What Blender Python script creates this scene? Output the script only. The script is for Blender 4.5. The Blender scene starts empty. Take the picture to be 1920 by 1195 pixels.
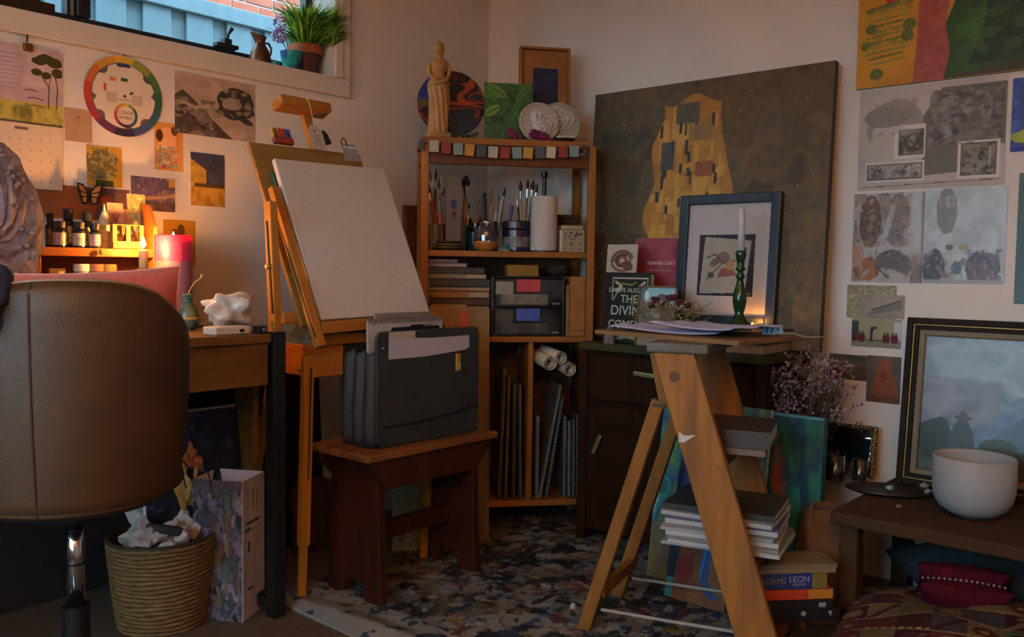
import bpy, bmesh, math, random
import numpy as np
from mathutils import Vector, Matrix

SC = bpy.context.scene
COL = SC.collection
R = random.Random(11)

# ------------------------------------------------------------------ camera
W, H, F = 1920, 1195, 1644.0
CAM = np.array([-2.948, -2.704, 1.0])
AZ, PIT, ROLL = math.radians(40.8), math.radians(-3.24), math.radians(0.8)
fwd = np.array([math.cos(AZ)*math.cos(PIT), math.sin(AZ)*math.cos(PIT), math.sin(PIT)])
_r0 = np.array([math.sin(AZ), -math.cos(AZ), 0.0]); _u0 = np.cross(_r0, fwd)
rgt = _r0*math.cos(ROLL) + _u0*math.sin(ROLL); upv = -_r0*math.sin(ROLL) + _u0*math.cos(ROLL)
cam = bpy.data.cameras.new('camera'); camo = bpy.data.objects.new('camera', cam); COL.objects.link(camo)
cam.sensor_width = 36.0; cam.sensor_fit = 'HORIZONTAL'; cam.lens = 36.0*F/W; cam.clip_start = 0.05
mw = Matrix.Identity(4)
for i in range(3):
    mw[i][0], mw[i][1], mw[i][2], mw[i][3] = rgt[i], upv[i], -fwd[i], CAM[i]
camo.matrix_world = mw
SC.camera = camo

# ------------------------------------------------------------------ view, sky, daylight
SC.view_settings.view_transform = 'Standard'; SC.view_settings.look = 'None'
SC.view_settings.gamma = 1.0; SC.view_settings.use_curve_mapping = False
SC.view_settings.exposure = 0.48
SKY = 8.5
FLAME = 2000.0
UPLIGHT = 5200.0
wd = bpy.data.worlds.new('overcast_sky'); SC.world = wd; wd.use_nodes = True
bgn = wd.node_tree.nodes['Background']
bgn.inputs[0].default_value = (0.55, 0.80, 1.0, 1); bgn.inputs[1].default_value = SKY
def portal(name, loc, rot, sx, sy):
    l = bpy.data.lights.new(name, 'AREA'); l.shape = 'RECTANGLE'; l.size = sx; l.size_y = sy
    l.cycles.is_portal = True
    o = bpy.data.objects.new(name, l); COL.objects.link(o); o.location = loc; o.rotation_euler = rot
portal('daylight_portal', (-1.66, 0.19, 1.93), (math.radians(-90), 0, 0), 1.6, 0.44)
portal('daylight_portal', (-4.1, -1.75, 1.4), (0, math.radians(-90), 0), 1.3, 2.0)

# ------------------------------------------------------------------ helpers
def ray(x, y): return fwd + rgt*((x-W/2)/F) + upv*((H/2-y)/F)
def onx(x, y, X): d = ray(x, y); return CAM + d*((X-CAM[0])/d[0])
def ony(x, y, Y): d = ray(x, y); return CAM + d*((Y-CAM[1])/d[1])
def onz(x, y, Z): d = ray(x, y); return CAM + d*((Z-CAM[2])/d[2])

def lin1(c): return c/12.92 if c <= 0.04045 else ((c+0.055)/1.055)**2.4
def S(h):
    if isinstance(h, str):
        h = h.lstrip('#'); return tuple(lin1(int(h[i:i+2], 16)/255) for i in (0, 2, 4))
    return tuple(h)

MATS = {}
def mat(name, c1, c2=None, rough=0.6, metal=0.0, scale=8.0, stretch=(1, 1, 1), bump=0.0, bscale=None,
        spec=0.5, detail=4.0, trans=0.0, sss=0.0, sheen=0.0, emit=None, ramp=(0.35, 0.65)):
    if name in MATS: return MATS[name]
    m = bpy.data.materials.new(name); m.use_nodes = True; nt = m.node_tree; N = nt.nodes; L = nt.links
    b = N['Principled BSDF']
    b.inputs['Roughness'].default_value = rough; b.inputs['Metallic'].default_value = metal
    b.inputs['Specular IOR Level'].default_value = spec
    if trans: b.inputs['Transmission Weight'].default_value = trans
    if sss:
        b.inputs['Subsurface Weight'].default_value = sss; b.inputs['Subsurface Radius'].default_value = (1.0, 0.35, 0.3)
        b.inputs['Subsurface Scale'].default_value = 0.03
    if sheen: b.inputs['Sheen Weight'].default_value = sheen
    if emit:
        b.inputs['Emission Color'].default_value = (*S(emit[0]), 1); b.inputs['Emission Strength'].default_value = emit[1]
    c1 = S(c1); c2 = S(c2) if c2 else None
    b.inputs['Base Color'].default_value = (*c1, 1)
    if c2 or bump:
        tc = N.new('ShaderNodeTexCoord'); mp = N.new('ShaderNodeMapping'); mp.inputs['Scale'].default_value = stretch
        L.new(tc.outputs['Object'], mp.inputs[0])
        nz = N.new('ShaderNodeTexNoise'); nz.inputs['Scale'].default_value = scale; nz.inputs['Detail'].default_value = detail
        L.new(mp.outputs[0], nz.inputs['Vector'])
        if c2:
            rp = N.new('ShaderNodeValToRGB'); rp.color_ramp.elements[0].position = ramp[0]; rp.color_ramp.elements[1].position = ramp[1]
            rp.color_ramp.elements[0].color = (*c1, 1); rp.color_ramp.elements[1].color = (*c2, 1)
            L.new(nz.outputs['Fac'], rp.inputs[0]); L.new(rp.outputs[0], b.inputs['Base Color'])
        if bump:
            n2 = nz
            if bscale:
                n2 = N.new('ShaderNodeTexNoise'); n2.inputs['Scale'].default_value = bscale; n2.inputs['Detail'].default_value = 3
                L.new(mp.outputs[0], n2.inputs['Vector'])
            bp = N.new('ShaderNodeBump'); bp.inputs['Strength'].default_value = bump; bp.inputs['Distance'].default_value = 0.01
            L.new(n2.outputs['Fac'], bp.inputs['Height']); L.new(bp.outputs[0], b.inputs['Normal'])
    MATS[name] = m
    return m
def wood(name, c1, c2, axis=2, scale=14.0, rough=0.5, bump=0.08, spec=0.25):
    st = [6.0, 6.0, 6.0]; st[axis] = 0.5
    return mat(name, c1, c2, rough=rough, scale=scale/3, stretch=tuple(st), bump=bump, detail=6.0, ramp=(0.3, 0.7), spec=spec)
def attrmat(name, rough=0.6, spec=0.4, bump=0.0, bscale=200):
    if name in MATS: return MATS[name]
    m = bpy.data.materials.new(name); m.use_nodes = True; nt = m.node_tree; b = nt.nodes['Principled BSDF']
    a = nt.nodes.new('ShaderNodeAttribute'); a.attribute_name = 'Col'; nt.links.new(a.outputs['Color'], b.inputs['Base Color'])
    b.inputs['Roughness'].default_value = rough; b.inputs['Specular IOR Level'].default_value = spec
    if bump:
        tc = nt.nodes.new('ShaderNodeTexCoord'); n2 = nt.nodes.new('ShaderNodeTexNoise'); n2.inputs['Scale'].default_value = bscale
        bp = nt.nodes.new('ShaderNodeBump'); bp.inputs['Strength'].default_value = bump; bp.inputs['Distance'].default_value = 0.005
        nt.links.new(tc.outputs['Object'], n2.inputs['Vector']); nt.links.new(n2.outputs['Fac'], bp.inputs['Height']); nt.links.new(bp.outputs[0], b.inputs['Normal'])
    MATS[name] = m; return m
def glassmat(name, tint=(0.9, 0.97, 1.0), gloss=0.08, rough=0.02):
    if name in MATS: return MATS[name]
    m = bpy.data.materials.new(name); m.use_nodes = True; nt = m.node_tree; N = nt.nodes
    for n in list(N):
        if n.type == 'BSDF_PRINCIPLED': N.remove(n)
    t = N.new('ShaderNodeBsdfTransparent'); t.inputs[0].default_value = (*tint, 1)
    g = N.new('ShaderNodeBsdfGlossy'); g.inputs['Roughness'].default_value = rough
    mx = N.new('ShaderNodeMixShader'); lw = N.new('ShaderNodeLayerWeight'); lw.inputs[0].default_value = 0.25
    ma = N.new('ShaderNodeMath'); ma.operation = 'MULTIPLY_ADD'; ma.inputs[1].default_value = 0.15; ma.inputs[2].default_value = gloss
    nt.links.new(lw.outputs['Facing'], ma.inputs[0]); nt.links.new(ma.outputs[0], mx.inputs[0])
    nt.links.new(t.outputs[0], mx.inputs[1]); nt.links.new(g.outputs[0], mx.inputs[2])
    nt.links.new(mx.outputs[0], N['Material Output'].inputs['Surface'])
    MATS[name] = m; return m

def rz(a): return Matrix.Rotation(math.radians(a), 3, 'Z')
def rx(a): return Matrix.Rotation(math.radians(a), 3, 'X')
def ry(a): return Matrix.Rotation(math.radians(a), 3, 'Y')
I3 = Matrix.Identity(3)

class MB:
    def __init__(s): s.v = []; s.f = []
    def add(s, vs, fs):
        o = len(s.v); s.v += [tuple(v) for v in vs]; s.f += [tuple(i+o for i in f) for f in fs]; return s
    def box(s, c, d, rot=None):
        c = Vector(c); h = Vector(d)*0.5; rot = rot or I3
        vs = [c + rot @ Vector((x*h.x, y*h.y, z*h.z)) for x in (-1, 1) for y in (-1, 1) for z in (-1, 1)]
        return s.add(vs, [(0, 1, 3, 2), (4, 6, 7, 5), (0, 4, 5, 1), (2, 3, 7, 6), (0, 2, 6, 4), (1, 5, 7, 3)])
    def bb(s, a, b): return s.box([(a[i]+b[i])/2 for i in range(3)], [abs(b[i]-a[i]) for i in range(3)])
    def bar(s, p0, p1, w, t, ref=(0, 1, 0)):
        p0 = Vector(p0); p1 = Vector(p1); z = (p1-p0).normalized(); y = Vector(ref); y = (y - z*y.dot(z)).normalized(); x = y.cross(z)
        m = Matrix((x, y, z)).transposed()
        return s.box((p0+p1)/2, (w, t, (p1-p0).length), m)
    def prism(s, poly, z0, z1, M=None):
        n = len(poly); M = M or Matrix.Identity(4)
        vs = [M @ Vector((x, y, z0)) for x, y in poly] + [M @ Vector((x, y, z1)) for x, y in poly]
        fs = [tuple(range(n-1, -1, -1)), tuple(range(n, 2*n))] + [(i, (i+1) % n, n+(i+1) % n, n+i) for i in range(n)]
        return s.add(vs, fs)
    def lathe(s, prof, n=24, M=None, cap=True, sq=None):
        M = M or Matrix.Identity(4); vs = []; fs = []
        for r_, z_ in prof:
            for k in range(n):
                a = 2*math.pi*k/n; vs.append(M @ Vector((r_*math.cos(a), r_*math.sin(a), z_)))
        for i in range(len(prof)-1):
            for k in range(n):
                a = i*n+k; b = i*n+(k+1) % n; fs.append((a, b, b+n, a+n))
        if cap:
            fs.append(tuple(range(n-1, -1, -1))); q = (len(prof)-1)*n; fs.append(tuple(range(q, q+n)))
        return s.add(vs, fs)
    def tube(s, pts, r_, n=8, cap=True):
        pts = [Vector(p) for p in pts]; rs = r_ if isinstance(r_, (list, tuple)) else [r_]*len(pts); vs = []; fs = []
        pv = None
        for i, p in enumerate(pts):
            d = (pts[min(i+1, len(pts)-1)] - pts[max(i-1, 0)])
            d = d.normalized() if d.length > 1e-9 else Vector((0, 0, 1))
            if pv is None:
                pv = Vector((1, 0, 0)) if abs(d.x) < 0.9 else Vector((0, 1, 0))
            x = (pv - d*pv.dot(d)).normalized(); pv = x; y = d.cross(x)
            for k in range(n):
                a = 2*math.pi*k/n; vs.append(p + (x*math.cos(a) + y*math.sin(a))*rs[i])
        for i in range(len(pts)-1):
            for k in range(n):
                a = i*n+k; b = i*n+(k+1) % n; fs.append((a, b, b+n, a+n))
        if cap:
            fs.append(tuple(range(n-1, -1, -1))); q = (len(pts)-1)*n; fs.append(tuple(range(q, q+n)))
        return s.add(vs, fs)
    def ball(s, c, r_, n=10, m=6):
        rr = r_ if isinstance(r_, (tuple, list)) else (r_, r_, r_)
        M = Matrix.Translation(Vector(c)) @ Matrix.Diagonal((rr[0], rr[1], rr[2], 1))
        pr = [(max(math.sin(math.pi*i/m), 0.01), -math.cos(math.pi*i/m)) for i in range(m+1)]
        return s.lathe(pr, n, M)
    def grid(s, fn, nu, nv, closed_u=False):
        vs = [fn(i/nu, j/nv) for j in range(nv+1) for i in range(nu+(0 if closed_u else 1))]
        w = nu if closed_u else nu+1
        fs = []
        for j in range(nv):
            for i in range(nu):
                a = j*w+i; b = j*w+(i+1) % w; fs.append((a, b, b+w, a+w))
        return s.add(vs, fs)
    def build(s, name, m, parent=None, smooth=False, bevel=0.0, solid=0.0, sub=0):
        me = bpy.data.meshes.new(name); me.from_pydata(s.v, [], s.f); me.update()
        bm = bmesh.new(); bm.from_mesh(me); bmesh.ops.recalc_face_normals(bm, faces=bm.faces); bm.to_mesh(me); bm.free()
        if smooth: me.shade_smooth() if smooth is True else me.shade_smooth()
        me.materials.append(m)
        o = bpy.data.objects.new(name, me); COL.objects.link(o)
        if parent: o.parent = parent
        if solid:
            md = o.modifiers.new('solid', 'SOLIDIFY'); md.thickness = solid; md.offset = 0
        if bevel:
            md = o.modifiers.new('bevel', 'BEVEL'); md.width = bevel; md.segments = 2; md.limit_method = 'ANGLE'; md.angle_limit = math.radians(40)
        if sub:
            md = o.modifiers.new('sub', 'SUBSURF'); md.levels = sub; md.render_levels = sub
        return o

def tag(o, label, cat, group=None, kind=None):
    if label: o['label'] = label
    if cat: o['category'] = cat
    if group: o['group'] = group
    if kind: o['kind'] = kind
    return o
def thing(name, label, cat, loc=(0, 0, 0), rot=None, group=None):
    o = bpy.data.objects.new(name, None); COL.objects.link(o); o.empty_display_size = 0.05
    m = (rot if rot is not None else I3).to_4x4(); m.translation = Vector(loc); o.matrix_world = m
    return tag(o, label, cat, group)
def place(o, loc, rot=None):
    m = (rot if rot is not None else I3).to_4x4(); m.translation = Vector(loc); o.matrix_world = m; return o
def struct(o): o['kind'] = 'structure'; return o

# wall frames: x to the viewer's right, y up, z out of the wall
WL = Matrix(((1, 0, 0), (0, 0, 1), (0, -1, 0))).transposed()
WR = Matrix(((0, -1, 0), (0, 0, 1), (-1, 0, 0))).transposed()

# ------------------------------------------------------------------ painted prints (flat colour stored on a fine mesh)
RNG = np.random.RandomState(5)
def vnoise(U, V, sx, sy, seed=0, octaves=3):
    out = np.zeros_like(U); amp = 1.0; tot = 0
    for o in range(octaves):
        rg = np.random.RandomState(seed*31+o); gx, gy = max(int(sx*2**o), 1), max(int(sy*2**o), 1)
        g = rg.rand(gy+2, gx+2); x = np.clip(U, 0, .9999)*gx; y = np.clip(V, 0, .9999)*gy
        xi = x.astype(int); yi = y.astype(int); fx = x-xi; fy = y-yi; fx = fx*fx*(3-2*fx); fy = fy*fy*(3-2*fy)
        v = (g[yi, xi]*(1-fx)+g[yi, xi+1]*fx)*(1-fy) + (g[yi+1, xi]*(1-fx)+g[yi+1, xi+1]*fx)*fy
        out += v*amp; tot += amp; amp *= .5
    return out/tot
class Pic:
    def __init__(s, nx, ny, bg):
        nx, ny = int(nx*1.6), int(ny*1.6); s.nx, s.ny = nx, ny
        u = np.linspace(0, 1, nx+1); v = np.linspace(0, 1, ny+1); s.U, s.V = np.meshgrid(u, v)
        s.C = np.ones(s.U.shape+(3,))*np.array(S(bg))
    def put(s, mask, col, a=1.0):
        m = (np.asarray(mask, float)*a)[..., None]; s.C = s.C*(1-m) + np.array(S(col))*m; return s
    def rect(s, u0, v0, u1, v1, col, a=1.0): return s.put((s.U >= u0) & (s.U <= u1) & (s.V >= v0) & (s.V <= v1), col, a)
    def ell(s, cu, cv, ru, rv, col, rot=0, a=1.0, soft=0.0, wob=0.0, seed=1):
        c, n = math.cos(math.radians(rot)), math.sin(math.radians(rot)); du, dv = s.U-cu, s.V-cv
        d = ((du*c+dv*n)/ru)**2 + ((-du*n+dv*c)/rv)**2
        if wob: d = d + (vnoise(s.U, s.V, 7, 7, seed)-.5)*wob*2
        m = np.clip((1+soft-d)/(2*soft), 0, 1) if soft else d < 1
        return s.put(m, col, a)
    def poly(s, pts, col, a=1.0):
        m = np.zeros(s.U.shape, bool); n = len(pts)
        for i in range(n):
            (x0, y0), (x1, y1) = pts[i], pts[(i+1) % n]
            if y0 == y1: continue
            m ^= ((s.V > min(y0, y1)) & (s.V <= max(y0, y1)) & (s.U < (s.V-y0)*(x1-x0)/(y1-y0)+x0))
        return s.put(m, col, a)
    def line(s, pts, w, col, a=1.0):
        for (x0, y0), (x1, y1) in zip(pts[:-1], pts[1:]):
            dx, dy = x1-x0, y1-y0; L2 = dx*dx+dy*dy+1e-12
            t = np.clip(((s.U-x0)*dx+(s.V-y0)*dy)/L2, 0, 1); s.put(np.hypot(s.U-x0-t*dx, s.V-y0-t*dy) < w, col, a)
        return s
    def noise(s, cols, sx, sy, seed=0, a=1.0, box=None, thr=None):
        n = vnoise(s.U, s.V, sx, sy, seed); n = np.clip((n-.25)/.5, 0, .999)*(len(cols)-1)
        i = n.astype(int); f_ = (n-i)[..., None]; P = np.array([S(c) for c in cols]); c = P[i]*(1-f_)+P[np.minimum(i+1, len(cols)-1)]*f_
        m = np.ones(s.U.shape) if box is None else ((s.U >= box[0]) & (s.V >= box[1]) & (s.U <= box[2]) & (s.V <= box[3])).astype(float)
        if thr is not None: m = m*(vnoise(s.U, s.V, sx, sy, seed+7) > thr)
        m = (m*a)[..., None]; s.C = s.C*(1-m)+c*m; return s
def blots(p, n, cols, box, seed, rmin=.015, rmax=.06, a=.8):
    rg = np.random.RandomState(seed); u0, v0, u1, v1 = box
    inside = (p.U >= u0) & (p.U <= u1) & (p.V >= v0) & (p.V <= v1)
    for k in range(n):
        cu, cv, r0, r1, an = rg.uniform(u0, u1), rg.uniform(v0, v1), rg.uniform(rmin, rmax), rg.uniform(rmin, rmax)*.7, rg.uniform(0, 3.14)
        c, s_ = math.cos(an), math.sin(an); du, dv = p.U-cu, p.V-cv
        d = ((du*c+dv*s_)/r0)**2+((-du*s_+dv*c)/r1)**2 + (vnoise(p.U, p.V, 24, 24, seed+k % 5, 2)-.5)*1.2
        p.put((d < 1) & inside, cols[k % len(cols)], a)
    return p
def picmesh(name, p, w, h, m, depth=0.0015, edge='#d8d2c4', curl=0.0, front=0.0, clip=None):
    """front at z=front+depth, back at z=front; centred on x,y"""
    nx, ny = p.nx, p.ny
    X = (p.U-.5)*w; Y = (p.V-.5)*h; Z = front + depth + curl*((p.V)**3*0.7 + np.abs(p.U-.5)**3*2)
    v = np.stack([X, Y, Z], -1).reshape(-1, 3).tolist(); k = nx+1
    f = [(j*k+i, j*k+i+1, (j+1)*k+i+1, (j+1)*k+i) for j in range(ny) for i in range(nx)]
    c = p.C.reshape(-1, 3).tolist(); o = len(v)
    if clip is not None:
        keep = clip(p.U, p.V)
        f = [q for q in f if all(keep.reshape(-1)[i] for i in q)]
    else:
        loop = [i for i in range(k)] + [j*k+nx for j in range(1, ny+1)] + [ny*k+i for i in range(nx-1, -1, -1)] + [j*k for j in range(ny-1, 0, -1)]
        for i in loop: v.append(list(v[i])); c.append(S(edge))
        for i in loop: v.append([v[i][0], v[i][1], front]); c.append(S(edge))
        n = len(loop)
        for i in range(n):
            a, b = o+i, o+(i+1) % n; f.append((a, a+n, b+n, b))
        f.append(tuple(o+n+i for i in range(n-1, -1, -1)))
    me = bpy.data.meshes.new(name); me.from_pydata(v, [], f); me.update()
    at = me.color_attributes.new('Col', 'FLOAT_COLOR', 'POINT')
    at.data.foreach_set('color', np.concatenate([np.array(c), np.ones((len(c), 1))], 1).astype(np.float32).reshape(-1))
    me.materials.append(m)
    ob = bpy.data.objects.new(name, me); COL.objects.link(ob); return ob
PAPER = attrmat('printed_paper', 0.65, .25); GLOSSP = attrmat('glossy_print', 0.3, 0.3); OILP = attrmat('oil_paint', 0.55, 0.4, 0.25, 120)

def text(name, s, size, m, parent, loc, rot=None, ext=0.0006, align='CENTER', sx=1.0):
    cu = bpy.data.curves.new(name, 'FONT'); cu.body = s; cu.size = size; cu.extrude = ext; cu.align_x = align; cu.align_y = 'CENTER'
    t = bpy.data.objects.new('tmp_text', cu); COL.objects.link(t)
    dg = bpy.context.evaluated_depsgraph_get(); dg.update(); me = bpy.data.meshes.new_from_object(t.evaluated_get(dg))
    bpy.data.objects.remove(t); bpy.data.curves.remove(cu)
    me.materials.clear(); me.materials.append(m); o = bpy.data.objects.new(name, me); COL.objects.link(o)
    o.parent = parent; mm = ((rot or I3) @ Matrix.Diagonal((sx, 1, 1))).to_4x4(); mm.translation = Vector(loc); o.matrix_local = mm
    return o

# ------------------------------------------------------------------ room shell
m_wall = mat('painted_plaster', '#cdc7c0', '#c7c1b9', rough=0.85, scale=3, bump=0.04, bscale=90, spec=0.2)
m_trim = mat('trim_paint', '#c4bcb2', rough=0.55, spec=0.35)
m_floor = mat('worn_floor', '#4a3c30', '#57483a', rough=0.6, scale=6, stretch=(1, 8, 1), bump=0.05)
m_black = mat('black_metal', '#0d0e10', rough=0.4)
m_blackpl = mat('black_plastic', '#121214', rough=0.45)
m_white = mat('white_paint', '#d9d6d0', rough=0.6)
WX0, WX1, WZ0, WZ1 = -2.46, -0.871, 1.709, 2.15
struct(MB().bb((-4.1, -3.9, -0.06), (0.2, 0.2, 0)).build('floor', m_floor))
struct(MB().bb((-4.1, -3.9, 2.6), (0.2, 0.2, 2.66)).build('ceiling', m_wall))
b = MB(); b.bb((-4.1, 0, 0), (0, .2, WZ0)); b.bb((-4.1, 0, WZ1), (0, .2, 2.6)); b.bb((-4.1, 0, WZ0), (WX0, .2, WZ1)); b.bb((WX1, 0, WZ0), (0, .2, WZ1))
struct(b.build('wall_left', m_wall))
struct(MB().bb((0, -3.9, 0), (.2, .2, 2.6)).build('wall_right', m_wall))
def wall_with_hole(name, axis, lo, hi, h0, h1, z0, z1):
    # a wall slab with one rectangular opening; axis 0: runs along x, axis 1: runs along y
    (x0, y0), (x1, y1) = lo, hi; b_ = MB()
    b_.bb((x0, y0, 0), (x1, y1, z0)); b_.bb((x0, y0, z1), (x1, y1, 2.6))
    if axis == 0: b_.bb((x0, y0, z0), (h0, y1, z1)); b_.bb((h1, y0, z0), (x1, y1, z1))
    else: b_.bb((x0, y0, z0), (x1, h0, z1)); b_.bb((x0, h1, z0), (x1, y1, z1))
    return struct(b_.build(name, m_wall))
wall_with_hole('wall_side', 1, (-4.3, -3.9), (-4.1, .2), -2.75, -.75, .75, 2.05)
struct(MB().bb((-4.3, -4.1, 0), (.2, -3.9, 2.6)).build('wall_back', m_wall))
# window casing boards
b = MB(); b.bb((-3.3, -.018, 1.642), (-.797, 0, 1.709)); struct(b.build('trim_1', m_trim, bevel=.003))
b = MB(); b.bb((-.871, -.018, 1.7095), (-.797, 0, 2.5)); b.bb((-.871, -.024, 1.7095), (-.835, -.018, 2.5)); struct(b.build('trim_2', m_trim, bevel=.003))
# window
w1 = thing('window_1', None, None); struct(w1)
yf = .14
def px_x(px, Y): return ony(px, 30, Y)[0]
MB().bb((WX0, yf-.02, WZ0), (WX1, yf+.02, 1.76)).build('frame_rail', m_black, w1, bevel=.003)
MB().bb((WX0, yf-.02, 2.10), (WX1, yf+.02, WZ1)).build('frame_rail', m_black, w1, bevel=.003)
xa, xb = px_x(120, yf), px_x(127, yf)
MB().bb((xa, yf-.02, 1.76), (xb, yf+.02, 2.10)).build('frame_post', m_black, w1, bevel=.002)
xc, xd = px_x(138, yf), px_x(163, yf)
MB().bb((xc, yf-.03, 1.76), (xd, yf+.02, 2.10)).build('frame_post', m_black, w1, bevel=.003)
MB().bb((xb, yf+.0, 1.76), (xc, yf+.02, 2.10)).build('frame_strip', mat('grey_seal', '#8fa4a8', rough=.5), w1)
MB().bb((WX1-.03, yf-.02, 1.76), (WX1, yf+.02, 2.10)).build('frame_post', m_black, w1, bevel=.003)
MB().bb((WX0, yf-.02, 1.76), (WX0+.03, yf+.02, 2.10)).build('frame_post', m_black, w1, bevel=.003)
gl = glassmat('window_glass', (.93, .97, .98), .03)
MB().bb((WX0+.03, yf, 1.76), (xa, yf+.005, 2.10)).build('pane', gl, w1)
MB().bb((xd, yf, 1.76), (WX1-.03, yf+.005, 2.10)).build('pane', gl, w1)
p = ony(425, 100, .105); lt = MB(); lt.box((p[0], .11, 1.767), (.085, .03, .014)); lt.box((p[0]-.005, .1, 1.78), (.03, .03, .018)); lt.tube([(p[0]-.004, .095, 1.783), (p[0]-.006, .085, 1.803), (p[0]+.004, .075, 1.826)], [.007, .006, .009], 8)
la = lt.build('latch', m_blackpl, w1, smooth=False, bevel=.003); la['label'] = 'black window latch with raised lever'
w3 = thing('unseen_window', None, None); struct(w3)  # unseen side window, added and sized for daylight on the right wall
for (y0, z0, y1, z1) in ((-2.75, .75, -.75, .80), (-2.75, 2.00, -.75, 2.05), (-2.75, .80, -2.7, 2.00), (-.8, .80, -.75, 2.00), (-1.78, .80, -1.72, 2.00)):
    MB().bb((-4.22, y0, z0), (-4.17, y1, z1)).build('frame_bar', m_black, w3, bevel=.003)
MB().bb((-4.2, -2.7, .80), (-4.195, -1.78, 2.00)).build('pane', gl, w3); MB().bb((-4.2, -1.72, .80), (-4.195, -.8, 2.00)).build('pane', gl, w3)

# ------------------------------------------------------------------ outside
m_fence = mat('pale_metal_sheet', '#5d747a', '#526a72', rough=.6, scale=3, stretch=(6, 6, .4))
fe = thing('metal_fence', 'pale blue ribbed metal fence with top rail outside the window', 'fence', (0, 1.0, 0))
x = -3.6; i = 0
fa = MB().bb((0, 0, 0), (.128, .012, 2.12)).build('fence_panel', m_fence, fe, bevel=.003)
while x < .6:
    o = fa if i == 0 else fa.copy()
    if i: COL.objects.link(o); o.parent = fe
    o.location = (x, .0 if i % 2 else .022, 0); x += .1; i += 1
MB().bb((-3.6, -.02, 2.12), (.6, .05, 2.19)).build('top_rail', m_fence, fe, bevel=.004)
bw = thing('brick_wall', 'red brick house wall with pale mortar beyond the fence', 'wall', (0, 3.0, 0))
MB().bb((-3.0, .012, 0), (3.2, .15, 5.0)).build('mortar', mat('pale_mortar', '#a8a39c', rough=.9), bw)
m_brick = mat('red_brick', '#84402c', '#8f4c38', rough=.9, scale=9, bump=.2)
br0 = None
for r_ in range(14):
    for c_ in range(16):
        if br0 is None:
            o = br0 = MB().bb((0, 0, 0), (.218, .05, .064)).build('brick', m_brick, bw, bevel=.004)
        else:
            o = br0.copy(); COL.objects.link(o); o.parent = bw
        o.location = (-1.4+c_*.23+(.115 if r_ % 2 else 0), 0, 2.6+r_*.076)
struct(MB().bb((-40, -40, -.5), (40, 40, -.3)).build('ground', mat('outside_ground', '#45443e', '#3a3a34', rough=.9)))

# ------------------------------------------------------------------ things on the window sill
SZ = 1.709
def base_px(px, Y, Z=SZ):   # x on the sill under a pixel column
    return ony(px, 120, Y)[0]
m_copper = mat('aged_copper', '#6b4430', '#4d3428', rough=.38, metal=.8, scale=14)
px0 = base_px(488, .035)
jg = thing('jug', 'small dark copper jug with flared spout on the window sill', 'jug', (px0, .035, SZ))
def jugprof(u, v):
    z = v*.098; pr = [(0, .036), (.12, .038), (.45, .031), (.7, .017), (.8, .015), (1, .021)]
    for (a, ra), (b_, rb) in zip(pr[:-1], pr[1:]):
        if a <= v <= b_+1e-6: r_ = ra+(rb-ra)*(v-a)/(b_-a); break
    an = 2*math.pi*u; k = max(0, -math.cos(an))**3*(max(0, v-.72)/.28)
    return (r_*math.cos(an)*(1+.9*k) , r_*math.sin(an), z + k*.01)
MB().grid(jugprof, 24, 14, True).build('body', m_copper, jg, smooth=True, solid=.003)
MB().tube([(.016, 0, .078), (.034, 0, .08), (.045, 0, .064), (.042, 0, .042), (.03, 0, .034)], .004, 8).build('handle', m_copper, jg, smooth=True)
# painted small pot with lilac
px1 = base_px(546, .045)
pt = thing('painted_pot', 'small teal and blue painted pot between jug and terracotta pot', 'pot', (px1, .045, SZ))
m_teal = mat('teal_glaze', '#1f8f7a', '#1b3f74', rough=.35, scale=22, ramp=(.42, .56))
MB().lathe([(.028, 0), (.041, .07), (.041, .072), (.037, .072), (.027, .006), (.001, .005)], 24).build('body', m_teal, pt, smooth=True)
MB().lathe([(.036, .064), (.0005, .066)], 20).build('soil', mat('dark_soil', '#21170f', '#302218', rough=.95, scale=60), pt)
tl = thing('turquoise_dish', 'tiny turquoise dish showing beside the copper jug', 'dish', (base_px(513, .03), .03, SZ))
MB().lathe([(.012, 0), (.022, .018), (.02, .018), (.011, .003), (.0005, .003)], 20).build('bowl', mat('turquoise_glaze', '#3fa6a8', rough=.3), tl, smooth=True)
li = thing('lilac_sprig', 'purple and white lilac sprig standing in the small painted pot', 'flower', (px1-.015, .05, SZ+.066))
MB().tube([(.01, 0, 0), (-.005, 0, .05), (-.03, 0, .1)], .0018, 6).build('stem', mat('green_stem', '#4d6a35', rough=.7), li)
MB().tube([(.01, 0, 0), (-.01, .005, .03), (-.035, .005, .055)], .0018, 6).build('stem', MATS['green_stem'], li)
for nm, cc, rr, mm in (('blossom', (-.03, 0, .1), (.022, .02, .034), 0), ('blossom', (-.036, -.004, .052), (.03, .022, .022), 1)):
    q = MB(); q2 = MB()
    for i in range(95):
        a, c_ = R.uniform(0, 6.28), R.uniform(-1, 1); s_ = math.sqrt(1-c_*c_); t = R.uniform(.7, 1.05)
        (q if R.random() < .6 else q2).ball((cc[0]+rr[0]*s_*math.cos(a)*t, cc[1]+rr[1]*s_*math.sin(a)*t, cc[2]+rr[2]*c_*t), R.uniform(.003, .005), 5, 3)
    o = q.build('blossom', mat('lilac_purple', '#6d4a86', '#8f6aa8', rough=.8, scale=80), li); q2.build('petals', mat('lilac_white', '#cfc3dd', rough=.8), li)
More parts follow.
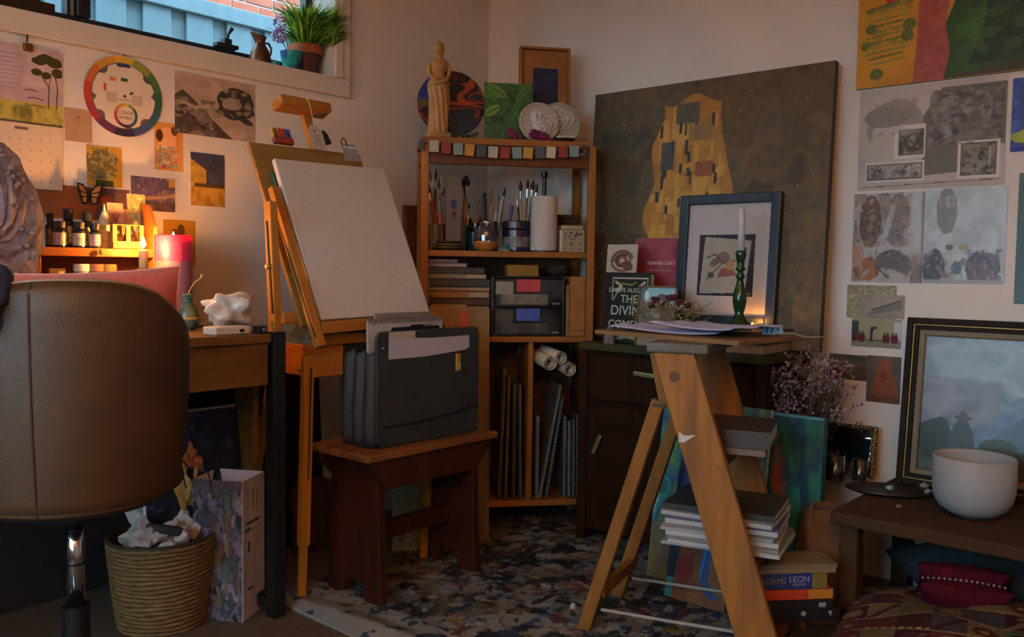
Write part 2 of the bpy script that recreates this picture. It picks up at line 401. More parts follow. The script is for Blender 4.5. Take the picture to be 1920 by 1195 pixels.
# terracotta pot with grass like plant
px2 = base_px(573, .075)
tp = thing('terracotta_pot', 'terracotta pot with dark painted swirls and a broad rim on the sill', 'pot', (px2, .075, SZ))
m_terra = mat('terracotta', '#a3562f', '#8e4a2a', rough=.85, scale=20, bump=.1)
m_swirl = mat('painted_terracotta', '#4a2416', '#2e3f78', rough=.7, scale=9, stretch=(1, 1, 2.2), ramp=(.5, .64))
MB().lathe([(.042, 0), (.056, .083), (.055, .083), (.001, .083)], 28).build('body', m_swirl, tp, smooth=False)
MB().lathe([(.058, .08), (.062, .081), (.064, .112), (.057, .113), (.055, .1), (.0005, .1)], 28).build('rim', m_terra, tp, smooth=False)
pl = thing('bushy_green_plant', 'bushy green plant with narrow leaves growing in terracotta pot', 'plant', (px2, .075, SZ+.1))
def leaves(n, seed, L0, L1, spread, up, wid, c0=(0, 0, 0)):
    rr = random.Random(seed); b_ = MB()
    for i in range(n):
        a = rr.uniform(0, 6.283); L_ = rr.uniform(L0, L1); sp = rr.uniform(.1, 1)*spread; r0 = rr.uniform(0, .06)
        d = Vector((math.cos(a), math.sin(a), 0)); sd = Vector((-d.y, d.x, 0)); p0 = Vector(c0)+d*r0
        h0 = rr.uniform(0, .1)
        pts = [p0+Vector((0, 0, h0)), p0+d*sp*L_*.45+Vector((0, 0, h0+L_*.5*up)), p0+d*sp*L_+Vector((0, 0, h0+L_*up*rr.uniform(.55, 1)))]
        for q_ in pts:
            q_.y = min(q_.y, .04)
            if q_.x > .045: q_.y = min(q_.y, -.1)
        tw = sd*math.cos(rr.uniform(-1, 1)) + Vector((0, 0, 1))*rr.uniform(-.6, .6)
        w_ = wid*rr.uniform(.7, 1.2)
        o_ = len(b_.v)
        b_.v += [tuple(pts[0]-tw*w_*.4), tuple(pts[0]+tw*w_*.4), tuple(pts[1]-tw*w_), tuple(pts[1]+tw*w_), tuple(pts[2])]
        b_.f += [(o_, o_+1, o_+3, o_+2), (o_+2, o_+3, o_+4)]
    return b_
m_leaf1 = mat('bright_leaf', '#9acc3c', '#78b032', rough=.55, scale=40)
m_leaf2 = mat('deep_leaf', '#2f5c1c', '#41762a', rough=.55, scale=40)
leaves(750, 3, .07, .13, .9, .75, .0034).build('foliage', m_leaf1, pl)
leaves(750, 4, .06, .12, 1.1, .5, .0036).build('foliage', m_leaf2, pl)
# dark box at the left end of the sill
q = ony(96, 20, .05)[0]
tr = thing('sill_planter', 'dark brown wooden box at the left end of the sill', 'box', (q-.14, .06, SZ))
m_dkw = wood('dark_box_wood', '#1c120c', '#2a1a10', 0)
MB().bb((-.14, -.04, 0), (.14, .04, .045)).build('body', m_dkw, tr, bevel=.003)
MB().bb((-.14, -.03, .045), (.105, .03, .1)).build('lid', wood('box_lid_wood', '#2f2313', '#3d2e18', 0), tr, bevel=.003)

# ------------------------------------------------------------------ prints on the left wall
def wall_box(l, t, r, b_, wall, off):
    fn = (lambda x, y: ony(x, y, -off)) if wall == 'L' else (lambda x, y: onx(x, y, -off))
    ax = 0 if wall == 'L' else 1
    cx, cy = (l+r)/2, (t+b_)/2
    A, B_, T, Bo = fn(l, cy), fn(r, cy), fn(cx, t), fn(cx, b_)
    w_ = abs(B_[ax]-A[ax]); h_ = T[2]-Bo[2]
    c = (A+B_)/2; c[2] = (T[2]+Bo[2])/2
    return Vector(c), w_, h_
def wprint(name, label, cat, box, p, wall='L', off=.0, mtl=None, depth=.0012, curl=0.0, group=None, edge='#d8d2c4'):
    c, w_, h_ = wall_box(*box, wall, off)
    o = picmesh(name, p, w_, h_, mtl or PAPER, depth=depth, curl=curl, edge=edge)
    place(o, c, WL if wall == 'L' else WR); return tag(o, label, cat, group)

# calendar
c, w_, h_ = wall_box(-40, 84, 116, 228, 'L', .002)
ca = thing('wall_calendar', 'wall calendar with a pale tree landscape above a date page', 'calendar', c, WL)
p = Pic(110, 90, '#b39aa0'); p.noise(['#b59ea6', '#a98f96', '#c0aaa8'], 3, 3, 2)
p.rect(0, 0, 1, .27, '#a89a4e'); p.noise(['#6b6a2a', '#b6a552', '#8c8a3c'], 9, 6, 4, box=(0, 0, 1, .25))
for k in range(9): p.rect(.2, .86-k*.055, .5-.03*(k % 3), .875-k*.055, '#8f7b86', .7)
for (u, v, a_, b2) in ((.72, .83, .1, .05), (.8, .87, .11, .06), (.9, .83, .1, .07), (.68, .68, .07, .045), (.8, .65, .06, .05), (.94, .7, .07, .06)):
    p.ell(u, v, a_, b2, '#3c3a1c', wob=.5, seed=int(u*50))
p.line([(.82, .22), (.83, .5), (.74, .64)], .008, '#4a3b28'); p.line([(.83, .5), (.86, .68)], .006, '#4a3b28'); p.line([(.92, .22), (.94, .5), (.9, .7)], .008, '#4a3b28')
for k, wd_ in enumerate((.14, .2, .18)): p.line([(.54+.02*k, .42-.1*k), (.54+.02*k+wd_*.4, .44-.1*k), (.54+.02*k+wd_, .42-.1*k)], .007, '#4a4048')
o = picmesh('picture_page', p, w_, h_, PAPER, depth=.003); o.parent = ca
c2, w2_, h2_ = wall_box(-40, 230, 116, 352, 'L', .002)
p = Pic(80, 70, '#c7b29a'); p.rect(.42, .9, .58, .94, '#6b5848')
for k in range(5):
    for j in range(7): p.rect(.1+j*.125, .74-k*.16, .115+j*.125, .765-k*.16, '#8a7560')
o = picmesh('date_page', p, w2_, h2_, PAPER, depth=.002); o.parent = ca; o.matrix_world = (WL.to_4x4()); o.matrix_local = Matrix.Translation(WL.transposed() @ (c2-c))
sp = MB()
for k in range(34): sp.box(((-.5+(k+.5)/34)*w_, -h_/2-.001, .003), (w_/75, .006, .003))
sp.build('binding', mat('wire_grey', '#6a6058', rough=.4, metal=.7), ca)
q = ony(48, 84, 0)
hk = thing('calendar_hook', 'small brass clip hook holding the calendar under the casing', 'hook', (q[0], -.002, q[2]), WL)
MB().tube([(0, .03, .0), (0, .034, .008), (0, .02, .012), (0, .006, .008)], .003, 6).build('hook', mat('old_brass', '#6d5226', rough=.4, metal=.8), hk)
MB().box((.002, -.008, .009), (.026, .022, .01)).build('clip', MATS['old_brass'], hk, bevel=.003)

p = Pic(20, 24, '#a8876a'); p.noise(['#ab8a6c', '#a08062'], 5, 5, 1); p.line([(.47, .73), (.5, .77), (.53, .73)], .02, '#6b4c38')
wprint('tan_card', 'plain tan card with rounded corners beside the colour wheel', 'card', (121, 204, 172, 266), p)

# colour wheel
c, w_, h_ = wall_box(162, 108, 299, 253, 'L', .003)
cw = thing('mixing_chart', 'round paint mixing colour wheel chart pinned to the wall', 'chart', c, WL)
rw = .122
hues = ['#c8a02c', '#8a8f2e', '#3f6a30', '#1f5a3c', '#22524e', '#2c4a6c', '#3a3f66', '#2f2444', '#4a2648', '#7c2a40', '#a8302c', '#b4542a', '#c07e2a']
hues = ['#c9a436', '#7f8a34', '#3d6a34', '#235a40', '#2c5a66', '#3a4a74', '#2c2440', '#5a2c50', '#9a3040', '#b03a2a', '#b8642a', '#c08a30']
for k in range(12):
    a0 = math.radians(90-k*30+15); sg = MB(); n = 8; vs = []
    for j in range(n+1):
        a = a0-math.radians(30)*j/n
        for rr_ in (rw*.82, rw): vs += [(rr_*math.cos(a), rr_*math.sin(a), 0), (rr_*math.cos(a), rr_*math.sin(a), .0015)]
    fs = []
    for j in range(n):
        q = j*4; fs += [(q+1, q+3, q+7, q+5), (q, q+4, q+6, q+2), (q+2, q+6, q+7, q+3), (q, q+1, q+5, q+4)]
    sg.add(vs, fs).build('colour_segment', mat('wheel_ink_%d' % k, hues[k], rough=.5), cw)
m_card = mat('cream_card', '#cdbfae', rough=.6)
MB().lathe([(rw*.84, .0), (rw*.84, .0012)], 48).build('backing_disc', mat('grey_card', '#6d6258', '#3c3a44', rough=.6, scale=14), cw)
poly = [(rw*(.8 if (j % 12) in (2, 3, 4, 7, 8, 9, 10, 11, 0) else .7)*math.cos(2*math.pi*j/48), rw*(.8 if (j % 12) in (2, 3, 4, 7, 8, 9, 10, 11, 0) else .7)*math.sin(2*math.pi*j/48)) for j in range(48)]
MB().prism(poly, .0012, .0026).build('turning_disc', m_card, cw)
for (u, v, w3, h3, cc) in ((-.06, .02, .008, .022, '#b8452e'), (-.035, .048, .02, .012, '#b87a4a'), (0, .05, .022, .01, '#3a4a34'), (-.002, .093, .042, .01, '#2c3c66')):
    MB().box((u, v, .0028), (w3, h3, .0006)).build('colour_window', mat('win_'+cc[1:], cc, rough=.5), cw)
for (u, v, w3, h3) in ((-.04, -.008, .034, .03), (.04, -.008, .034, .03), (0, -.012, .04, .006)): MB().box((u, v, .0028), (w3, h3, .0004)).build('text_panel', mat('panel_grey', '#b0a394', rough=.7), cw)
MB().lathe([(.004, .0026), (.004, .005), (.001, .006)], 12).build('rivet', mat('dark_rivet', '#3a332c', rough=.4), cw)
MB().box((.022, .012, .003), (.012, .006, .001), rz(35)).build('pointer', MATS['dark_rivet'], cw)
for k in range(12):
    a0 = math.radians(90-k*30+15); vs = []; n = 4
    for j in range(n+1):
        a = a0-math.radians(30)*j/n
        for rr_ in (.028, .037): vs += [(rr_*math.cos(a)+.004, rr_*math.sin(a)-.058, .0026), (rr_*math.cos(a)+.004, rr_*math.sin(a)-.058, .0034)]
    fs = []
    for j in range(n):
        q = j*4; fs += [(q+1, q+3, q+7, q+5), (q, q+4, q+6, q+2), (q+2, q+6, q+7, q+3), (q, q+1, q+5, q+4)]
    MB().add(vs, fs).build('small_segment', MATS['wheel_ink_%d' % k], cw)
m_ink = mat('dark_ink', '#4a3a30', rough=.7)
text('lettering', 'COLOR', .014, m_ink, cw, (.004, -.05, .0028), ext=.0002); text('lettering', 'WHEEL', .014, m_ink, cw, (.004, -.066, .0028), ext=.0002)
MB().tube([(0, rw*.99, .002), (.002, rw*1.1, .004)], .0015, 6).build('pin', m_black, cw)

# grey print with two dark masses (generic stand-in)
p = Pic(100, 84, '#a58f80'); p.noise(['#a8937f', '#9a8576', '#b09a8a'], 4, 4, 3)
p.poly([(0, 0), (0, .62), (.1, .72), (.3, .5), (.45, .3), (.62, .1), (.72, 0)], '#453f38'); p.noise(['#2c2a26', '#6b6258', '#8a7d70'], 9, 7, 9, a=.75, thr=.5, box=(0, 0, .5, .6))
p.ell(.76, .6, .25, .26, '#38342f', wob=.45, seed=3); p.ell(.7, .6, .12, .1, '#8f8272', wob=.6, seed=4); p.line([(.5, .55), (.25, .45), (.1, .5)], .03, '#a08c7a'); p.ell(.88, .35, .1, .05, '#3c3833', rot=-30, wob=.5)
blots(p, 40, ['#2c2925', '#7d7266', '#57504a', '#8f8374'], (0, 0, .55, .6), 3, .02, .07, .6); blots(p, 30, ['#2a2724', '#7a7064', '#9a8c7c'], (.55, .38, .98, .85), 4, .02, .06, .6)
wprint('grey_sketch_print', 'large grey monochrome print of dark masses under the window', 'print', (327, 146, 477, 258), p, off=.001)

p = Pic(40, 60, '#c68a3c'); p.noise(['#c98f40', '#c08038'], 4, 6, 1); p.ell(.45, .62, .3, .28, '#d8a070', wob=.3); p.ell(.18, .72, .12, .13, '#4a2a18'); p.noise(['#a8463c', '#c9a06a', '#6a7a6a', '#d8b888'], 10, 12, 4, box=(.08, .05, .85, .52)); p.ell(.7, .85, .12, .1, '#5a3a20', wob=.5)
wprint('gold_figure_card', 'narrow orange and gold patterned card right of colour wheel', 'card', (289, 231, 343, 320), p)
p = Pic(44, 50, '#b08428'); p.noise(['#b58a2c', '#a67a24'], 4, 4, 2); p.ell(.45, .55, .4, .4, '#5a5530', wob=.9, seed=5); p.noise(['#4a4a30', '#8a8460', '#6a6a44'], 12, 12, 6, thr=.5, a=.8, box=(.1, .15, .85, .95)); p.rect(.25, 0, .75, .16, '#3c3f1e')
wprint('yellow_foliage_card', 'yellow card with a dark leafy mass above the paint shelf', 'card', (162, 275, 228, 350), p, off=.0015)
p = Pic(70, 56, '#4a4258'); p.noise(['#3a3850', '#6a5a6a', '#4a4460', '#8a7468'], 6, 5, 8); p.rect(0, 0, 1, .28, '#3a302c'); p.line([(.0, .35), (.4, .38), (.75, .42), (1, .52)], .05, '#9a805a'); p.rect(.85, .75, 1, 1, '#a8843c'); p.noise(['#3a2f38', '#5a4a4a'], 12, 5, 12, box=(0, 0, 1, .26))
wprint('blue_landscape_card', 'dark blue and violet landscape card above the wooden paint shelf', 'card', (245, 333, 328, 396), p, off=.001)
p = Pic(44, 66, '#a8832c'); p.noise(['#b08c34', '#98742a', '#b8963c'], 4, 6, 3); p.poly([(.45, .38), (1, .38), (1, 1), (0, 1), (.0, .88), (.45, .68)], '#3a3c50'); p.noise(['#2c3040', '#4a4a58'], 7, 7, 3, box=(.5, .42, 1, .9), a=.8); p.rect(.1, .36, 1, .42, '#4a3a20'); p.noise(['#8a6424', '#b88a38'], 8, 8, 9, box=(0, 0, 1, .34))
wprint('yellow_night_card', 'tall yellow and dark blue card nearest to the easel', 'card', (357, 288, 421, 387), p)
p = Pic(44, 60, '#a87a24'); p.noise(['#ae8228', '#9a6e20'], 5, 5, 1); p.ell(.55, .78, .12, .13, '#5a3a20'); p.ell(.35, .7, .1, .12, '#6a4420'); p.noise(['#8a6420', '#c09838', '#6a4a1c'], 9, 9, 4, box=(.2, 0, .9, .6), a=.7)
wprint('gold_card', 'dull gold card half hidden behind the pink pillar candle', 'card', (306, 413, 366, 502), p)
p = Pic(70, 30, '#9a5a28'); p.noise(['#a8602a', '#8a4a20'], 4, 3, 2); p.poly([(.58, 0), (.72, 1), (1, 1), (1, 0)], '#5a4a50'); p.ell(.74, .6, .07, .18, '#c05038'); p.poly([(0, .75), (.2, .75), (.32, 1), (0, 1)], '#5a4a44'); p.noise(['#8a5030', '#6a4a40'], 7, 4, 5, a=.4)
wprint('orange_sunset_print', 'orange and violet print behind the paint bottles', 'print', (68, 350, 243, 412), p)

# butterfly
q = ony(168, 365, -.012)
bf = thing('paper_butterfly', 'orange and black paper butterfly above the paint bottles', 'butterfly', (q[0], -.006, q[2]), WL)
m_bfb = mat('black_paper', '#17100b', rough=.7); m_bfo = mat('orange_paper', '#c98a3a', '#b8742c', rough=.7, scale=40)
for sx in (-1, 1):
    o = MB().prism([(0, .004), (sx*.018, .03), (sx*.04, .034), (sx*.038, .012), (sx*.03, -.004), (sx*.024, -.028), (sx*.008, -.03), (0, -.01)], 0, .0012, Matrix.Rotation(math.radians(-14*sx), 4, 'Y')).build('wing', m_bfb, bf)
    for pp in ([(.006, .004), (.02, .024), (.034, .028), (.03, .012)], [(.006, .0), (.027, .007), (.026, -.004), (.01, -.006)], [(.007, -.009), (.022, -.008), (.02, -.024), (.01, -.024)]):
        MB().prism([(sx*x_, y_) for x_, y_ in pp], .0012, .002, Matrix.Rotation(math.radians(-14*sx), 4, 'Y')).build('wing_spot', m_bfo, o)
MB().tube([(0, .02, .003), (0, 0, .004), (0, -.022, .003)], [.002, .0035, .0015], 8).build('body', m_bfb, bf)

# ------------------------------------------------------------------ desk
m_deskw = wood('desk_oak', '#7a5c32', '#5a4222', 0, rough=.55)
dk = thing('writing_desk', 'oak desk with a drawer and black metal legs under the window', 'desk', (-1.55, -.62, 0))
MB().bb((-1.75, 0, .786), (0, .612, .812)).build('tabletop', m_deskw, dk, bevel=.003)
MB().bb((-1.75, .012, .668), (-.004, .03, .785)).build('drawer_front', wood('drawer_oak', '#6f5328', '#4d381a', 0), dk, bevel=.002)
MB().bb((-1.75, .03, .67), (-.03, .6, .785)).build('drawer_box', wood('drawer_box_wood', '#4a3420', '#3a2818', 0), dk)
MB().bb((.05, .17, 0), (.07, .27, .67)).build('side_panel', MATS['drawer_oak'], dk, bevel=.002)
MB().bb((-1.75, .6, .0), (-.05, .612, .67)).build('back_panel', mat('added_dark_panel', '#14100c', rough=.8), dk)  # dark panel added to cover the pale wall below the desk
for (x, y) in ((.006, .0), (.006, .57), (-1.75, .0), (-1.75, .57)):
    MB().bb((x, y, 0), (x+.04, y+.04, .815)).build('leg', m_black, dk, bevel=.002)
MB().bb((.008, .04, .02), (.044, .57, .05)).build('foot_rail', m_black, dk)
DZ = .812
# wooden paint shelf
m_shw = wood('honey_shelf_wood', '#a3622a', '#8a4c1e', 0, rough=.45)
sx0, sx1 = -2.0, -1.662
SD = .09
sh = thing('paint_shelf', 'small two level wooden paint shelf standing on the desk', 'shelf', (sx0, -.2, DZ))
SW = sx1-sx0
MB().bb((.012, 0, .206), (SW-.012, SD, .23)).build('shelf_board', m_shw, sh, bevel=.002)
MB().bb((.012, 0, .04), (SW-.012, SD, .052)).build('shelf_board', m_shw, sh, bevel=.002)
for x in (0, SW-.012):
    MB().prism([(0, 0), (SD, 0), (SD, .365), (.035, .365), (0, .3)], x, x+.012, Matrix(((0, 0, 1, 0), (1, 0, 0, 0), (0, 1, 0, 0), (0, 0, 0, 1)))).build('side_panel', m_shw, sh, bevel=.002)
MB().bb((.012, SD-.008, .012), (SW-.012, SD, .206)).build('back_panel', wood('shelf_back_wood', '#6e3a1c', '#55290f', 0), sh)
SBZ = DZ+.23
m_cap = mat('bottle_cap_black', '#141312', rough=.35)
def bottle(name, label, px, y, w_px, h, capc, body, dep, labelc=None, neck=.55, z=SBZ, nozzle=False, group='paint bottles on the shelf'):
    q = ony(px, 440, y); r_ = w_px/1644*dep/2
    t = thing(name, label, 'bottle', (q[0], y, z), None, group)
    hb = h*.74
    MB().lathe([(r_*.9, 0), (r_, .003), (r_, hb*.86), (r_*neck, hb), (r_*neck, hb+.002)], 18).build('body', body, t, smooth=False)
    if labelc: MB().lathe([(r_*1.01, hb*.12), (r_*1.015, hb*.14), (r_*1.015, hb*.74), (r_*1.01, hb*.76)], 18).build('paper_label', labelc, t)
    if nozzle: MB().lathe([(r_*.6, hb), (r_*.6, hb+h*.06), (r_*.3, hb+h*.1), (r_*.12, h)], 14).build('nozzle', capc, t)
    else: MB().lathe([(r_*neck*1.25, hb), (r_*neck*1.3, h*.98), (r_*neck*1.1, h)], 16).build('cap', capc, t)
    return t
m_bot1 = mat('ink_dark', '#1d1a1c', rough=.2); m_lab_s = mat('silver_label', '#9c8f94', '#7d7076', rough=.4, scale=60); m_lab_b = mat('pale_blue_label', '#aab2ba', '#7f8d9c', rough=.5, scale=80)
m_lab_l = mat('lilac_label', '#a08aa0', '#8a7690', rough=.5, scale=60); m_lab_c = mat('cream_label', '#d8c49a', '#b89a6a', rough=.5, scale=90); m_lab_g = mat('olive_label', '#7a7840', '#56562a', rough=.5, scale=70); m_lab_w = mat('white_label', '#c9c2b8', '#6a6460', rough=.5, scale=150, stretch=(1, 1, .4), ramp=(.45, .5))
D_ = 2.5
bottle('ink_bottle', 'olive labelled bottle at the left end of the paint shelf', 94, -.13, 17, .095, m_cap, m_bot1, D_, m_lab_g)
bottle('ink_bottle', 'tall dark bottle with white lettered label in back row, left one', 128, -.132, 25, .11, m_cap, m_bot1, D_, m_lab_w)
bottle('ink_bottle', 'tall dark bottle with white lettered label in back row, right one', 164, -.132, 25, .105, m_cap, m_bot1, D_, m_lab_w)
bottle('ink_bottle', 'short silver bottle in the front row, nearest the geode', 111, -.178, 22, .072, m_cap, m_bot1, D_, m_lab_s, .75)
bottle('ink_bottle', 'short bottle with pale blue label in front row middle', 147, -.178, 22, .072, m_cap, m_bot1, D_, m_lab_b, .75)
bottle('ink_bottle', 'short bottle with lilac label in the front row', 178, -.178, 19, .07, m_cap, m_bot1, D_, m_lab_l, .75)
bottle('paint_bottle', 'tall cream bottle with white nozzle beside the bottle carton', 196, -.15, 19, .128, mat('white_plastic', '#d8d4cc', rough=.4), mat('cream_plastic', '#c9b48c', rough=.4), D_, m_lab_c, .8, nozzle=True)
# carton with dropper bottles
q0, q1 = ony(204, 440, -.17)[0], ony(262, 440, -.17)[0]
ct = thing('bottle_carton', 'cream cardboard carton with cut out arches on the paint shelf', 'carton', ((q0+q1)/2, -.168, SBZ))
cwid = q1-q0
m_ctn = mat('cream_cardboard', '#8f6f42', rough=.8, spec=.1)
b = MB(); b.bb((-cwid/2, -.026, 0), (cwid/2, -.024, .022)); b.bb((-cwid/2, .024, 0), (cwid/2, .026, .07)); b.bb((-cwid/2, -.026, 0), (-cwid/2+.002, .026, .05)); b.bb((cwid/2-.002, -.026, 0), (cwid/2, .026, .05)); b.bb((-cwid/2, -.026, 0), (cwid/2, .026, .002)); b.bb((-cwid/2, -.026, .068), (cwid/2, .026, .07))
for x in (-cwid/2, -.006, cwid/2-.012): b.bb((x, -.027, .022), (x+.012, -.025, .07))
b.build('carton_body', m_ctn, ct)
text('lettering', 'INK', .012, mat('dark_print', '#2c2420', rough=.7), ct, (.006, -.0265, .011), WL, .0002)
for k, sx in enumerate((-1, 1)):
    t = thing('dropper_bottle', 'dark dropper bottle in the cream carton, %s one' % ('left' if sx < 0 else 'right'), 'bottle', ((q0+q1)/2+sx*cwid*.24, -.168, SBZ+.002), None, 'dropper bottles in the carton')
    MB().lathe([(.015, 0), (.015, .034), (.008, .041)], 16).build('glass', mat('amber_glass', '#2a1d12', rough=.1), t)
    MB().lathe([(.01, .041), (.01, .052), (.006, .054), (.005, .063), (.002, .066)], 14).build('dropper', m_cap, t)
# leaning cards
def card(name, label, px0, py0, px1, py1, y, p, tilt=-8, rzv=0, mtl=None, cat='card'):
    A = ony((px0+px1)/2, py1, y); w_ = ony(px1, py1, y)[0]-ony(px0, py1, y)[0]; h_ = ony(px0, py0, y)[2]-ony(px0, py1, y)[2]
    o = picmesh(name, p, w_, h_, mtl or PAPER, depth=.002)
    rot = rz(rzv) @ WL @ rx(tilt); place(o, Vector(A)+rot @ Vector((0, h_/2, 0)), rot); return tag(o, label, cat)
p = Pic(30, 40, '#c9a184'); p.noise(['#cfa78a', '#b88a70'], 3, 4, 1)
for (u, v) in ((.3, .5), (.5, .55), (.7, .5)): p.line([(.5, .1), (u, v)], .06, '#a8604a')
card('pink_leaf_card', 'small pink leaf card leaning behind the bottle carton', 203, 380, 233, 424, -.132, p)
p = Pic(14, 20, '#c89a74'); p.noise(['#cfa27c', '#b47c58'], 2, 3, 3)
card('peach_card', 'narrow peach card tucked behind the pink leaf card', 226, 392, 243, 426, -.126, p)
p = Pic(30, 50, '#a8a05a'); p.noise(['#b0a868', '#98925a', '#c8c08a'], 5, 8, 2); p.noise(['#d8cc90', '#a09a58'], 8, 10, 5, thr=.62)
card('green_card', 'tall yellow green speckled card standing at right of paint shelf', 242, 363, 276, 430, -.125, p)
# jars on the lower level
for px, lab, mm, lid in ((151, 'jar with white lid on lower level of paint shelf', mat('grey_jar', '#8d9296', rough=.25), mat('white_lid', '#d8d6d0', rough=.4)), (178, 'jar with reddish lid on lower level of paint shelf', mat('brown_jar', '#6d5c52', rough=.25), mat('rust_lid', '#8a5a48', rough=.4)), (203, 'jar with gold lid on lower level of paint shelf', mat('amber_jar', '#8a6c44', rough=.25), mat('gold_lid', '#a8884c', rough=.3, metal=.6))):
    q = ony(px, 500, -.16)
    t = thing('paint_jar', lab, 'jar', (q[0], -.165, DZ+.052), None, 'jars under the paint shelf')
    MB().lathe([(.018, 0), (.021, .003), (.021, .105), (.018, .112)], 20).build('jar_body', mm, t); MB().lathe([(.021, .112), (.021, .13), (.019, .133)], 20).build('lid', lid, t)
q = ony(102, 500, -.15)
t = thing('ink_box', 'small brown ink box at lower left of the paint shelf', 'box', (q[0], -.15, DZ+.052))
MB().bb((-.022, -.02, 0), (.022, .02, .12)).build('box_body', mat('brown_box', '#5a4430', rough=.7), t, bevel=.002); MB().bb((.002, -.0205, .085), (.018, -.02, .112)).build('paper_label', m_lab_c, t)
q = ony(187, 473, -.202)
t = thing('glass_pendant', 'tiny green glass pendant hanging at front of the shelf', 'pendant', (q[0], -.21, q[2]))
MB().ball((0, 0, 0), (.006, .006, .008), 12, 8).build('bead', mat('green_glass', '#8a9a5a', rough=.05, trans=.7), t, smooth=True); MB().tube([(0, 0, .008), (0, .01, .022)], .0008, 5).build('thread', m_black, t)

# ------------------------------------------------------------------ candles
def flame(parent, z, h, r_, k=1.0):
    m = MATS.get('candle_flame')
    if not m:
        m = bpy.data.materials.new('candle_flame'); m.use_nodes = True; n = m.node_tree.nodes
        e = n.new('ShaderNodeEmission'); e.inputs[0].default_value = (1.0, .38, .075, 1); e.inputs[1].default_value = FLAME
        m.node_tree.links.new(e.outputs[0], n['Material Output'].inputs['Surface']); MATS['candle_flame'] = m
    pr = [(.0005, 0), (r_*.7, h*.12), (r_, h*.3), (r_*.75, h*.55), (r_*.35, h*.8), (.0003, h)]
    return MB().lathe(pr, 12, Matrix.Translation((0, 0, z))).build('flame', m, parent, smooth=True)
CY = -.27
q = ony(269, 470, CY)
bh = thing('brass_candle_holder', 'tall brass candle holder with lit taper in front of paint shelf', 'candle', (q[0], CY, DZ))
m_brass = mat('polished_brass', '#c0923f', rough=.4, metal=.6)
MB().lathe([(.045, 0), (.045, .006), (.012, .012), (.008, .03), (.008, .15), (.02, .165), (.022, .172), (.013, .176)], 24).build('holder', m_brass, bh, smooth=True)
MB().lathe([(.0125, .172), (.0125, .226), (.011, .228), (.002, .226)], 18).build('candle', mat('cream_wax', '#d8b878', rough=.5, sss=.3), bh, smooth=True)
MB().tube([(0, 0, .225), (.001, 0, .234)], .0009, 5).build('wick', m_black, bh)
flame(bh, .2345, .03, .0065)
PY = -.22
q = ony(325, 441, PY)
pc = thing('pillar_candle', 'wide pink pillar candle with a small flame on the desk', 'candle', (q[0], PY, DZ))
m_pink = mat('lit_pink_wax', '#c83a6a', rough=.45, sss=.7)  # top of the candle coloured pinker for the flame's glow in the wax
m_pink2 = mat('dim_mauve_wax', '#8a5a70', '#9c6a7a', rough=.5, sss=.4, scale=30, stretch=(1, 1, .05))  # same candle lower down, coloured duller away from the glow
pr = .0535; ph = q[2]-DZ
MB().lathe([(pr, 0), (pr*1.005, ph*.72)], 40, cap=False).build('lower_wax', m_pink2, pc, smooth=True)
MB().lathe([(pr*1.005, ph*.72), (pr, ph-.004), (pr*.95, ph), (pr*.82, ph-.005), (pr*.6, ph-.02), (.001, ph-.022)], 40, cap=False).build('upper_wax', m_pink, pc, smooth=True)
MB().tube([(0, 0, ph-.022), (.001, 0, ph-.008)], .001, 5).build('wick', m_black, pc)
flame(pc, ph-.008, .017, .004)
# vase
q = onz(350, 608, DZ)
vs = thing('patterned_vase', 'small blue green ceramic vase with banded neck on the desk', 'vase', (-1.655, -.36, DZ))
m_vase = mat('green_blue_ceramic', '#5f6a4a', '#2c4a4a', rough=.3, scale=28, ramp=(.4, .6))
MB().lathe([(.016, 0), (.024, .01), (.031, .034), (.027, .056), (.013, .078), (.012, .098), (.016, .104), (.012, .104), (.009, .08)], 24, cap=False).build('body', m_vase, vs, smooth=True)
for z in (.082, .09, .098): MB().lathe([(.0132, z-.002), (.0145, z), (.0132, z+.002)], 20).build('band', mat('teal_band', '#1f5a52', rough=.3), vs)
MB().lathe([(.0305, .03), (.0318, .034), (.0305, .038)], 24).build('band', mat('ochre_band', '#a88a4a', rough=.4), vs)
ds = thing('dry_sprig', 'thin pale dried stem curving out of the small vase', 'sprig', (-1.655, -.36, DZ+.06))
MB().tube([(0, 0, 0), (.004, 0, .05), (.02, .0, .075), (.036, 0, .085), (.042, 0, .092)], .0014, 6).build('stalk', mat('straw', '#a89a70', rough=.8), ds)
MB().ball((.044, 0, .095), .004, 8, 5).build('seed_head', MATS['straw'], ds)
# things at the right end of the desk
q0 = onz(421, 617, DZ); q1 = onz(494, 622, DZ)
ad = thing('power_adapter', 'flat white power adapter box at the desk end', 'adapter', (-1.655, -.565, DZ), rz(3))
MB().bb((-.055, -.03, 0), (.055, .03, .022)).build('case', mat('adapter_white', '#c9bfb0', rough=.45), ad, bevel=.004)
MB().bb((.02, -.0305, .006), (.034, -.03, .014)).build('socket', m_black, ad)
nb = tag(MB().bb((-.1, -.06, 0), (.1, .06, .006)).build('notebook', mat('dark_cover', '#2a2422', rough=.6), bevel=.002), 'thin dark notebook lying on the desk behind the vase', 'notebook'); place(nb, (-1.66, -.25, DZ), rz(8))
cb = thing('camera_battery', 'small black gadget with a round lens beside the white adapter', 'gadget', (-1.575, -.6, DZ))
MB().bb((-.014, -.015, 0), (.014, .015, .022)).build('case', m_blackpl, cb, bevel=.002); MB().lathe([(.006, 0), (.006, .003), (.004, .004)], 12, Matrix.Translation((.003, -.015, .012)) @ Matrix.Rotation(math.radians(90), 4, 'X')).build('lens', mat('lens_grey', '#6a6a70', rough=.15), cb)
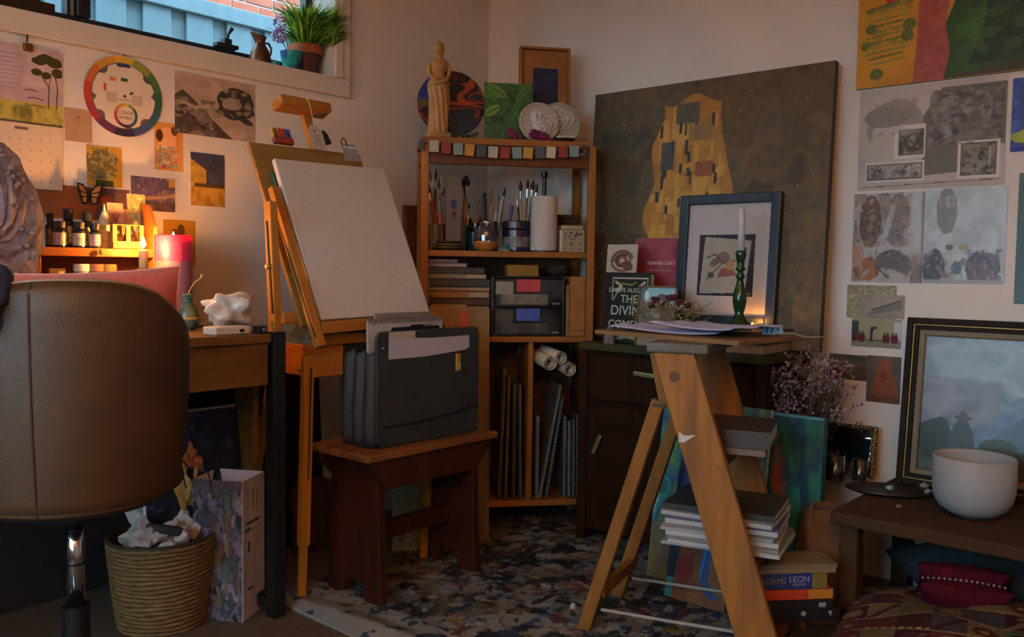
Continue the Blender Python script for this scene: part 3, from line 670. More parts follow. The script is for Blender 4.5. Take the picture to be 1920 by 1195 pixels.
def crumple(name, label, cat, loc, rad, m, seed, sub=3, parent=None, group=None, amp=.35, rot=None, smooth=False):
    bm = bmesh.new(); bmesh.ops.create_icosphere(bm, subdivisions=sub, radius=1.0)
    rr = random.Random(seed); rg = [Vector((rr.uniform(-1, 1), rr.uniform(-1, 1), rr.uniform(-1, 1))).normalized() for _ in range(14)]
    zmin = 9
    for v in bm.verts:
        n = v.co.normalized(); d = 1.0
        for k, g in enumerate(rg): d += amp*.3*math.sin(9*n.dot(g)+k*2.1)*(abs(n.dot(g))**.5) - amp*.12*max(0, n.dot(g))**6*2
        d *= 1+rr.uniform(-.06, .06)*amp*2
        v.co = Vector((n.x*rad[0], n.y*rad[1], n.z*rad[2]))*d; zmin = min(zmin, v.co.z)
    for v in bm.verts: v.co.z -= zmin
    me = bpy.data.meshes.new(name); bm.to_mesh(me); bm.free(); me.materials.append(m)
    if smooth: me.shade_smooth()
    o = bpy.data.objects.new(name, me); COL.objects.link(o)
    if parent: o.parent = parent
    place(o, loc, rot) if not parent else setattr(o, 'location', loc)
    if label: tag(o, label, cat, group)
    return o
m_bagp = mat('crinkled_plastic', '#c9c2ba', '#b8b0aa', rough=.3, scale=30, bump=.3, bscale=60)
crumple('plastic_bag', 'crumpled translucent white plastic bag at the desk end', 'bag', (-1.6, -.49, DZ), (.07, .05, .05), m_bagp, 6, amp=.24, smooth=True, sub=4)

# geode slab
gp = ony(-44, 410, -.3)
gs = thing('crystal_slab', 'large grey violet crystal geode slab standing on the desk', 'geode', (gp[0], -.33, DZ), rz(12))
m_geo = mat('amethyst_matrix', '#75676e', '#9c8d92', rough=.75, scale=22, bump=.5, bscale=60, spec=.15); m_geor = mat('geode_rind', '#4a443e', '#5d564c', rough=.8, scale=30, bump=.6)
rr = random.Random(8); N_ = 40; ol = []
for k in range(N_):
    a = 2*math.pi*k/N_; rad = (1+.05*math.sin(3*a+1)+.03*math.sin(7*a)+rr.uniform(-.02, .02)); ol.append((.135*rad*math.cos(a), .24*rad*math.sin(a)))
zm = min(y for x, y in ol)
def slab(u, v):
    k = int(round(u*N_)) % N_; x, y = ol[k]; n = math.sin(9*u*6.28+v*17)*math.sin(v*23+u*31)
    return (x*v, -.028-.012*(1-v)*n - .01*(1-v**3), (y*v-zm))
MB().grid(slab, N_, 10, True).build('crystal_face', m_geo, gs, smooth=False)
MB().prism([(x*1.01, y*1.01-zm) for x, y in ol], -.025, .028, Matrix(((1, 0, 0, 0), (0, 0, -1, 0), (0, 1, 0, 0), (0, 0, 0, 1)))).build('rind', m_geor, gs)
b = MB()
for k in range(60):
    a = rr.uniform(0, 6.28); t = rr.uniform(.55, .95); b.ball((.13*t*math.cos(a), -.036, .235*t*math.sin(a)-zm), rr.uniform(.004, .009), 5, 3)
b.build('crystals', mat('pale_quartz', '#8a7c7c', rough=.5, spec=.2), gs)

# ------------------------------------------------------------------ swivel chair
chx, chy = -2.194, -.884
ang = 67.5
ch = thing('swivel_chair', 'brown leather tub swivel chair seen from behind at the desk', 'chair', (chx, chy, 0), rz(ang-90))
m_lea = mat('tan_leather', '#42290a', '#372106', rough=.55, scale=7, bump=.12, bscale=220)
RO, RI = .222, .175
def ztop(a): return .967-.145*(abs(a)/90)**2.6
def shell(u, v):
    # cross-section loop v: outer bottom -> outer top -> inner top -> inner bottom
    a = -118+236*u; t = math.radians(-90+a); zt = ztop(a); ab = abs(a)
    if ab > 100: zt -= (ab-100)*.004
    zb = .535+.02*(ab/118)**2
    k = v*10
    if k <= 5: f_ = k/5; r_ = RO*(1-.10*(1-f_)**2.2) ; z = zb+(zt-zb)*f_*.96
    elif k <= 6: f_ = k-5; r_ = RO-(RO-RI)*.3*f_; z = zb+(zt-zb)*(.96+.035*f_)
    elif k <= 7: f_ = k-6; r_ = RO-(RO-RI)*(.3+.4*f_); z = zt
    elif k <= 8: f_ = k-7; r_ = RO-(RO-RI)*(.7+.3*f_); z = zb+(zt-zb)*(1-.04*f_)
    else: f_ = (k-8)/2; r_ = RI*(1-.06*f_); z = zb+(zt-zb)*(.96-.9*f_)
    return (r_*math.cos(t)*1.0, r_*math.sin(t)*1.0, z)
MB().grid(shell, 60, 20).build('back_shell', m_lea, ch, smooth=True)
def seamline(a):
    out = []
    for k in range(14):
        p_ = shell((a+118)/236, k/13*.58); out.append((p_[0]*1.004, p_[1]*1.004, p_[2]))
    return out
m_seam = mat('leather_seam', '#3c2410', rough=.6)
MB().tube(seamline(-18), .0022, 6).build('seam', m_seam, ch)
MB().tube([Vector(shell(u/40, .62))+Vector((0, 0, .002)) for u in range(41)], .0028, 6).build('piping', mat('worn_piping', '#8a6a48', rough=.5), ch)
MB().lathe([(.001, .52), (.17, .52), (.205, .545), (.2, .60), (.17, .615), (.001, .615)], 36, cap=False).build('seat', m_lea, ch, smooth=True)
MB().lathe([(.09, .49), (.1, .515), (.1, .522)], 24).build('seat_plate', m_black, ch)
m_chrome = mat('chrome', '#b8bcc0', rough=.12, metal=1.0)
MB().lathe([(.017, .30), (.017, .49)], 24).build('gas_lift', m_chrome, ch, smooth=True)
MB().lathe([(.0175, .385), (.0175, .39)], 24).build('lift_ring', m_black, ch); MB().lathe([(.0175, .455), (.0175, .459)], 24).build('lift_ring', m_black, ch)
MB().lathe([(.03, .06), (.026, .30)], 24).build('column', m_black, ch)
for k in range(5):
    a = math.radians(72*k+20); e = (.26*math.cos(a), .26*math.sin(a), .065)
    lg = MB().tube([(.02*math.cos(a), .02*math.sin(a), .1), e], [.022, .014], 8).build('base_leg', m_chrome, ch)
    MB().lathe([(.024, -.011), (.025, 0), (.024, .011)], 16, Matrix.Translation((e[0], e[1], .0255)) @ Matrix.Rotation(a, 4, 'Z') @ Matrix.Rotation(math.radians(90), 4, 'X')).build('caster', m_blackpl, lg)
# cushion in the chair
def pillow(w_, h_, t_, n=18, flop=0.0):
    b_ = MB()
    for sg in (1, -1):
        def fn(u, v, sg=sg):
            x, y = (u-.5)*2, (v-.5)*2; e = (max(0, (1-abs(x)**2.6))*max(0, (1-abs(y)**2.6)))**.45
            pinch = 1-.07*(1-abs(x)**2)*abs(y)**3; pinch2 = 1-.07*(1-abs(y)**2)*abs(x)**3
            return (x*w_/2*pinch2, -sg*t_/2*e, y*h_/2*pinch + flop*x*x)
        b_.grid(fn, n, n)
    return b_
m_cor = mat('coral_linen', '#b4503c', '#a34632', rough=.9, scale=120, bump=.35, bscale=260, sheen=.3)
c_ = thing('coral_cushion', 'coral linen cushion propped inside the leather chair', 'cushion', (chx+.05, chy+.01, .622), rz(-27) @ ry(-3))
o = pillow(.37, .25, .1).build('cover', m_cor, c_, smooth=True); o.location = (0, 0, .24)
ed = []
for k in range(65):
    t = k/64*4; s_ = int(t) % 4; f_ = (t-int(t))*2-1
    x, y = [(f_, 1), (1, -f_), (-f_, -1), (-1, f_)][s_]
    ed.append((x*.185*(1-.07*(1-y*y)*abs(x)**3), 0, .24+y*.125*(1-.07*(1-x*x)*abs(y)**3)))
MB().tube(ed, .0022, 6, cap=False).build('piping', mat('pale_coral_trim', '#c88a7c', rough=.9), c_)
q = ony(5, 505, -1.0)
crumple('denim_cloth', 'bunched dark blue denim cloth on the chair top', 'cloth', (q[0]-.055, -1.0, .86), (.07, .05, .07), mat('denim', '#1d2c46', '#16213a', rough=.9, scale=90, bump=.3), 21, amp=.2, smooth=True, sub=4)

# ------------------------------------------------------------------ waste basket and what is around it
bk = thing('waste_basket', 'round woven wicker waste basket full of paper', 'basket', (-1.76, -.40, 0))
m_wick = mat('woven_straw', '#8a6232', '#5e3f1e', rough=.8, scale=12, stretch=(3, 3, 14), bump=.5, bscale=30)
nr = 20; bh_ = .245
for k in range(nr):
    z = bh_*(k+.5)/nr; r_ = .112+.03*(z/bh_)**.8; b_ = MB(); ns = 44; nn = 6
    def ring(u, v, r_=r_, z=z, k=k):
        t = 2*math.pi*u; a = 2*math.pi*v; w2 = .0045*(1+.25*math.sin(t*22+k*math.pi)); ww = .0072
        return ((r_+w2*math.cos(a))*math.cos(t), (r_+w2*math.cos(a))*math.sin(t), z+ww*math.sin(a)+.0015*math.sin(t*5+k))
    b_.grid(ring, ns, nn, True).build('woven_coil', m_wick, bk, smooth=True)
MB().lathe([(.001, .003), (.112, .003)], 32, cap=False).build('bottom', m_wick, bk)
MB().lathe([(.106, .01), (.132, .23)], 32, cap=False).build('lining', mat('basket_lining', '#2c1f12', rough=.9), bk)
MB().lathe([(.138, bh_-.003), (.144, bh_), (.144, bh_+.006), (.138, bh_+.009), (.134, bh_)], 40, cap=False).build('rim', mat('dark_rim', '#3c2814', rough=.7), bk)
m_pap = mat('crumpled_paper', '#b8aca6', '#a3978f', rough=.8, scale=20, bump=.2); m_pap2 = mat('pink_tissue', '#a58f86', rough=.85)
for k, (dx, dy, dz, rad, mm, lab) in enumerate(((-.06, -.03, .185, (.055, .05, .05), m_pap2, 'crumpled pinkish tissue at the left rim of the basket'), (.0, -.06, .18, (.05, .045, .045), m_pap, 'crumpled white paper at front of the waste basket'), (.055, -.02, .19, (.055, .05, .05), m_pap, 'crumpled white paper at right rim of the basket'), (.01, .06, .2, (.06, .05, .06), m_pap, 'crumpled white paper at the back of the basket'))):
    crumple('crumpled_paper', lab, 'paper', (-1.76+dx, -.40+dy, dz), rad, mm, 30+k, amp=.45, group='papers in the waste basket')
t = thing('roller_handle', 'dark grey ribbed handle sticking out of the basket', 'handle', (-1.8, -.46, .265), rz(-20))
MB().tube([(-.03, 0, .03), (0, 0, .02), (.05, -.005, .006), (.058, -.005, .002)], [.008, .013, .014, .01], 12).build('grip', mat('grey_rubber', '#28262a', rough=.7), t, smooth=True)
t = thing('milk_carton_box', 'white folded card box standing in the basket', 'box', (-1.715, -.345, .23), rz(20) @ rx(-6))
MB().bb((-.03, -.02, 0), (.03, .02, .125)).build('box_body', mat('white_card', '#b4b0ac', rough=.6), t, bevel=.002); MB().bb((.03, -.02, 0), (.0315, .02, .12)).build('side_stripe', mat('olive_stripe', '#6d6a3c', rough=.6), t)
m_wrap = mat('floral_wrap', '#7d6c2e', '#a8894a', rough=.7, scale=26, ramp=(.4, .55))
crumple('floral_wrapping', 'crumpled yellow green floral wrapping paper above the basket', 'wrapping', Vector(ony(350, 925, -.37))-Vector((0, 0, .12)), (.045, .04, .1), m_wrap, 41, amp=.4)
crumple('orange_wrapping', 'scrap of orange printed wrapping beside the chair edge', 'wrapping', Vector(ony(357, 868, -.37))-Vector((0, 0, .03)), (.03, .025, .04), mat('orange_wrap', '#a8502a', '#8a6a3a', rough=.6, scale=30), 43, amp=.4)
# gift bag
gb = thing('gift_bag', 'paper gift bag with floral front and white lettered side', 'bag', (-1.614, -.572, 0), rz(30))
gw, gd, gh = .13, .15, .4
m_bagw = mat('white_bag_paper', '#b8b4c0', rough=.6)
b = MB(); b.bb((0, 0, 0), (gw, gd, .002)); b.bb((0, gd-.001, 0), (gw, gd, gh)); b.bb((gw-.001, 0, 0), (gw, gd, gh)); b.build('bag_back', m_bagw, gb)
p = Pic(50, 90, '#b6b2be'); p.rect(0, 0, .3, 1, '#9a8c90', .7); p.rect(.42, .78, .5, .92, '#8a7c80'); p.rect(.62, .75, .66, .92, '#8a7c80')
for k in range(22): p.rect(.36, .1+k*.025, .36+.5*(.4+.6*abs(math.sin(k*1.7))), .108+k*.025, '#77727e', .75)
p.rect(.15, .67, .75, .69, '#3a3640'); p.rect(.1, .62, .35, .65, '#4a4450'); p.ell(.28, .53, .05, .02, '#2a262c'); p.ell(.28, .49, .05, .02, '#2a262c'); p.rect(.25, .2, .45, .22, '#3a3640'); p.poly([(0, 0), (1, 0), (1, .08), (.35, .12)], '#a8a4b4')
o = picmesh('side_panel', p, gw, gh, PAPER, depth=.001); o.parent = gb; mm = WL.to_4x4(); mm.translation = Vector((gw/2, 0, gh/2)); o.matrix_local = mm
p = Pic(60, 90, '#3a3c40'); p.noise(['#23282a', '#4a4a52', '#2c3a3a', '#6d6070', '#1c2024'], 7, 11, 3); p.noise(['#6d5a6a', '#7a7484'], 8, 12, 6, thr=.62); blots(p, 50, ['#6d5a2c', '#5c3038', '#6a6238', '#4a5a4c', '#8a7c80'], (.3, .1, 1, .9), 8, .03, .09, .7); p.rect(0, .93, 1, 1, '#5c4a52', .6)
o = picmesh('floral_front', p, gd, gh, PAPER, depth=.001); o.parent = gb; mm = Matrix(((0, 0, -1, 0), (-1, 0, 0, 0), (0, 1, 0, 0), (0, 0, 0, 1))); mm.translation = Vector((0, gd/2, gh/2)); o.matrix_local = mm
for yy in (.09, .17): MB().tube([(0, yy, gh-.03), (-.005, yy+.01, gh+.02), (-.004, yy+.04, gh+.03)], .002, 6).build('cord', m_black, gb)
# dark blue canvas under the desk
p = Pic(60, 80, '#0f1526'); p.noise(['#0b0f1c', '#18244a', '#0d1428', '#1c3a5a', '#2a1c4a'], 4, 6, 2); p.noise(['#3a6a8a', '#5a3a8a'], 9, 14, 7, thr=.68, a=.7)
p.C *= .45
o = picmesh('galaxy_canvas', p, .34, .58, OILP, depth=.018, edge='#c9c4be'); rot = WL @ rx(-8)
xr = ony(457, 795, -.34)[0]
place(o, Vector((xr-.17, -.385, .285)), rot); tag(o, 'dark blue painted canvas leaning under the desk', 'painting')

# added uplighter out of view, put in to warm the ceiling and upper walls
fl_ = thing('added_uplighter', 'unseen black uplighter added to warm the upper walls', 'lamp', (-3.75, -3.35, 0))
MB().lathe([(.14, 0), (.14, .015), (.015, .03)], 32).build('base', m_black, fl_); MB().lathe([(.012, .03), (.012, 1.6)], 16).build('pole', m_black, fl_)
MB().lathe([(.015, 1.6), (.1, 1.64), (.17, 1.74), (.168, 1.74), (.098, 1.646), (.012, 1.61)], 40, cap=False).build('bowl_shade', m_black, fl_, smooth=True)
mg = bpy.data.materials.new('added_lamp_bulb'); mg.use_nodes = True; n_ = mg.node_tree.nodes; e_ = n_.new('ShaderNodeEmission'); e_.inputs[0].default_value = (1.0, .41, .11, 1); e_.inputs[1].default_value = UPLIGHT
mg.node_tree.links.new(e_.outputs[0], n_['Material Output'].inputs['Surface'])
MB().ball((0, 0, 1.68), .035, 20, 12).build('bulb', mg, fl_, smooth=True)

wb = tag(MB().bb((-.18, -.002, 0), (.18, .002, .575)).build('white_mount_board', mat('white_foam_board', '#a8a49e', rough=.8)), 'white mount board edge showing behind the dark blue canvas', 'board')
place(wb, Vector((xr-.165, -.395, .004)), rx(-8))

xa_, xb_ = ony(350, 760, -.1)[0], ony(604, 760, -.1)[0]
pf = thing('added_black_case', 'large black case added over the dark gap behind the easel', 'portfolio', ((xa_+xb_)/2, -.11, 0), rx(-4))  # dark case added to blacken the pale wall past the desk end
MB().bb((-(xb_-xa_)/2, -.016, 0), ((xb_-xa_)/2, .016, .70)).build('case_body', mat('added_case_black', '#14100d', '#0f0c0a', rough=.8, spec=.15), pf, bevel=.006)
MB().tube([(-.07, 0, .70), (-.06, 0, .722), (.06, 0, .722), (.07, 0, .70)], .005, 8).build('handle', m_blackpl, pf)

# ------------------------------------------------------------------ easel (faces -Y)
m_ease = wood('beech_easel', '#a8702f', '#8f5a22', 2, rough=.45); m_easex = wood('beech_easel_bar', '#a8702f', '#8f5a22', 0, rough=.45)
EX0, EX1 = -1.372, -.928; EC = (EX0+EX1)/2
ez = thing('box_easel', 'wooden box easel holding the blank canvas beside the desk', 'easel', (EC, -.45, 0))
def el(p): return (p[0]-EC, p[1]+.45, p[2])
KS = .4589
def inc(x, z, off=0.0):  # a point on the canvas plane; off>0 is behind it
    return Vector((x-EC, -.6+KS*(z-.843)+.45+off*.909, z-off*.417))
# sketch box
BX0, BX1 = -1.385, -.915
MB().bb(el((BX0, -.59, .672)), el((BX1, -.575, .765))).build('box_front', m_easex, ez, bevel=.003)
MB().bb(el((BX0, -.575, .672)), el((BX0+.014, -.30, .765))).build('box_side', wood('box_side_wood', '#b0692a', '#9a5520', 1), ez, bevel=.003)
MB().bb(el((BX1-.014, -.575, .672)), el((BX1, -.30, .765))).build('box_side', MATS['box_side_wood'], ez, bevel=.003)
MB().bb(el((BX0+.014, -.575, .672)), el((BX1-.014, -.30, .68))).build('box_bottom', m_easex, ez)
MB().bb(el((BX0+.014, -.31, .68)), el((BX1-.014, -.30, .765))).build('box_back', m_easex, ez)
q = onx(566, 692, BX0)
kn = MB().ball(el((BX0-.006, q[1], q[2])), .009, 10, 6).build('brass_catch', m_brass, ez)
# front legs
m_leg = wood('easel_leg_wood', '#a8782f', '#936426', 2)
for x, nm in ((-1.405, 'leg'), (-.905, 'leg')):
    o = MB().bar(el((x, -.565, .17)), el((x+.008, -.575, .735)), .032, .024).build('leg', m_leg, ez, bevel=.002)
    MB().bar(el((x+.004, -.575, .24)), el((x+.01, -.5875, .70)), .005, .004).build('slot', mat('slot_shadow', '#2c1a0a', rough=.8), o)
    MB().bar(el((x-.004, -.56, 0)), el((x, -.565, .17)), .021, .018).build('leg_tip', m_leg, o, bevel=.002)
for x in (-1.34, -.96): MB().bar(el((x, -.12, 0)), el((x, -.32, .68)), .03, .022, (1, 0, 0)).build('leg', m_leg, ez, bevel=.002)
# lid rails and tray
MB().bar(inc(-.965, .80, .08), inc(-.965, 1.3, .08), .028, .02, (0, -1, 0)).build('lid_rail', m_ease, ez, bevel=.002)
for x in (-1.398,):
    a, b_ = onx(601, 652, -1.398), onx(513, 352, -1.398)
    o = MB().bar(el((x, a[1], a[2])), el((x, b_[1], b_[2])), .028, .024, (0, -1, 0)).build('lid_rail', m_ease, ez, bevel=.002)
    MB().bar(Vector(el((x-.013, a[1], a[2])))+Vector((0, .005, .03)), Vector(el((x-.013, b_[1], b_[2])))+Vector((0, -.02, -.06)), .006, .003, (-1, 0, 0)).build('slot', MATS['slot_shadow'], o)
MB().box(((BX0+EX1)/2+.0125-EC, -.5935+.45, .827), (EX1-BX0+.015, .057, .034), ry(-1.9)).build('canvas_tray', m_easex, ez, bevel=.003)
MB().bb(el((BX0+.02, -.6, .766)), el((EX1, -.57, .80))).build('tray_bar', wood('tray_bar_wood', '#8a5a28', '#704618', 0), ez, bevel=.003)
# side support arm behind the canvas
a, b_ = onx(519, 612, -1.46), onx(507, 378, -1.46)
o = MB().bar(el((-1.46, a[1], .70)), el((-1.46, b_[1], b_[2])), .034, .026, (1, 0, 0)).build('support_arm', m_ease, ez, bevel=.003)
q = onx(505, 500, -1.475); MB().bar(Vector(el((-1.4745, a[1], .86))), Vector(el((-1.4745, b_[1]-.002, 1.13))), .007, .003, (1, 0, 0)).build('slot', MATS['slot_shadow'], o)
MB().lathe([(.007, 0), (.009, .004), (.006, .01)], 12, Matrix.Translation(el((-1.477, q[1], q[2]))) @ Matrix.Rotation(math.radians(-90), 4, 'Y')).build('wing_nut', m_brass, o)
MB().bb(el((-1.45, a[1]-.02, .83)), el((-1.385, a[1]+.02, .862))).build('cross_block', m_easex, ez, bevel=.003)
# mast and top holder
def onplane(px, py, off=0.0):
    d = ray(px, py); nn = np.array([0, -.909, .417]); p0 = np.array([0, -.6+off*.909, .843-off*.417]); return CAM + d*(((p0-CAM)@nn)/(d@nn))
q = onplane(577, 196, .03); MX = q[0]
MB().bar(inc(MX, .86, .055), inc(MX, q[2]-.005, .055), .034, .02, (0, -1, 0)).build('mast', m_ease, ez, bevel=.002)
ql, qr = onplane(531, 195, .0), onplane(622, 200, .0)
tilt = WL @ rx(-24.6)
MB().box(inc((ql[0]+qr[0])/2, q[2], .03), (qr[0]-ql[0], .034, .06), tilt).build('top_holder', m_easex, ez, bevel=.006)
# canvases and boards on the easel
CT = Matrix(((1, 0, 0), (0, .417, .909), (0, -.909, .417))).transposed()
cw_, chh = EX1-EX0, .535
CTR = CT @ rz(1.2)   # the canvas sits a little crooked on its tray
def onb(z, off): return Vector(inc(EX0+.006, z, off))+Vector((EC, -.45, 0))
cv = thing('blank_canvas', 'blank white stretched canvas resting on the easel', 'canvas', onb(.843, 0)+CTR @ Vector((cw_/2, 0, 0)), CTR)
m_canv = mat('primed_canvas', '#bcb4ab', '#b6aea5', rough=.85, scale=160, bump=.06, bscale=500)
MB().bb((-cw_/2, 0, -.018), (cw_/2, chh, 0)).build('canvas_face', m_canv, cv, bevel=.003)
bd = tag(MB().bb((-.262, 0, -.014), (.175, .612, 0)).build('drawing_board', wood('drawing_board_ply', '#8a6a38', '#7a5a2c', 0, rough=.6), bevel=.002), 'brown plywood drawing board behind the blank canvas', 'board'); place(bd, onb(.843, .045)+CTR @ Vector((cw_/2, 0, 0)), CTR)
p = Pic(40, 50, '#2a3a34'); p.noise(['#1c2a3a', '#2c5a44', '#5a2420', '#22304a', '#3a2a1c'], 4, 6, 5)
o = picmesh('dark_painting', p, .43, .5, OILP, depth=.016, edge='#3a5a48'); place(o, onb(.843, .04) + CTR @ Vector((cw_/2-.01, .25, 0)), CTR); tag(o, 'dark green painted canvas sandwiched behind the blank canvas', 'painting')
# pastel set on the board top
def onboard(px, py): return Vector(onplane(px, py, .045))
q = onboard(528, 268)
ps = thing('pastel_tray', 'small red tray of bright pastel sticks on the board top', 'pastels', q + CT @ Vector((0, -.006, .002)), CT)
MB().bb((-.036, -.004, 0), (.036, .018, .016)).build('tray', mat('red_tray', '#8a3428', rough=.5), ps, bevel=.002)
for k, cc in enumerate(('#b0a030', '#7a4424', '#b8502c', '#b83c34', '#a83038', '#2c3a88', '#27306a')):
    MB().lathe([(.0045, .004), (.0045, .05), (.002, .053)], 10, Matrix.Translation((-.032+k*.0105, 0, .008)) @ Matrix.Rotation(math.radians(-90), 4, 'X')).build('pastel_stick', mat('pastel_%d' % k, cc, rough=.7), ps)
# hanging tag
q = Vector(onplane(577, 200, -.002)); q2 = Vector(onplane(594, 258, -.004))
tg = thing('hanging_tag', 'white lettered paper tag hanging by a string on easel top', 'tag', q2, CT)
MB().prism([(-.027, -.045), (.027, -.045), (.027, .02), (.014, .045), (-.014, .045), (-.027, .02)], 0, .0015).build('tag_card', mat('tag_paper', '#b5a99c', '#a89c8f', rough=.7, scale=20), tg)
for k in range(6): MB().box((0, .008-k*.008, .0017), (.034-.006*(k % 3), .0018, .0003)).build('print_line', mat('faded_ink', '#75685e', rough=.8), tg)
MB().lathe([(.004, 0), (.004, .002)], 12, Matrix.Translation((-.004, .022, .0005))).build('wax_dot', mat('brown_dot', '#4a3020', rough=.6), tg)
loc = CT.transposed() @ (q-q2)
MB().tube([(0, .043, .001), (loc.x*.5, loc.y*.55, .006), (loc.x, loc.y, .01), (loc.x, loc.y+.03, .004)], .0012, 5).build('string', mat('white_string', '#c9c0b4', rough=.8), tg)
q = onboard(617, 272)
t = thing('dark_brush', 'dark bristly brush standing at board top beside the tag', 'brush', q, CT)
MB().tube([(-.006, .0, .006), (-.012, .03, .008), (-.02, .045, .008)], [.011, .009, .006], 8).build('bristles', mat('dark_bristle', '#241a14', rough=.9, bump=.5), t)
q = onboard(657, 290)
t = thing('clipped_notepad', 'tiny spiral notepad clipped on the board with a bulldog clip', 'notepad', q, CT)
MB().bb((-.032, -.03, .002), (.032, .03, .006)).build('pages', mat('bluish_page', '#8f8f92', '#7d7c7e', rough=.6), t)
for k in range(9): MB().tube([(-.026+k*.0065, .026, .006), (-.026+k*.0065, .034, .006), (-.026+k*.0065, .034, .001)], .0012, 5).build('coil', m_black, t)
MB().bb((-.03, .018, .006), (.03, .03, .0075)).build('header_strip', mat('sky_strip', '#9fc0cc', rough=.5), t)
MB().tube([(-.03, .026, .008), (-.034, .045, .01), (-.022, .055, .012), (-.012, .045, .01), (-.014, .026, .008)], .0022, 6).build('clip', mat('dark_steel', '#2a2422', rough=.35, metal=.7), t)

# ------------------------------------------------------------------ stool and briefcase
m_stt = mat('worn_stool_top', '#7d5026', '#5a3516', rough=.55, scale=9, stretch=(.6, 4, 4)); m_stl = wood('mahogany_stool', '#3c1a10', '#2c120b', 2)
st = thing('wooden_stool', 'dark red brown wooden stool with slab legs under the briefcase', 'stool', (-1.08, -.66, 0))
MB().bb((-.277, -.14, .442), (.277, .14, .465)).build('seat', m_stt, st, bevel=.006)
for sx in (-1, 1):
    MB().prism([(-.125, 0), (-.05, 0), (-.035, .06), (.035, .06), (.05, 0), (.125, 0), (.105, .442), (-.105, .442)], -.014, .014, Matrix(((0, 0, 1, sx*.2), (1, 0, 0, 0), (0, 1, 0, 0), (0, 0, 0, 1)))).build('leg', m_stl, st, bevel=.003)
for sy in (-1, 1): MB().prism([(-.25, .442), (.25, .442), (.25, .41), (.19, .35), (-.19, .35), (-.25, .41)], -.009, .009, Matrix(((1, 0, 0, 0), (0, 0, 1, sy*.115), (0, 1, 0, 0), (0, 0, 0, 1)))).build('apron', m_stl, st, bevel=.002)
MB().bb((-.215, -.018, .16), (.215, .018, .215)).build('stretcher', m_stl, st, bevel=.003)

m_case = mat('black_leather', '#2b3132', '#232829', rough=.55, scale=20, bump=.25, bscale=160)
m_casei = mat('case_lining', '#0d0c0c', rough=.9)
bx = thing('leather_briefcase', 'open black leather briefcase with brass clasp on the stool', 'briefcase', (-1.068, -.68, .466))
def rrect(x0, z0, x1, z1, r_, n=6, rb=None):
    rb = r_ if rb is None else rb; out = []
    for (cx, cz, a0, rr_) in ((x1-rb, z0+rb, -90, rb), (x1-r_, z1-r_, 0, r_), (x0+r_, z1-r_, 90, r_), (x0+rb, z0+rb, 180, rb)):
        for k in range(n+1):
            a = math.radians(a0+90*k/n); out.append((cx+rr_*math.cos(a), cz+rr_*math.sin(a)))
    return out
VY = Matrix(((1, 0, 0, 0), (0, 0, -1, 0), (0, 1, 0, 0), (0, 0, 0, 1)))  # polygon x,z extruded along -y
def vy(y): m = VY.copy(); m[1][3] = y; return m
MB().prism(rrect(-.215, 0, .222, .345, .022, rb=.035), 0, .012, vy(-.058)).build('front_panel', m_case, bx, bevel=.004)
MB().prism(rrect(-.215, 0, .222, .36, .03, rb=.035), 0, .01, vy(.1)).build('back_panel', m_case, bx, bevel=.003)
for sx in (-1, 1):
    for k in range(3):
        y0 = -.055+k*.05
        MB().grid(lambda u, v, y0=y0, sx=sx: ((.205+.02*math.sin(math.pi*u))*sx - (.004*math.sin(v*5) if sx < 0 else 0)+.004, y0+.05*u, v*(.29-.012*math.sin(math.pi*u))), 10, 10).build('gusset_fold', m_case, bx, smooth=True, solid=.004)
MB().bb((-.205, -.05, .0), (.21, .09, .008)).build('bottom', m_case, bx); MB().bb((-.2, .005, .008), (.205, .012, .25)).build('divider', m_casei, bx)
MB().tube([(-.19, -.072, .062), (-.05, -.0725, .062), (.1, -.072, .073), (.215, -.07, .088)], .0035, 8).build('pocket_slit', mat('slit_black', '#060707', rough=.8), bx)
cl = MB().bb((.11, -.076, .205), (.132, -.07, .262)).build('clasp', m_brass, bx, bevel=.003); MB().bb((.117, -.081, .208), (.127, -.076, .232)).build('clasp_button', mat('pale_brass', '#c8b88a', rough=.3, metal=.7), cl, bevel=.002)
MB().lathe([(.007, 0), (.006, .004), (.002, .005)], 12, Matrix.Translation((-.192, -.07, .295)) @ Matrix.Rotation(math.radians(90), 4, 'X')).build('snap', m_chrome, bx)
MB().prism([(-.17, .262), (-.02, .262), (.15, .272), (.172, .28), (.17, .318), (.0, .318), (-.17, .326)], 0, .0015, vy(-.0705)).build('paper_strip', mat('white_strip', '#a8a2ae', rough=.7), bx)
MB().prism([(-.17, .324), (-.065, .322), (-.065, .343), (-.17, .343)], 0, .001, vy(-.0705)).build('cream_note', mat('cream_note', '#a59a8c', rough=.7), bx)
def sketchpad(label, px0, px1, pytop, y, zb, group, tilt=-5):
    A = ony((px0+px1)/2, pytop, y); w_ = ony(px1, pytop, y)[0]-ony(px0, pytop, y)[0]; h_ = A[2]-zb
    t = thing('sketchpad', label, 'sketchpad', (A[0], y, zb), rx(tilt), group)
    MB().bb((-w_/2, -.003, 0), (w_/2, .003, h_-.008)).build('pages', mat('pad_paper', '#a9a8a6', '#9c9b99', rough=.7), t)
    n = int(w_/.0065)
    b_ = MB()
    for k in range(n):
        x = -w_/2+.004+k*(w_-.008)/(n-1); b_.tube([(x, -.005, h_-.016), (x, -.006, h_-.004), (x, 0, h_), (x, .006, h_-.004), (x, .005, h_-.016)], .0011, 5)
    b_.build('wire_binding', mat('wire_steel', '#8d8d8c', rough=.35, metal=.8), t)
    return t
sketchpad('white wire bound sketchpad in the briefcase, front one', 694, 834, 595, -.700, .48, 'sketchpads in the briefcase', -1)
sketchpad('white wire bound sketchpad in the briefcase, rear one', 706, 812, 586, -.680, .48, 'sketchpads in the briefcase', -1)
A = ony(780, 612, -.722)
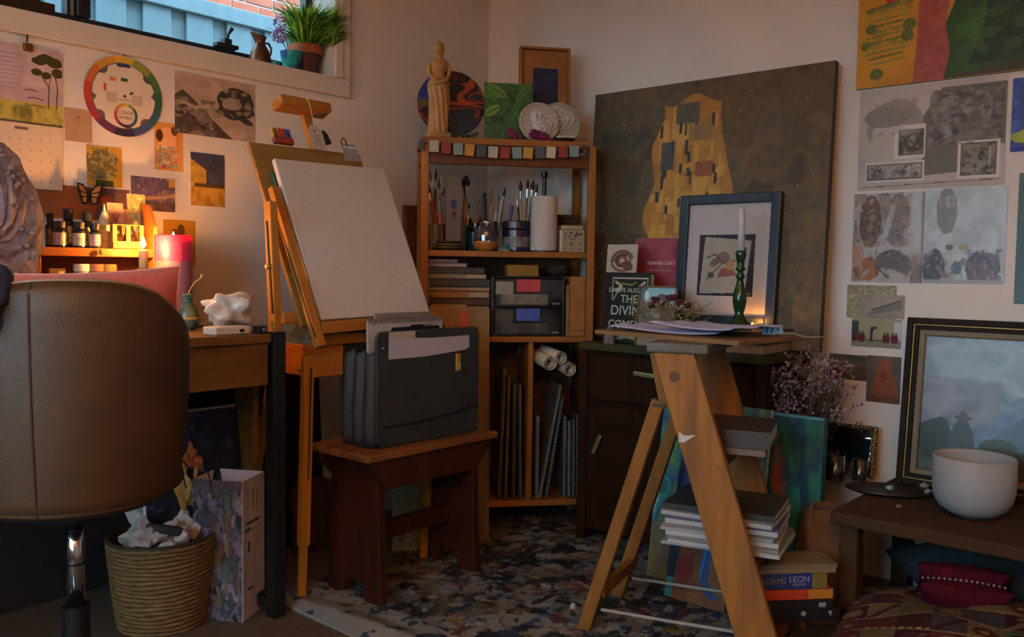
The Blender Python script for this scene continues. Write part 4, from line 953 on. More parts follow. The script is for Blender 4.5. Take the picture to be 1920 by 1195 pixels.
t = thing('clipboard', 'black clipboard with a metal clip inside the briefcase', 'clipboard', (A[0], -.722, .48))
MB().prism(rrect(-.1, 0, .1, A[2]-.48, .012), -.002, .002, VY).build('board', m_blackpl, t); MB().bb((-.025, -.008, A[2]-.492), (.025, -.002, A[2]-.474)).build('clip', MATS['dark_steel'], t, bevel=.002)
MB().tube([(.02, -.006, A[2]-.476), (.05, -.008, A[2]-.476), (.06, -.008, A[2]-.468)], .002, 6).build('pen', m_chrome, t)

# ------------------------------------------------------------------ corner bookcase
BO = np.array([-.454, -.534, 0.]); bn = np.array([.6392, .7690, 0.]); bxd = np.array([bn[1], -bn[0], 0])
BR = rz(-39.74)
def bc(px, py, b=0.0):
    d = ray(px, py); p = CAM + d*(((BO+bn*b-CAM)@bn)/(d@bn)); q = p-BO; return Vector((q@bxd, q@bn, q[2]))
def bw_(v): return Vector(BO) + Vector(bxd)*v[0] + Vector(bn)*v[1] + Vector((0, 0, v[2]))
m_pine = wood('pine_shelf', '#8d5c28', '#7a4a1e', 0, rough=.55); m_pinez = wood('pine_post', '#94622c', '#7d4e20', 2, rough=.55)
bk = thing('corner_bookcase', 'open pine bookcase with posts standing across the room corner', 'bookcase', BO, BR)
LX, RX_ = -.318, .316
for x in (LX, RX_):
    for y in (.0, .255): MB().bb((x-.014, y, 0), (x+.014, y+.026, 1.458 if x < 0 else 1.47)).build('post', m_pinez, bk, bevel=.003)
    MB().bb((x-.008, .026, 1.40), (x+.008, .255, 1.44)).build('side_rail', m_pine, bk); MB().bb((x-.008, .026, .68), (x+.008, .255, .722)).build('side_rail', m_pine, bk)
for z0, z1, yy in ((1.458, 1.483, -.008), (1.043, 1.066, -.002), (.722, .744, -.002), (.09, .114, .0)):
    MB().bb((LX-.016 if z0 > 1.4 else LX+.014, yy, z0), (.3 if z0 > 1.4 else RX_-.014, .28, z1)).build('shelf_board', m_pine, bk, bevel=.003)
MB().bb((LX+.014, .012, 1.385), (RX_-.014, .028, 1.43)).build('top_rail', wood('shaded_pine_rail', '#5c3418', '#4a2812', 0), bk, bevel=.002)  # rail coloured darker than the pine for the shade under the top board
MB().bb((.08, .01, .114), (.1, .27, .722)).build('divider', m_pinez, bk, bevel=.002)
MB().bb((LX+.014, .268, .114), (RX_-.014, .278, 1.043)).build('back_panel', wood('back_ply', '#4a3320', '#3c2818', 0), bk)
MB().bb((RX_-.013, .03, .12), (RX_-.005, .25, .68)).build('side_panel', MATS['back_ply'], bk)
# felt bunting
bu = thing('felt_bunting', 'string of coloured felt squares along the bookcase top', 'bunting', bw_((0, -.012, 1.47)), BR)
cols = ['#3f4a58', '#a89a86', '#8a3a30', '#7d8a78', '#b07a34', '#4a4a50', '#b0a48e', '#8a3a2a', '#7a8684', '#b0863a', '#54565a', '#b8ac94', '#8a3c2a', '#7a8a8c', '#3a3c42']
xs = np.linspace(bc(791, 270)[0], bc(1096, 285)[0], len(cols))
pts = []
for k, cc in enumerate(cols):
    u = k/(len(cols)-1); sag = -.018*math.sin(math.pi*u); x = xs[k]; pts.append((x, -.003, sag))
    w_ = .008 if k in (0, len(cols)-1) else .0185
    MB().prism([(-w_, 0), (w_, 0), (w_*.94, -.042), (-w_*.94, -.042)], 0, .002, Matrix.Translation((x, -.003, sag)) @ Matrix.Rotation(math.radians(R.uniform(-5, 5)), 4, 'Y') @ VY).build('felt_square', mat('felt_'+cc[1:], cc, rough=.95, bump=.3, bscale=300), bu)
MB().tube(pts, .0012, 5).build('cord', mat('bunting_cord', '#6a5540', rough=.9), bu)

TZ = 1.483
def onbc(px, b, z): v = bc(px, 300, b); return bw_((v[0], b, z))
# draped figurine (generic standing figure)
m_stat = mat('aged_plaster', '#a87a42', '#94682f', rough=.65, scale=16, bump=.12)
sp_ = bw_((-.268, .055, TZ))
sg_ = thing('plaster_figurine', 'tan plaster figurine of a standing draped figure on bookcase', 'statue', sp_, BR @ rz(10))
MB().bb((-.042, -.038, 0), (.042, .038, .02)).build('plinth', m_stat, sg_, bevel=.003)
SECT = [(.02, .034, .03, 0, 0), (.03, .036, .031, 0, 0), (.07, .035, .03, .001, 0), (.11, .036, .031, .002, 0), (.15, .038, .032, .002, -.001), (.185, .041, .033, -.001, -.001), (.205, .037, .03, -.003, 0), (.22, .029, .022, -.004, 0), (.24, .027, .02, -.003, 0), (.262, .031, .023, -.001, -.002), (.278, .039, .022, .0, 0), (.288, .034, .019, .001, 0), (.296, .017, .015, .001, 0), (.303, .0125, .013, .001, -.001), (.311, .015, .0165, .001, -.001), (.324, .0195, .022, .0, -.002), (.338, .0198, .0225, .0, -.001), (.35, .016, .0185, .0, 0), (.358, .008, .009, 0, .001), (.361, .001, .001, 0, .001)]
def fig(u, v):
    k = v*(len(SECT)-1); i = min(int(k), len(SECT)-2); f_ = k-i; A, B_ = SECT[i], SECT[i+1]
    z, a_, b2, ox, oy = [A[j]+(B_[j]-A[j])*f_ for j in range(5)]
    t = 2*math.pi*u; m = 1.0
    if z < .212: m += .075*math.sin(t*11+z*38)*min(1, (.214-z)/.05) + .05*math.sin(t*5-z*24)*min(1, (.214-z)/.06)
    if z > .318: m += .05*math.sin(t*12+z*110)*(math.sin(t) > -.35)
    return (ox+a_*m*math.cos(t), oy+b2*m*math.sin(t), z)
MB().grid(fig, 72, 95, True).build('body', m_stat, sg_, smooth=True)
for sx in (-1, 1):
    MB().tube([(sx*.031, 0, .281), (sx*.038, -.002, .262), (sx*.039, -.006, .24), (sx*.03, -.016, .222), (sx*.008, -.026, .212)], [.0085, .009, .0078, .0068, .006], 10).build('arm', m_stat, sg_, smooth=True)
MB().ball((-.004, .022, .334), (.013, .012, .012), 10, 8).build('hair_bun', m_stat, sg_, smooth=True); MB().tube([(0, -.0215, .333), (0, -.027, .324), (0, -.0215, .32)], [.001, .0022, .001], 6).build('nose', m_stat, sg_, smooth=True)
MB().tube([(-.041, -.01, .19), (-.015, -.034, .2), (.02, -.03, .212), (.04, -.005, .2), (.036, .02, .19)], [.004, .006, .007, .006, .004], 8).build('drapery_roll', m_stat, sg_, smooth=True)
# twigs behind the figure
q = onbc(850, .16, TZ)
# round swirl plate on stand
v = bc(847, 180, .13); pl_ = thing('swirl_plate', 'round dark plate with poured blue and red swirls on black stand', 'plate', bw_((v[0], .12, TZ)), BR @ rx(-10))
p = Pic(110, 110, '#101a20'); nz = vnoise(p.U*.8+.1*vnoise(p.U, p.V, 3, 3, 2), p.V, 2.2, 5, 3, 2)
for a0, a1, cc in ((.36, .43, '#8a3c22'), (.43, .46, '#5a2018'), (.46, .5, '#151a2a'), (.5, .54, '#7a3424'), (.54, .64, '#1c2c2c'), (.64, .8, '#18283c'), (.25, .31, '#22302c'), (.16, .25, '#4a1c18')): p.put((nz > a0) & (nz <= a1), cc)
p.ell(.12, .72, .16, .2, '#1c2c78', a=.85, soft=.5); p.ell(.05, .5, .12, .06, '#5a5424', a=.8, soft=.6); p.ell(.45, .7, .16, .12, '#1c2a26', soft=.4)
o = picmesh('plate_disc', p, .262, .262, GLOSSP, depth=.0, clip=lambda U, V: (U-.5)**2+(V-.5)**2 < .2499); o.parent = pl_; mm = WL.to_4x4(); mm.translation = Vector((0, -.004, .151)); o.matrix_local = mm
MB().lathe([(.1295, -.004), (.131, 0), (.1295, .0035)], 64, Matrix.Translation((0, 0, .151)) @ Matrix.Rotation(math.radians(90), 4, 'X')).build('plate_rim', mat('black_lacquer', '#0c0c10', rough=.2), pl_)
for x in (-.045, .045): MB().tube([(x, .05, .002), (x, .02, .03), (x*1.05, -.02, .02), (x*1.1, -.035, .03)], .003, 6).build('stand_arm', m_black, pl_)
MB().tube([(-.05, 0, .004), (-.02, 0, .022), (.02, 0, .022), (.05, 0, .004)], .003, 6).build('stand_bar', m_black, pl_)
# painted glass ornament at foot of plate
q = bw_((bc(880, 240, .05)[0], .05, TZ)); t = thing('beaded_ornament', 'small dark beaded scroll ornament in front of the swirl plate', 'ornament', q, BR)
MB().tube([(-.03, 0, .006), (-.015, 0, .016), (0, 0, .012), (.02, 0, .018), (.035, 0, .026)], .005, 8).build('scroll', mat('bronze_dark', '#2c2018', rough=.35, metal=.6), t)
b = MB(); [b.ball((-.03+.012*k, -.004, .012+.004*(k % 3)), .004, 8, 5) for k in range(6)]; b.build('beads', mat('amber_beads', '#7a5c2c', rough=.2), t)
# green leaf canvas
v0, v1, vt = bc(908, 200, .09), bc(998, 200, .09), bc(950, 157, .09)
p = Pic(60, 64, '#1f4a24'); p.noise(['#15361c', '#2c5c2c', '#1c4424', '#3a6a30'], 5, 5, 4)
for (u, v, a_, b_, r_, cc) in ((.25, .86, .22, .09, -25, '#4f7a2c'), (.8, .85, .2, .07, 40, '#3f6c2c'), (.15, .52, .18, .08, 25, '#5a8a30'), (.6, .5, .3, .06, 60, '#2f6a34'), (.45, .25, .25, .06, 70, '#2c5c30'), (.8, .3, .22, .06, -55, '#35703a')): p.ell(u, v, a_, b_, cc, rot=r_); p.line([(u-a_*.8*math.cos(math.radians(r_)), v-a_*.8*math.sin(math.radians(r_))), (u+a_*.8*math.cos(math.radians(r_)), v+a_*.8*math.sin(math.radians(r_)))], .008, '#16381c')
o = picmesh('leaf_painting', p, v1[0]-v0[0], vt[2]-TZ, OILP, depth=.014, edge='#6d5a34'); rot = BR @ WL @ rx(-6); place(o, bw_(((v0[0]+v1[0])/2, .075, TZ))+rot @ Vector((0, (vt[2]-TZ)/2, 0)), rot); tag(o, 'small square painting of dark green leaves on the bookcase', 'painting')
# wooden shadow box
v0, v1, vt = bc(975, 150, .2), bc(1070, 150, .2), bc(1022, 87, .2); w_ = v1[0]-v0[0]; h_ = vt[2]-TZ
sb = thing('shadow_box', 'tan wooden box frame around a dark blue picture', 'frame', bw_(((v0[0]+v1[0])/2, .2, TZ)), BR @ rx(-4))
m_sbx = wood('light_frame_wood', '#9a6834', '#855626', 2)
for a, b_ in (((-w_/2, -.02, 0), (-w_/2+.009, .012, h_)), ((w_/2-.009, -.02, 0), (w_/2, .012, h_)), ((-w_/2, -.02, h_-.009), (w_/2, .012, h_)), ((-w_/2, -.02, 0), (w_/2, .012, .009))): MB().bb(a, b_).build('frame_side', m_sbx, sb, bevel=.002)
MB().bb((-w_/2+.009, .004, .009), (w_/2-.009, .01, h_-.009)).build('mount_board', mat('tan_mount', '#8d6034', '#7f5429', rough=.8), sb)
p = Pic(30, 44, '#121c34'); p.noise(['#0e1628', '#1c2a4a', '#16223c'], 5, 7, 3); p.noise(['#2c3c5a', '#1c2840'], 7, 12, 8, thr=.66)
o = picmesh('picture', p, w_*.5, h_*.5, PAPER, depth=.003); o.parent = sb; mm = WL.to_4x4(); mm.translation = Vector((.004, .004, h_*.55)); o.matrix_local = mm
# plaster relief plates
m_plas = mat('white_plaster', '#a89c8e', '#9c9082', rough=.8, scale=14); m_plasw = mat('bright_plaster', '#b8aea4', rough=.75); m_plag = mat('celadon_plaster', '#8f9484', '#868c7c', rough=.7)
for px, py, b_, r_, mm, lab, kind in ((1012, 214, .05, .078, m_plas, 'round plaster plate with draped relief, left of the pair', 0), (1050, 216, .085, .083, m_plag, 'round pale green plaster plate with white rose relief', 1)):
    v = bc(px, py, b_); t = thing('relief_plate', lab, 'plate', bw_((v[0], b_, TZ)), BR @ rx(-9), 'relief plates on the bookcase')
    MV = Matrix.Translation((0, 0, r_)) @ Matrix.Rotation(math.radians(90), 4, 'X')
    MB().lathe([(.001, -.008), (r_*.9, -.006), (r_, 0), (r_, .004), (r_*.9, .006), (r_*.86, .003), (.001, .003)], 48, MV, cap=False).build('plate', mm, t, smooth=False)
    rr = random.Random(3+kind)
    def rel(u, v2, kind=kind):
        t_ = 2*math.pi*u; q = v2; rad = r_*(.62 if kind else .66)*q*(1+.18*math.sin(3*t_+1)*q); hh = .022*(1-q**2)+.007*math.sin(t_*(4 if kind else 6)+q*16)*(1-q)*q*3+.004*math.sin(q*22+t_*2)*(1-q*q)
        return (rad*math.cos(t_)+(.005 if kind else .016), -.004-max(hh, 0), r_+rad*math.sin(t_)+(.018 if kind else -.004))
    MB().grid(rel, 60, 26, True).build('relief', m_plasw, t, smooth=True)
# magenta flowers
t = thing('magenta_flowers', 'bunch of deep magenta paper flowers at front of bookcase top', 'flowers', bw_((bc(990, 250, .015)[0], .02, TZ)), BR)
m_mag = mat('magenta_petal', '#7d1f4a', '#5a1230', rough=.8, scale=60)
rr = random.Random(6)
for k in range(12):
    x, z = rr.uniform(-.08, .075), rr.uniform(.008, .03); b_ = MB()
    for j in range(9):
        a = j*.7+rr.random(); b_.ball((x+.010*math.cos(a), rr.uniform(-.012, .012), z+.009*math.sin(a)), (rr.uniform(.005, .009), .004, rr.uniform(.005, .009)), 6, 4)
    b_.build('bloom', m_mag, t)
t = thing('shell_dish', 'dark dish of white shells at right end of bookcase top', 'dish', bw_((bc(1060, 255, .03)[0], .035, TZ)), BR)
MB().lathe([(.03, 0), (.042, .014), (.04, .014), (.02, .004), (.001, .004)], 24, cap=False).build('dish', mat('dark_dish', '#2c1c14', rough=.5), t)
for k in range(4): MB().ball((-.025+.017*k, -.012, .018), (.011, .009, .008), 10, 6).build('shell', m_plasw, t)

# ---------------------------------------------------------------- middle shelf
MZ = 1.066
def jar(name, label, px, b_, r_, h, m, lab=None, cat='jar', open_=True):
    t = thing(name, label, cat, onbc(px, b_, MZ), BR)
    MB().lathe([(r_*.92, 0), (r_, .004), (r_, h), (r_*.94, h), (r_*.92, .006), (.001, .006)] if open_ else [(r_*.92, 0), (r_, .004), (r_, h*.8), (r_*.8, h), (.001, h)], 28, cap=not open_).build('jar_body', m, t, smooth=False)
    if lab: MB().lathe([(r_*1.01, h*.25), (r_*1.015, h*.27), (r_*1.015, h*.7), (r_*1.01, h*.72)], 28).build('paper_label', lab, t)
    return t
m_jarg = mat('smoky_glass', '#2c2a28', rough=.12); m_jarb = mat('brown_stoneware', '#4a3424', '#3a2819', rough=.4); m_jargr = mat('bottle_green', '#12221a', rough=.15)
jar('brush_jar', 'brown brush jar at far left of the middle shelf', 818, .12, .034, .1, m_jarb)
jar('brush_jar', 'dark green glass jar holding a wide flat brush', 868, .16, .036, .1, m_jargr)
jar('tool_jar', 'smoky glass jar of pens and tools at shelf centre', 918, .2, .036, .12, m_jarg)
jar('tool_jar', 'smoky glass jar of brass tipped brushes behind paper roll', 985, .2, .036, .12, m_jarg)
m_hand = [wood('brush_handle_tan', '#8a5a2c', '#6d4420', 2), mat('brush_handle_red', '#6d2018', rough=.35), mat('brush_handle_black', '#17120f', rough=.35), mat('brush_handle_ochre', '#a07a3c', rough=.4)]
m_fer = mat('ferrule', '#a8a49c', rough=.2, metal=1.0); m_bris = [mat('bristle_brown', '#4a2c18', rough=.9), mat('bristle_pale', '#a89878', rough=.9), mat('bristle_dark', '#1c1410', rough=.9)]
def brush(label, base, tip, r_, mh, mb, group, wide=1.0):
    base = Vector(base); tip = Vector(tip); d = tip-base; L_ = d.length; z = d.normalized(); y = Vector((0, 1, 0)); x = y.cross(z).normalized(); y = z.cross(x)
    rot = Matrix((x, y, z)).transposed(); t = thing('paint_brush', label, 'brush', base, rot, group)
    MB().lathe([(r_*.5, 0), (r_*.9, L_*.3), (r_*1.1, L_*.66), (r_*.8, L_*.74)], 8).build('handle', mh, t, smooth=True)
    MB().lathe([(r_*.9, L_*.74), (r_*1.0*wide, L_*.86)], 8).build('ferrule', m_fer, t)
    MB().lathe([(r_*1.0*wide, L_*.86), (r_*1.35*wide, L_*.92), (r_*.4*wide, L_)], 8).build('bristles', mb, t)
rr = random.Random(12)
tops = [(806, 318), (812, 330), (818, 316), (824, 335), (829, 326), (804, 345), (833, 352)]
for k, (px, py) in enumerate(tops):
    v = bc(px, py, .12); j = bc(816+rr.uniform(-3, 3), 440, .12)
    brush('%s paint brush from the left in the brown jar' % ('second', 'third', 'fifth', 'sixth', 'seventh', 'first', 'eighth and shortest')[k], bw_((j[0], .115+rr.uniform(-.01, .02), MZ+.008)), bw_(v), .0035, m_hand[k % 4], m_bris[k % 3], 'brushes in the brown jar')
v = bc(874, 330, .16); brush('wide flat brush with black bristles, tips up', bw_((bc(868, 440, .16)[0], .16, MZ+.008)), bw_(v), .007, m_hand[0], m_bris[2], None, 1.9)
for k, (px, py, w) in enumerate(((976, 340, 1.6), (990, 336, 1.3), (1000, 338, 2.0), (1008, 344, 1.2))):
    v = bc(px, py, .2); brush('%s fanned brush from the left behind the paper roll' % ('first', 'second', 'third', 'fourth')[k], bw_((bc(985+4*k-6, 440, .2)[0], .2, MZ+.008)), bw_(v), .004, m_hand[(3, 0, 2, 3)[k]], m_bris[0], 'fanned brushes behind the paper roll', w)
def pen(label, px, py, b_, jx, r_, m, capm, group, name='pen', cat='pen'):
    v = bw_(bc(px, py, b_)); j = bw_((bc(jx, 440, b_)[0], b_, MZ+.008)); d = v-j; z = d.normalized(); y = Vector((0, 1, 0)); x = y.cross(z).normalized(); y = z.cross(x)
    t = thing(name, label, cat, j, Matrix((x, y, z)).transposed(), group); L_ = d.length
    MB().lathe([(r_, 0), (r_, L_*.7)], 10).build('barrel', m, t); MB().lathe([(r_*1.15, L_*.7), (r_*1.1, L_*.97), (r_*.5, L_)], 10).build('cap', capm, t)
pen('thick black marker in the tool jar', 908, 362, .2, 912, .008, m_blackpl, m_cap, None, 'marker')
pen('pale wooden stick rising from the tool jar', 922, 350, .2, 918, .004, m_hand[3], m_hand[0], None, 'wooden_stick', 'stick')
pen('white capped pen in the tool jar, left one', 934, 365, .2, 922, .006, mat('pen_white', '#8f8880', rough=.4), mat('pen_grey', '#5c605c', rough=.4), 'white pens in the tool jar')
pen('white capped pen in the tool jar, right one', 942, 372, .2, 928, .006, MATS['pen_white'], MATS['pen_white'], 'white pens in the tool jar')
pen('purple marker leaning between the two tool jars', 960, 385, .17, 945, .008, mat('pen_purple', '#5a3a72', rough=.4), MATS['pen_purple'], None, 'purple_marker')
pen('slim dark palette knife at the tool jar', 898, 375, .21, 906, .004, m_cap, m_fer, None, 'palette_knife', 'knife')
# tall tube box
v0, v1 = bc(838, 430, .09), bc(862, 430, .09)
t = thing('paint_carton', 'tall grey white carton with blue and red emblem on shelf', 'carton', bw_(((v0[0]+v1[0])/2, .12, MZ)), BR @ rz(12))
hc = bc(850, 328, .09)[2]-MZ
MB().bb((-.03, -.012, 0), (.03, .012, hc)).build('box_body', mat('grey_carton', '#6d6258', '#655a50', rough=.7), t, bevel=.002)
MB().prism([(.012*math.cos(a*.524), .02*math.sin(a*.524)) for a in range(12)], 0, .0008, Matrix.Translation((.0, -.012, hc*.62)) @ VY).build('blue_emblem', mat('emblem_blue', '#2a3560', rough=.6), t)
MB().prism([(-.012, .006), (.012, .006), (.004, -.024)], 0, .0008, Matrix.Translation((0, -.0122, hc*.5)) @ VY).build('red_emblem', mat('emblem_red', '#5c1a18', rough=.6), t)
pen('orange red paint tube leaning in front of brush jar', 824, 372, .1, 828, .008, mat('tube_red', '#8a3420', rough=.4), MATS['pen_grey'], None, 'paint_tube', 'tube')
# stacked palettes
for k, (lab, cc) in enumerate((('paint stained wooden palette dish, bottom of pile', '#5c4420'), ('ochre paint palette dish, middle of the pile', '#6d5a2a'), ('glossy brown palette dish on top of the pile', '#3c2a20'))):
    t = tag(MB().lathe([(.03, 0), (.056-.004*k, .01), (.057-.004*k, .014), (.052-.004*k, .014), (.03, .006), (.001, .006)], 30, cap=False).build('palette_dish', mat('palette_%d' % k, cc, rough=.3 if k == 2 else .6)), lab, 'dish', 'palette dishes on the shelf'); place(t, onbc(840+2*k, .065, MZ+.0005+k*.0105), BR)
# round jar with folded cloth
t = thing('cloth_jar', 'round glass jar with mauve cloth and amber base', 'jar', onbc(913, .07, MZ), BR)
MB().lathe([(.028, 0), (.044, .012), (.049, .03), (.0495, .034)], 30, cap=True).build('amber_base', mat('amber_base', '#8a5a26', rough=.25), t, smooth=True)
MB().lathe([(.0495, .034), (.051, .06), (.044, .09), (.036, .1), (.036, .112)], 30, cap=False).build('glass', glassmat('jar_glass', (.82, .78, .76), .12), t, smooth=True)
o = crumple('folded_cloth', None, None, (0, 0, .036), (.034, .034, .03), mat('mauve_cloth', '#5a4450', '#453240', rough=.9, scale=30), 51, parent=t, amp=.3)
MB().lathe([(.0497, .0335), (.0505, .035), (.0497, .0365)], 30).build('gold_band', m_brass, t)
# big dark jar with label
t = thing('paint_tub', 'large dark paint tub with grey label beside paper roll', 'jar', onbc(970, .1, MZ), BR)
MB().lathe([(.05, 0), (.055, .004), (.055, .082), (.052, .086)], 32).build('tub', mat('purple_tub', '#1c1530', rough=.25), t); MB().lathe([(.0555, .018), (.0558, .02), (.0558, .055), (.0555, .057)], 32).build('paper_label', mat('tub_label', '#6d6a66', '#4a4846', rough=.5, scale=30), t)
MB().lathe([(.057, .086), (.058, .09), (.058, .115), (.054, .118)], 32).build('lid', mat('navy_lid', '#11131c', rough=.3), t)
t = tag(crumple('teal_sponge', None, None, onbc(952, .06, MZ+.0), (.018, .016, .012), mat('teal_foam', '#2c6c68', rough=.9, bump=.4), 52, amp=.3), 'small teal sponge tucked by the dark paint tub', 'sponge')
t = tag(MB().lathe([(.018, 0), (.024, .008), (.022, .008), (.001, .003)], 24, cap=False).build('white_dish', mat('dish_white', '#8d877c', rough=.4)), 'shallow white dish at shelf edge below the dark tub', 'dish'); place(t, onbc(950, .03, MZ+.0005), BR)
# paper towel on holder
v = bc(1020, 400, .06)
t = thing('paper_towel_roll', 'white paper towel roll on the middle bookcase shelf', 'paper roll', bw_((v[0], .06, MZ)), BR)
rr_ = (bc(1045, 420, .06)[0]-bc(996, 420, .06)[0])/2
MB().lathe([(rr_, .006), (rr_, .212), (.02, .213), (.02, .006)], 40, cap=False).build('roll', mat('towel_paper', '#b3a8a0', '#aca198', rough=.9, scale=60, bump=.15, bscale=140), t, smooth=False)
MB().lathe([(.05, 0), (.05, .005), (.048, .006)], 32).build('holder_base', m_black, t)
MB().lathe([(.008, .006), (.008, .285), (.012, .288), (.0125, .305), (.009, .308)], 20).build('holder_pole', mat('gunmetal', '#1a1a1c', rough=.25, metal=.7), t)
# canister and basket behind it
v0, v1 = bc(1047, 440, .06), bc(1094, 440, .06); w_ = v1[0]-v0[0]
t = thing('ceramic_canister', 'square cream canister with brown floral panel on shelf', 'canister', bw_(((v0[0]+v1[0])/2, .08, MZ)), BR)
m_cer = mat('cream_ceramic', '#9c8d74', '#8f8068', rough=.35)
MB().bb((-w_/2, -w_/2, 0), (w_/2, w_/2, .088)).build('body', m_cer, t, bevel=.006); MB().bb((-w_/2+.006, -w_/2+.006, .088), (w_/2-.006, w_/2-.006, .104)).build('lid', m_cer, t, bevel=.005)
p = Pic(36, 36, '#94866c'); p.noise(['#3c2a18', '#8f8068', '#94866c', '#5a4428'], 7, 7, 3)
o = picmesh('floral_panel', p, w_*.78, .07, PAPER, depth=.0006); o.parent = t; mm = WL.to_4x4(); mm.translation = Vector((0, -w_/2, .046)); o.matrix_local = mm
t = thing('brown_basket', 'small brown wicker box behind the cream canister', 'basket', bw_(((v0[0]+v1[0])/2+.0, .2, MZ)), BR)
for k in range(9): MB().bb((-.06, -.05, k*.017), (.06, .05, k*.017+.0155)).build('wicker_row', mat('dark_wicker', '#4a2c18', '#341e10', rough=.9, scale=60, bump=.5), t, bevel=.005)

# ---------------------------------------------------------------- lower shelf
LZ = .744
rr = random.Random(9)
specs = [('#3c2a24', .03), ('#4a2420', .028), ('#6d4a20', .032), ('#2c2430', .026), ('#3a1c1c', .028), ('#80561f', .026), ('#7a6a5a', .016), ('#2c2c28', .03), ('#6d6a60', .02), ('#2a2a24', .024), ('#8a7c80', .016), ('#6a5f72', .014)]
z = LZ
xl = bc(803, 540, .03)[0]
names = ['dark brown', 'maroon', 'ochre brown', 'dark violet', 'deep red', 'mustard', 'beige', 'black', 'pale grey', 'olive black', 'pinkish white', 'lilac']
for k, (cc, h) in enumerate(specs):
    w_ = (bc(917, 540, .03)[0]-xl)*(1 if k < 8 else (.95, .9, .62, .45)[k-8]); dx = rr.uniform(0, .006)
    t = thing('stacked_book', '%s book in the pile at left of the bookcase' % names[k], 'book', bw_((xl+dx, .025+rr.uniform(0, .012), z)), BR @ rz(rr.uniform(-1.5, 1.5)), 'books piled in the bookcase')
    mc = mat('book_'+cc[1:], cc, rough=.6)
    b_ = MB(); b_.bb((0, 0, 0), (w_, .15, .0025)); b_.bb((0, 0, h-.0035), (w_, .15, h-.001)); b_.bb((0, 0, 0), (w_, .003, h-.001)); b_.build('cover', mc, t)
    MB().bb((.003, .003, .0025), (w_-.003, .147, h-.0035)).build('pages', mat('book_pages', '#9c9080', '#8a7e6e', rough=.8, scale=60, stretch=(.2, .2, 20)), t)
    if k in (3, 5, 6, 8): MB().bb((w_*.66, -.0006, .003), (w_*.97, 0, h-.005)).build('spine_label', mat('spine_cream', '#8f8468', rough=.7), t)
    z += h
# clear drawer unit
v0, v1, vt, vb = bc(921, 570, .02), bc(1058, 570, .02), bc(990, 519, .02), bc(990, 630, .02)
t = thing('drawer_unit', 'black desktop unit with two clear plastic drawers in bookcase', 'drawers', bw_(((v0[0]+v1[0])/2, .02, LZ)), BR)
w_ = v1[0]-v0[0]; h_ = vt[2]-LZ
b = MB()
for z0 in (0, h_/2-.003, h_-.006): b.bb((-w_/2, 0, z0), (w_/2, .2, z0+.006))
b.bb((-w_/2, 0, 0), (-w_/2+.012, .2, h_)); b.bb((w_/2-.005, 0, 0), (w_/2, .2, h_)); b.bb((-w_/2, .195, 0), (w_/2, .2, h_)); b.build('unit_frame', m_black, t, bevel=.002)
gld = glassmat('clear_plastic', (.85, .83, .8), .05, .12)
for k in range(2):
    z0 = .007+k*(h_/2-.003); hh = h_/2-.014
    o = MB().bb((-w_/2+.014, -.004, z0), (w_/2-.007, -.001, z0+hh)).build('drawer_front', gld, t)
    MB().bb((-.045, -.0052, z0+hh*.52), (.045, -.0042, z0+hh)).build('paper_label', mat('label_%s' % ('blue', 'red')[k], ('#2c4a9a', '#a8343c')[k], rough=.6), o)
    MB().bb((-.1, .012, z0+.002), (.08, .12, z0+hh*.42)).build('contents', mat('drawer_stuff_%d' % k, ('#6a625a', '#a8a290')[k], ('#4a443c', '#7a7466')[k], rough=.8, scale=30), o)
    MB().bb((-w_/2+.02, .012, z0+hh*.42), (-.055, .06, z0+hh*.9)).build('contents', mat('drawer_box_%d' % k, ('#5a5450', '#b8b6a8')[k], rough=.7), o)
    MB().bb((w_/2-.05, -.008, z0+.004), (w_/2-.02, -.004, z0+.012)).build('pull', mat('clear_pull', '#6a5c54', rough=.1), o)
t = tag(MB().bb((-.06, -.04, 0), (.06, .04, .045)).build('mustard_box', mat('mustard_card', '#7d5f14', '#6d5210', rough=.7), bevel=.003), 'mustard yellow box on top of the drawer unit', 'box'); place(t, bw_((bc(978, 500, .1)[0], .1, vt[2])), BR)
crumple('dark_pouch', 'dark speckled fabric pouch on drawer unit, right end', 'pouch', bw_((bc(1040, 500, .12)[0]+.015, .12, vt[2]+.0005)), (.05, .035, .024), mat('speckled_fabric', '#1c1a14', '#3c3a30', rough=.9, scale=90), 61, amp=.2)
# tan binders
v0, v1, vt2 = bc(1062, 570, .02), bc(1097, 570, .02), bc(1080, 519, .02)
m_kr = mat('kraft_board', '#8d6030', '#7d5228', rough=.8, scale=20)
wv = v1[0]-v0[0]
for k, (a, b2, hh, lab) in enumerate(((.0, .18, .86, 'low kraft file box beside the drawer unit'), (.2, 1.0, 1.0, 'tall kraft file box at right end of bookcase'))):
    t = thing('file_box', lab, 'file box', bw_((v0[0]+wv*a, .02, LZ)), BR, 'kraft file boxes in the bookcase'); MB().bb((0, 0, 0), (wv*(b2-a), .2, (vt2[2]-LZ)*hh)).build('box_body', m_kr, t, bevel=.002); MB().bb((.001, -.0008, .02), (wv*(b2-a)-.001, 0, .024)).build('crease', mat('kraft_crease', '#5f4020', rough=.8), t)
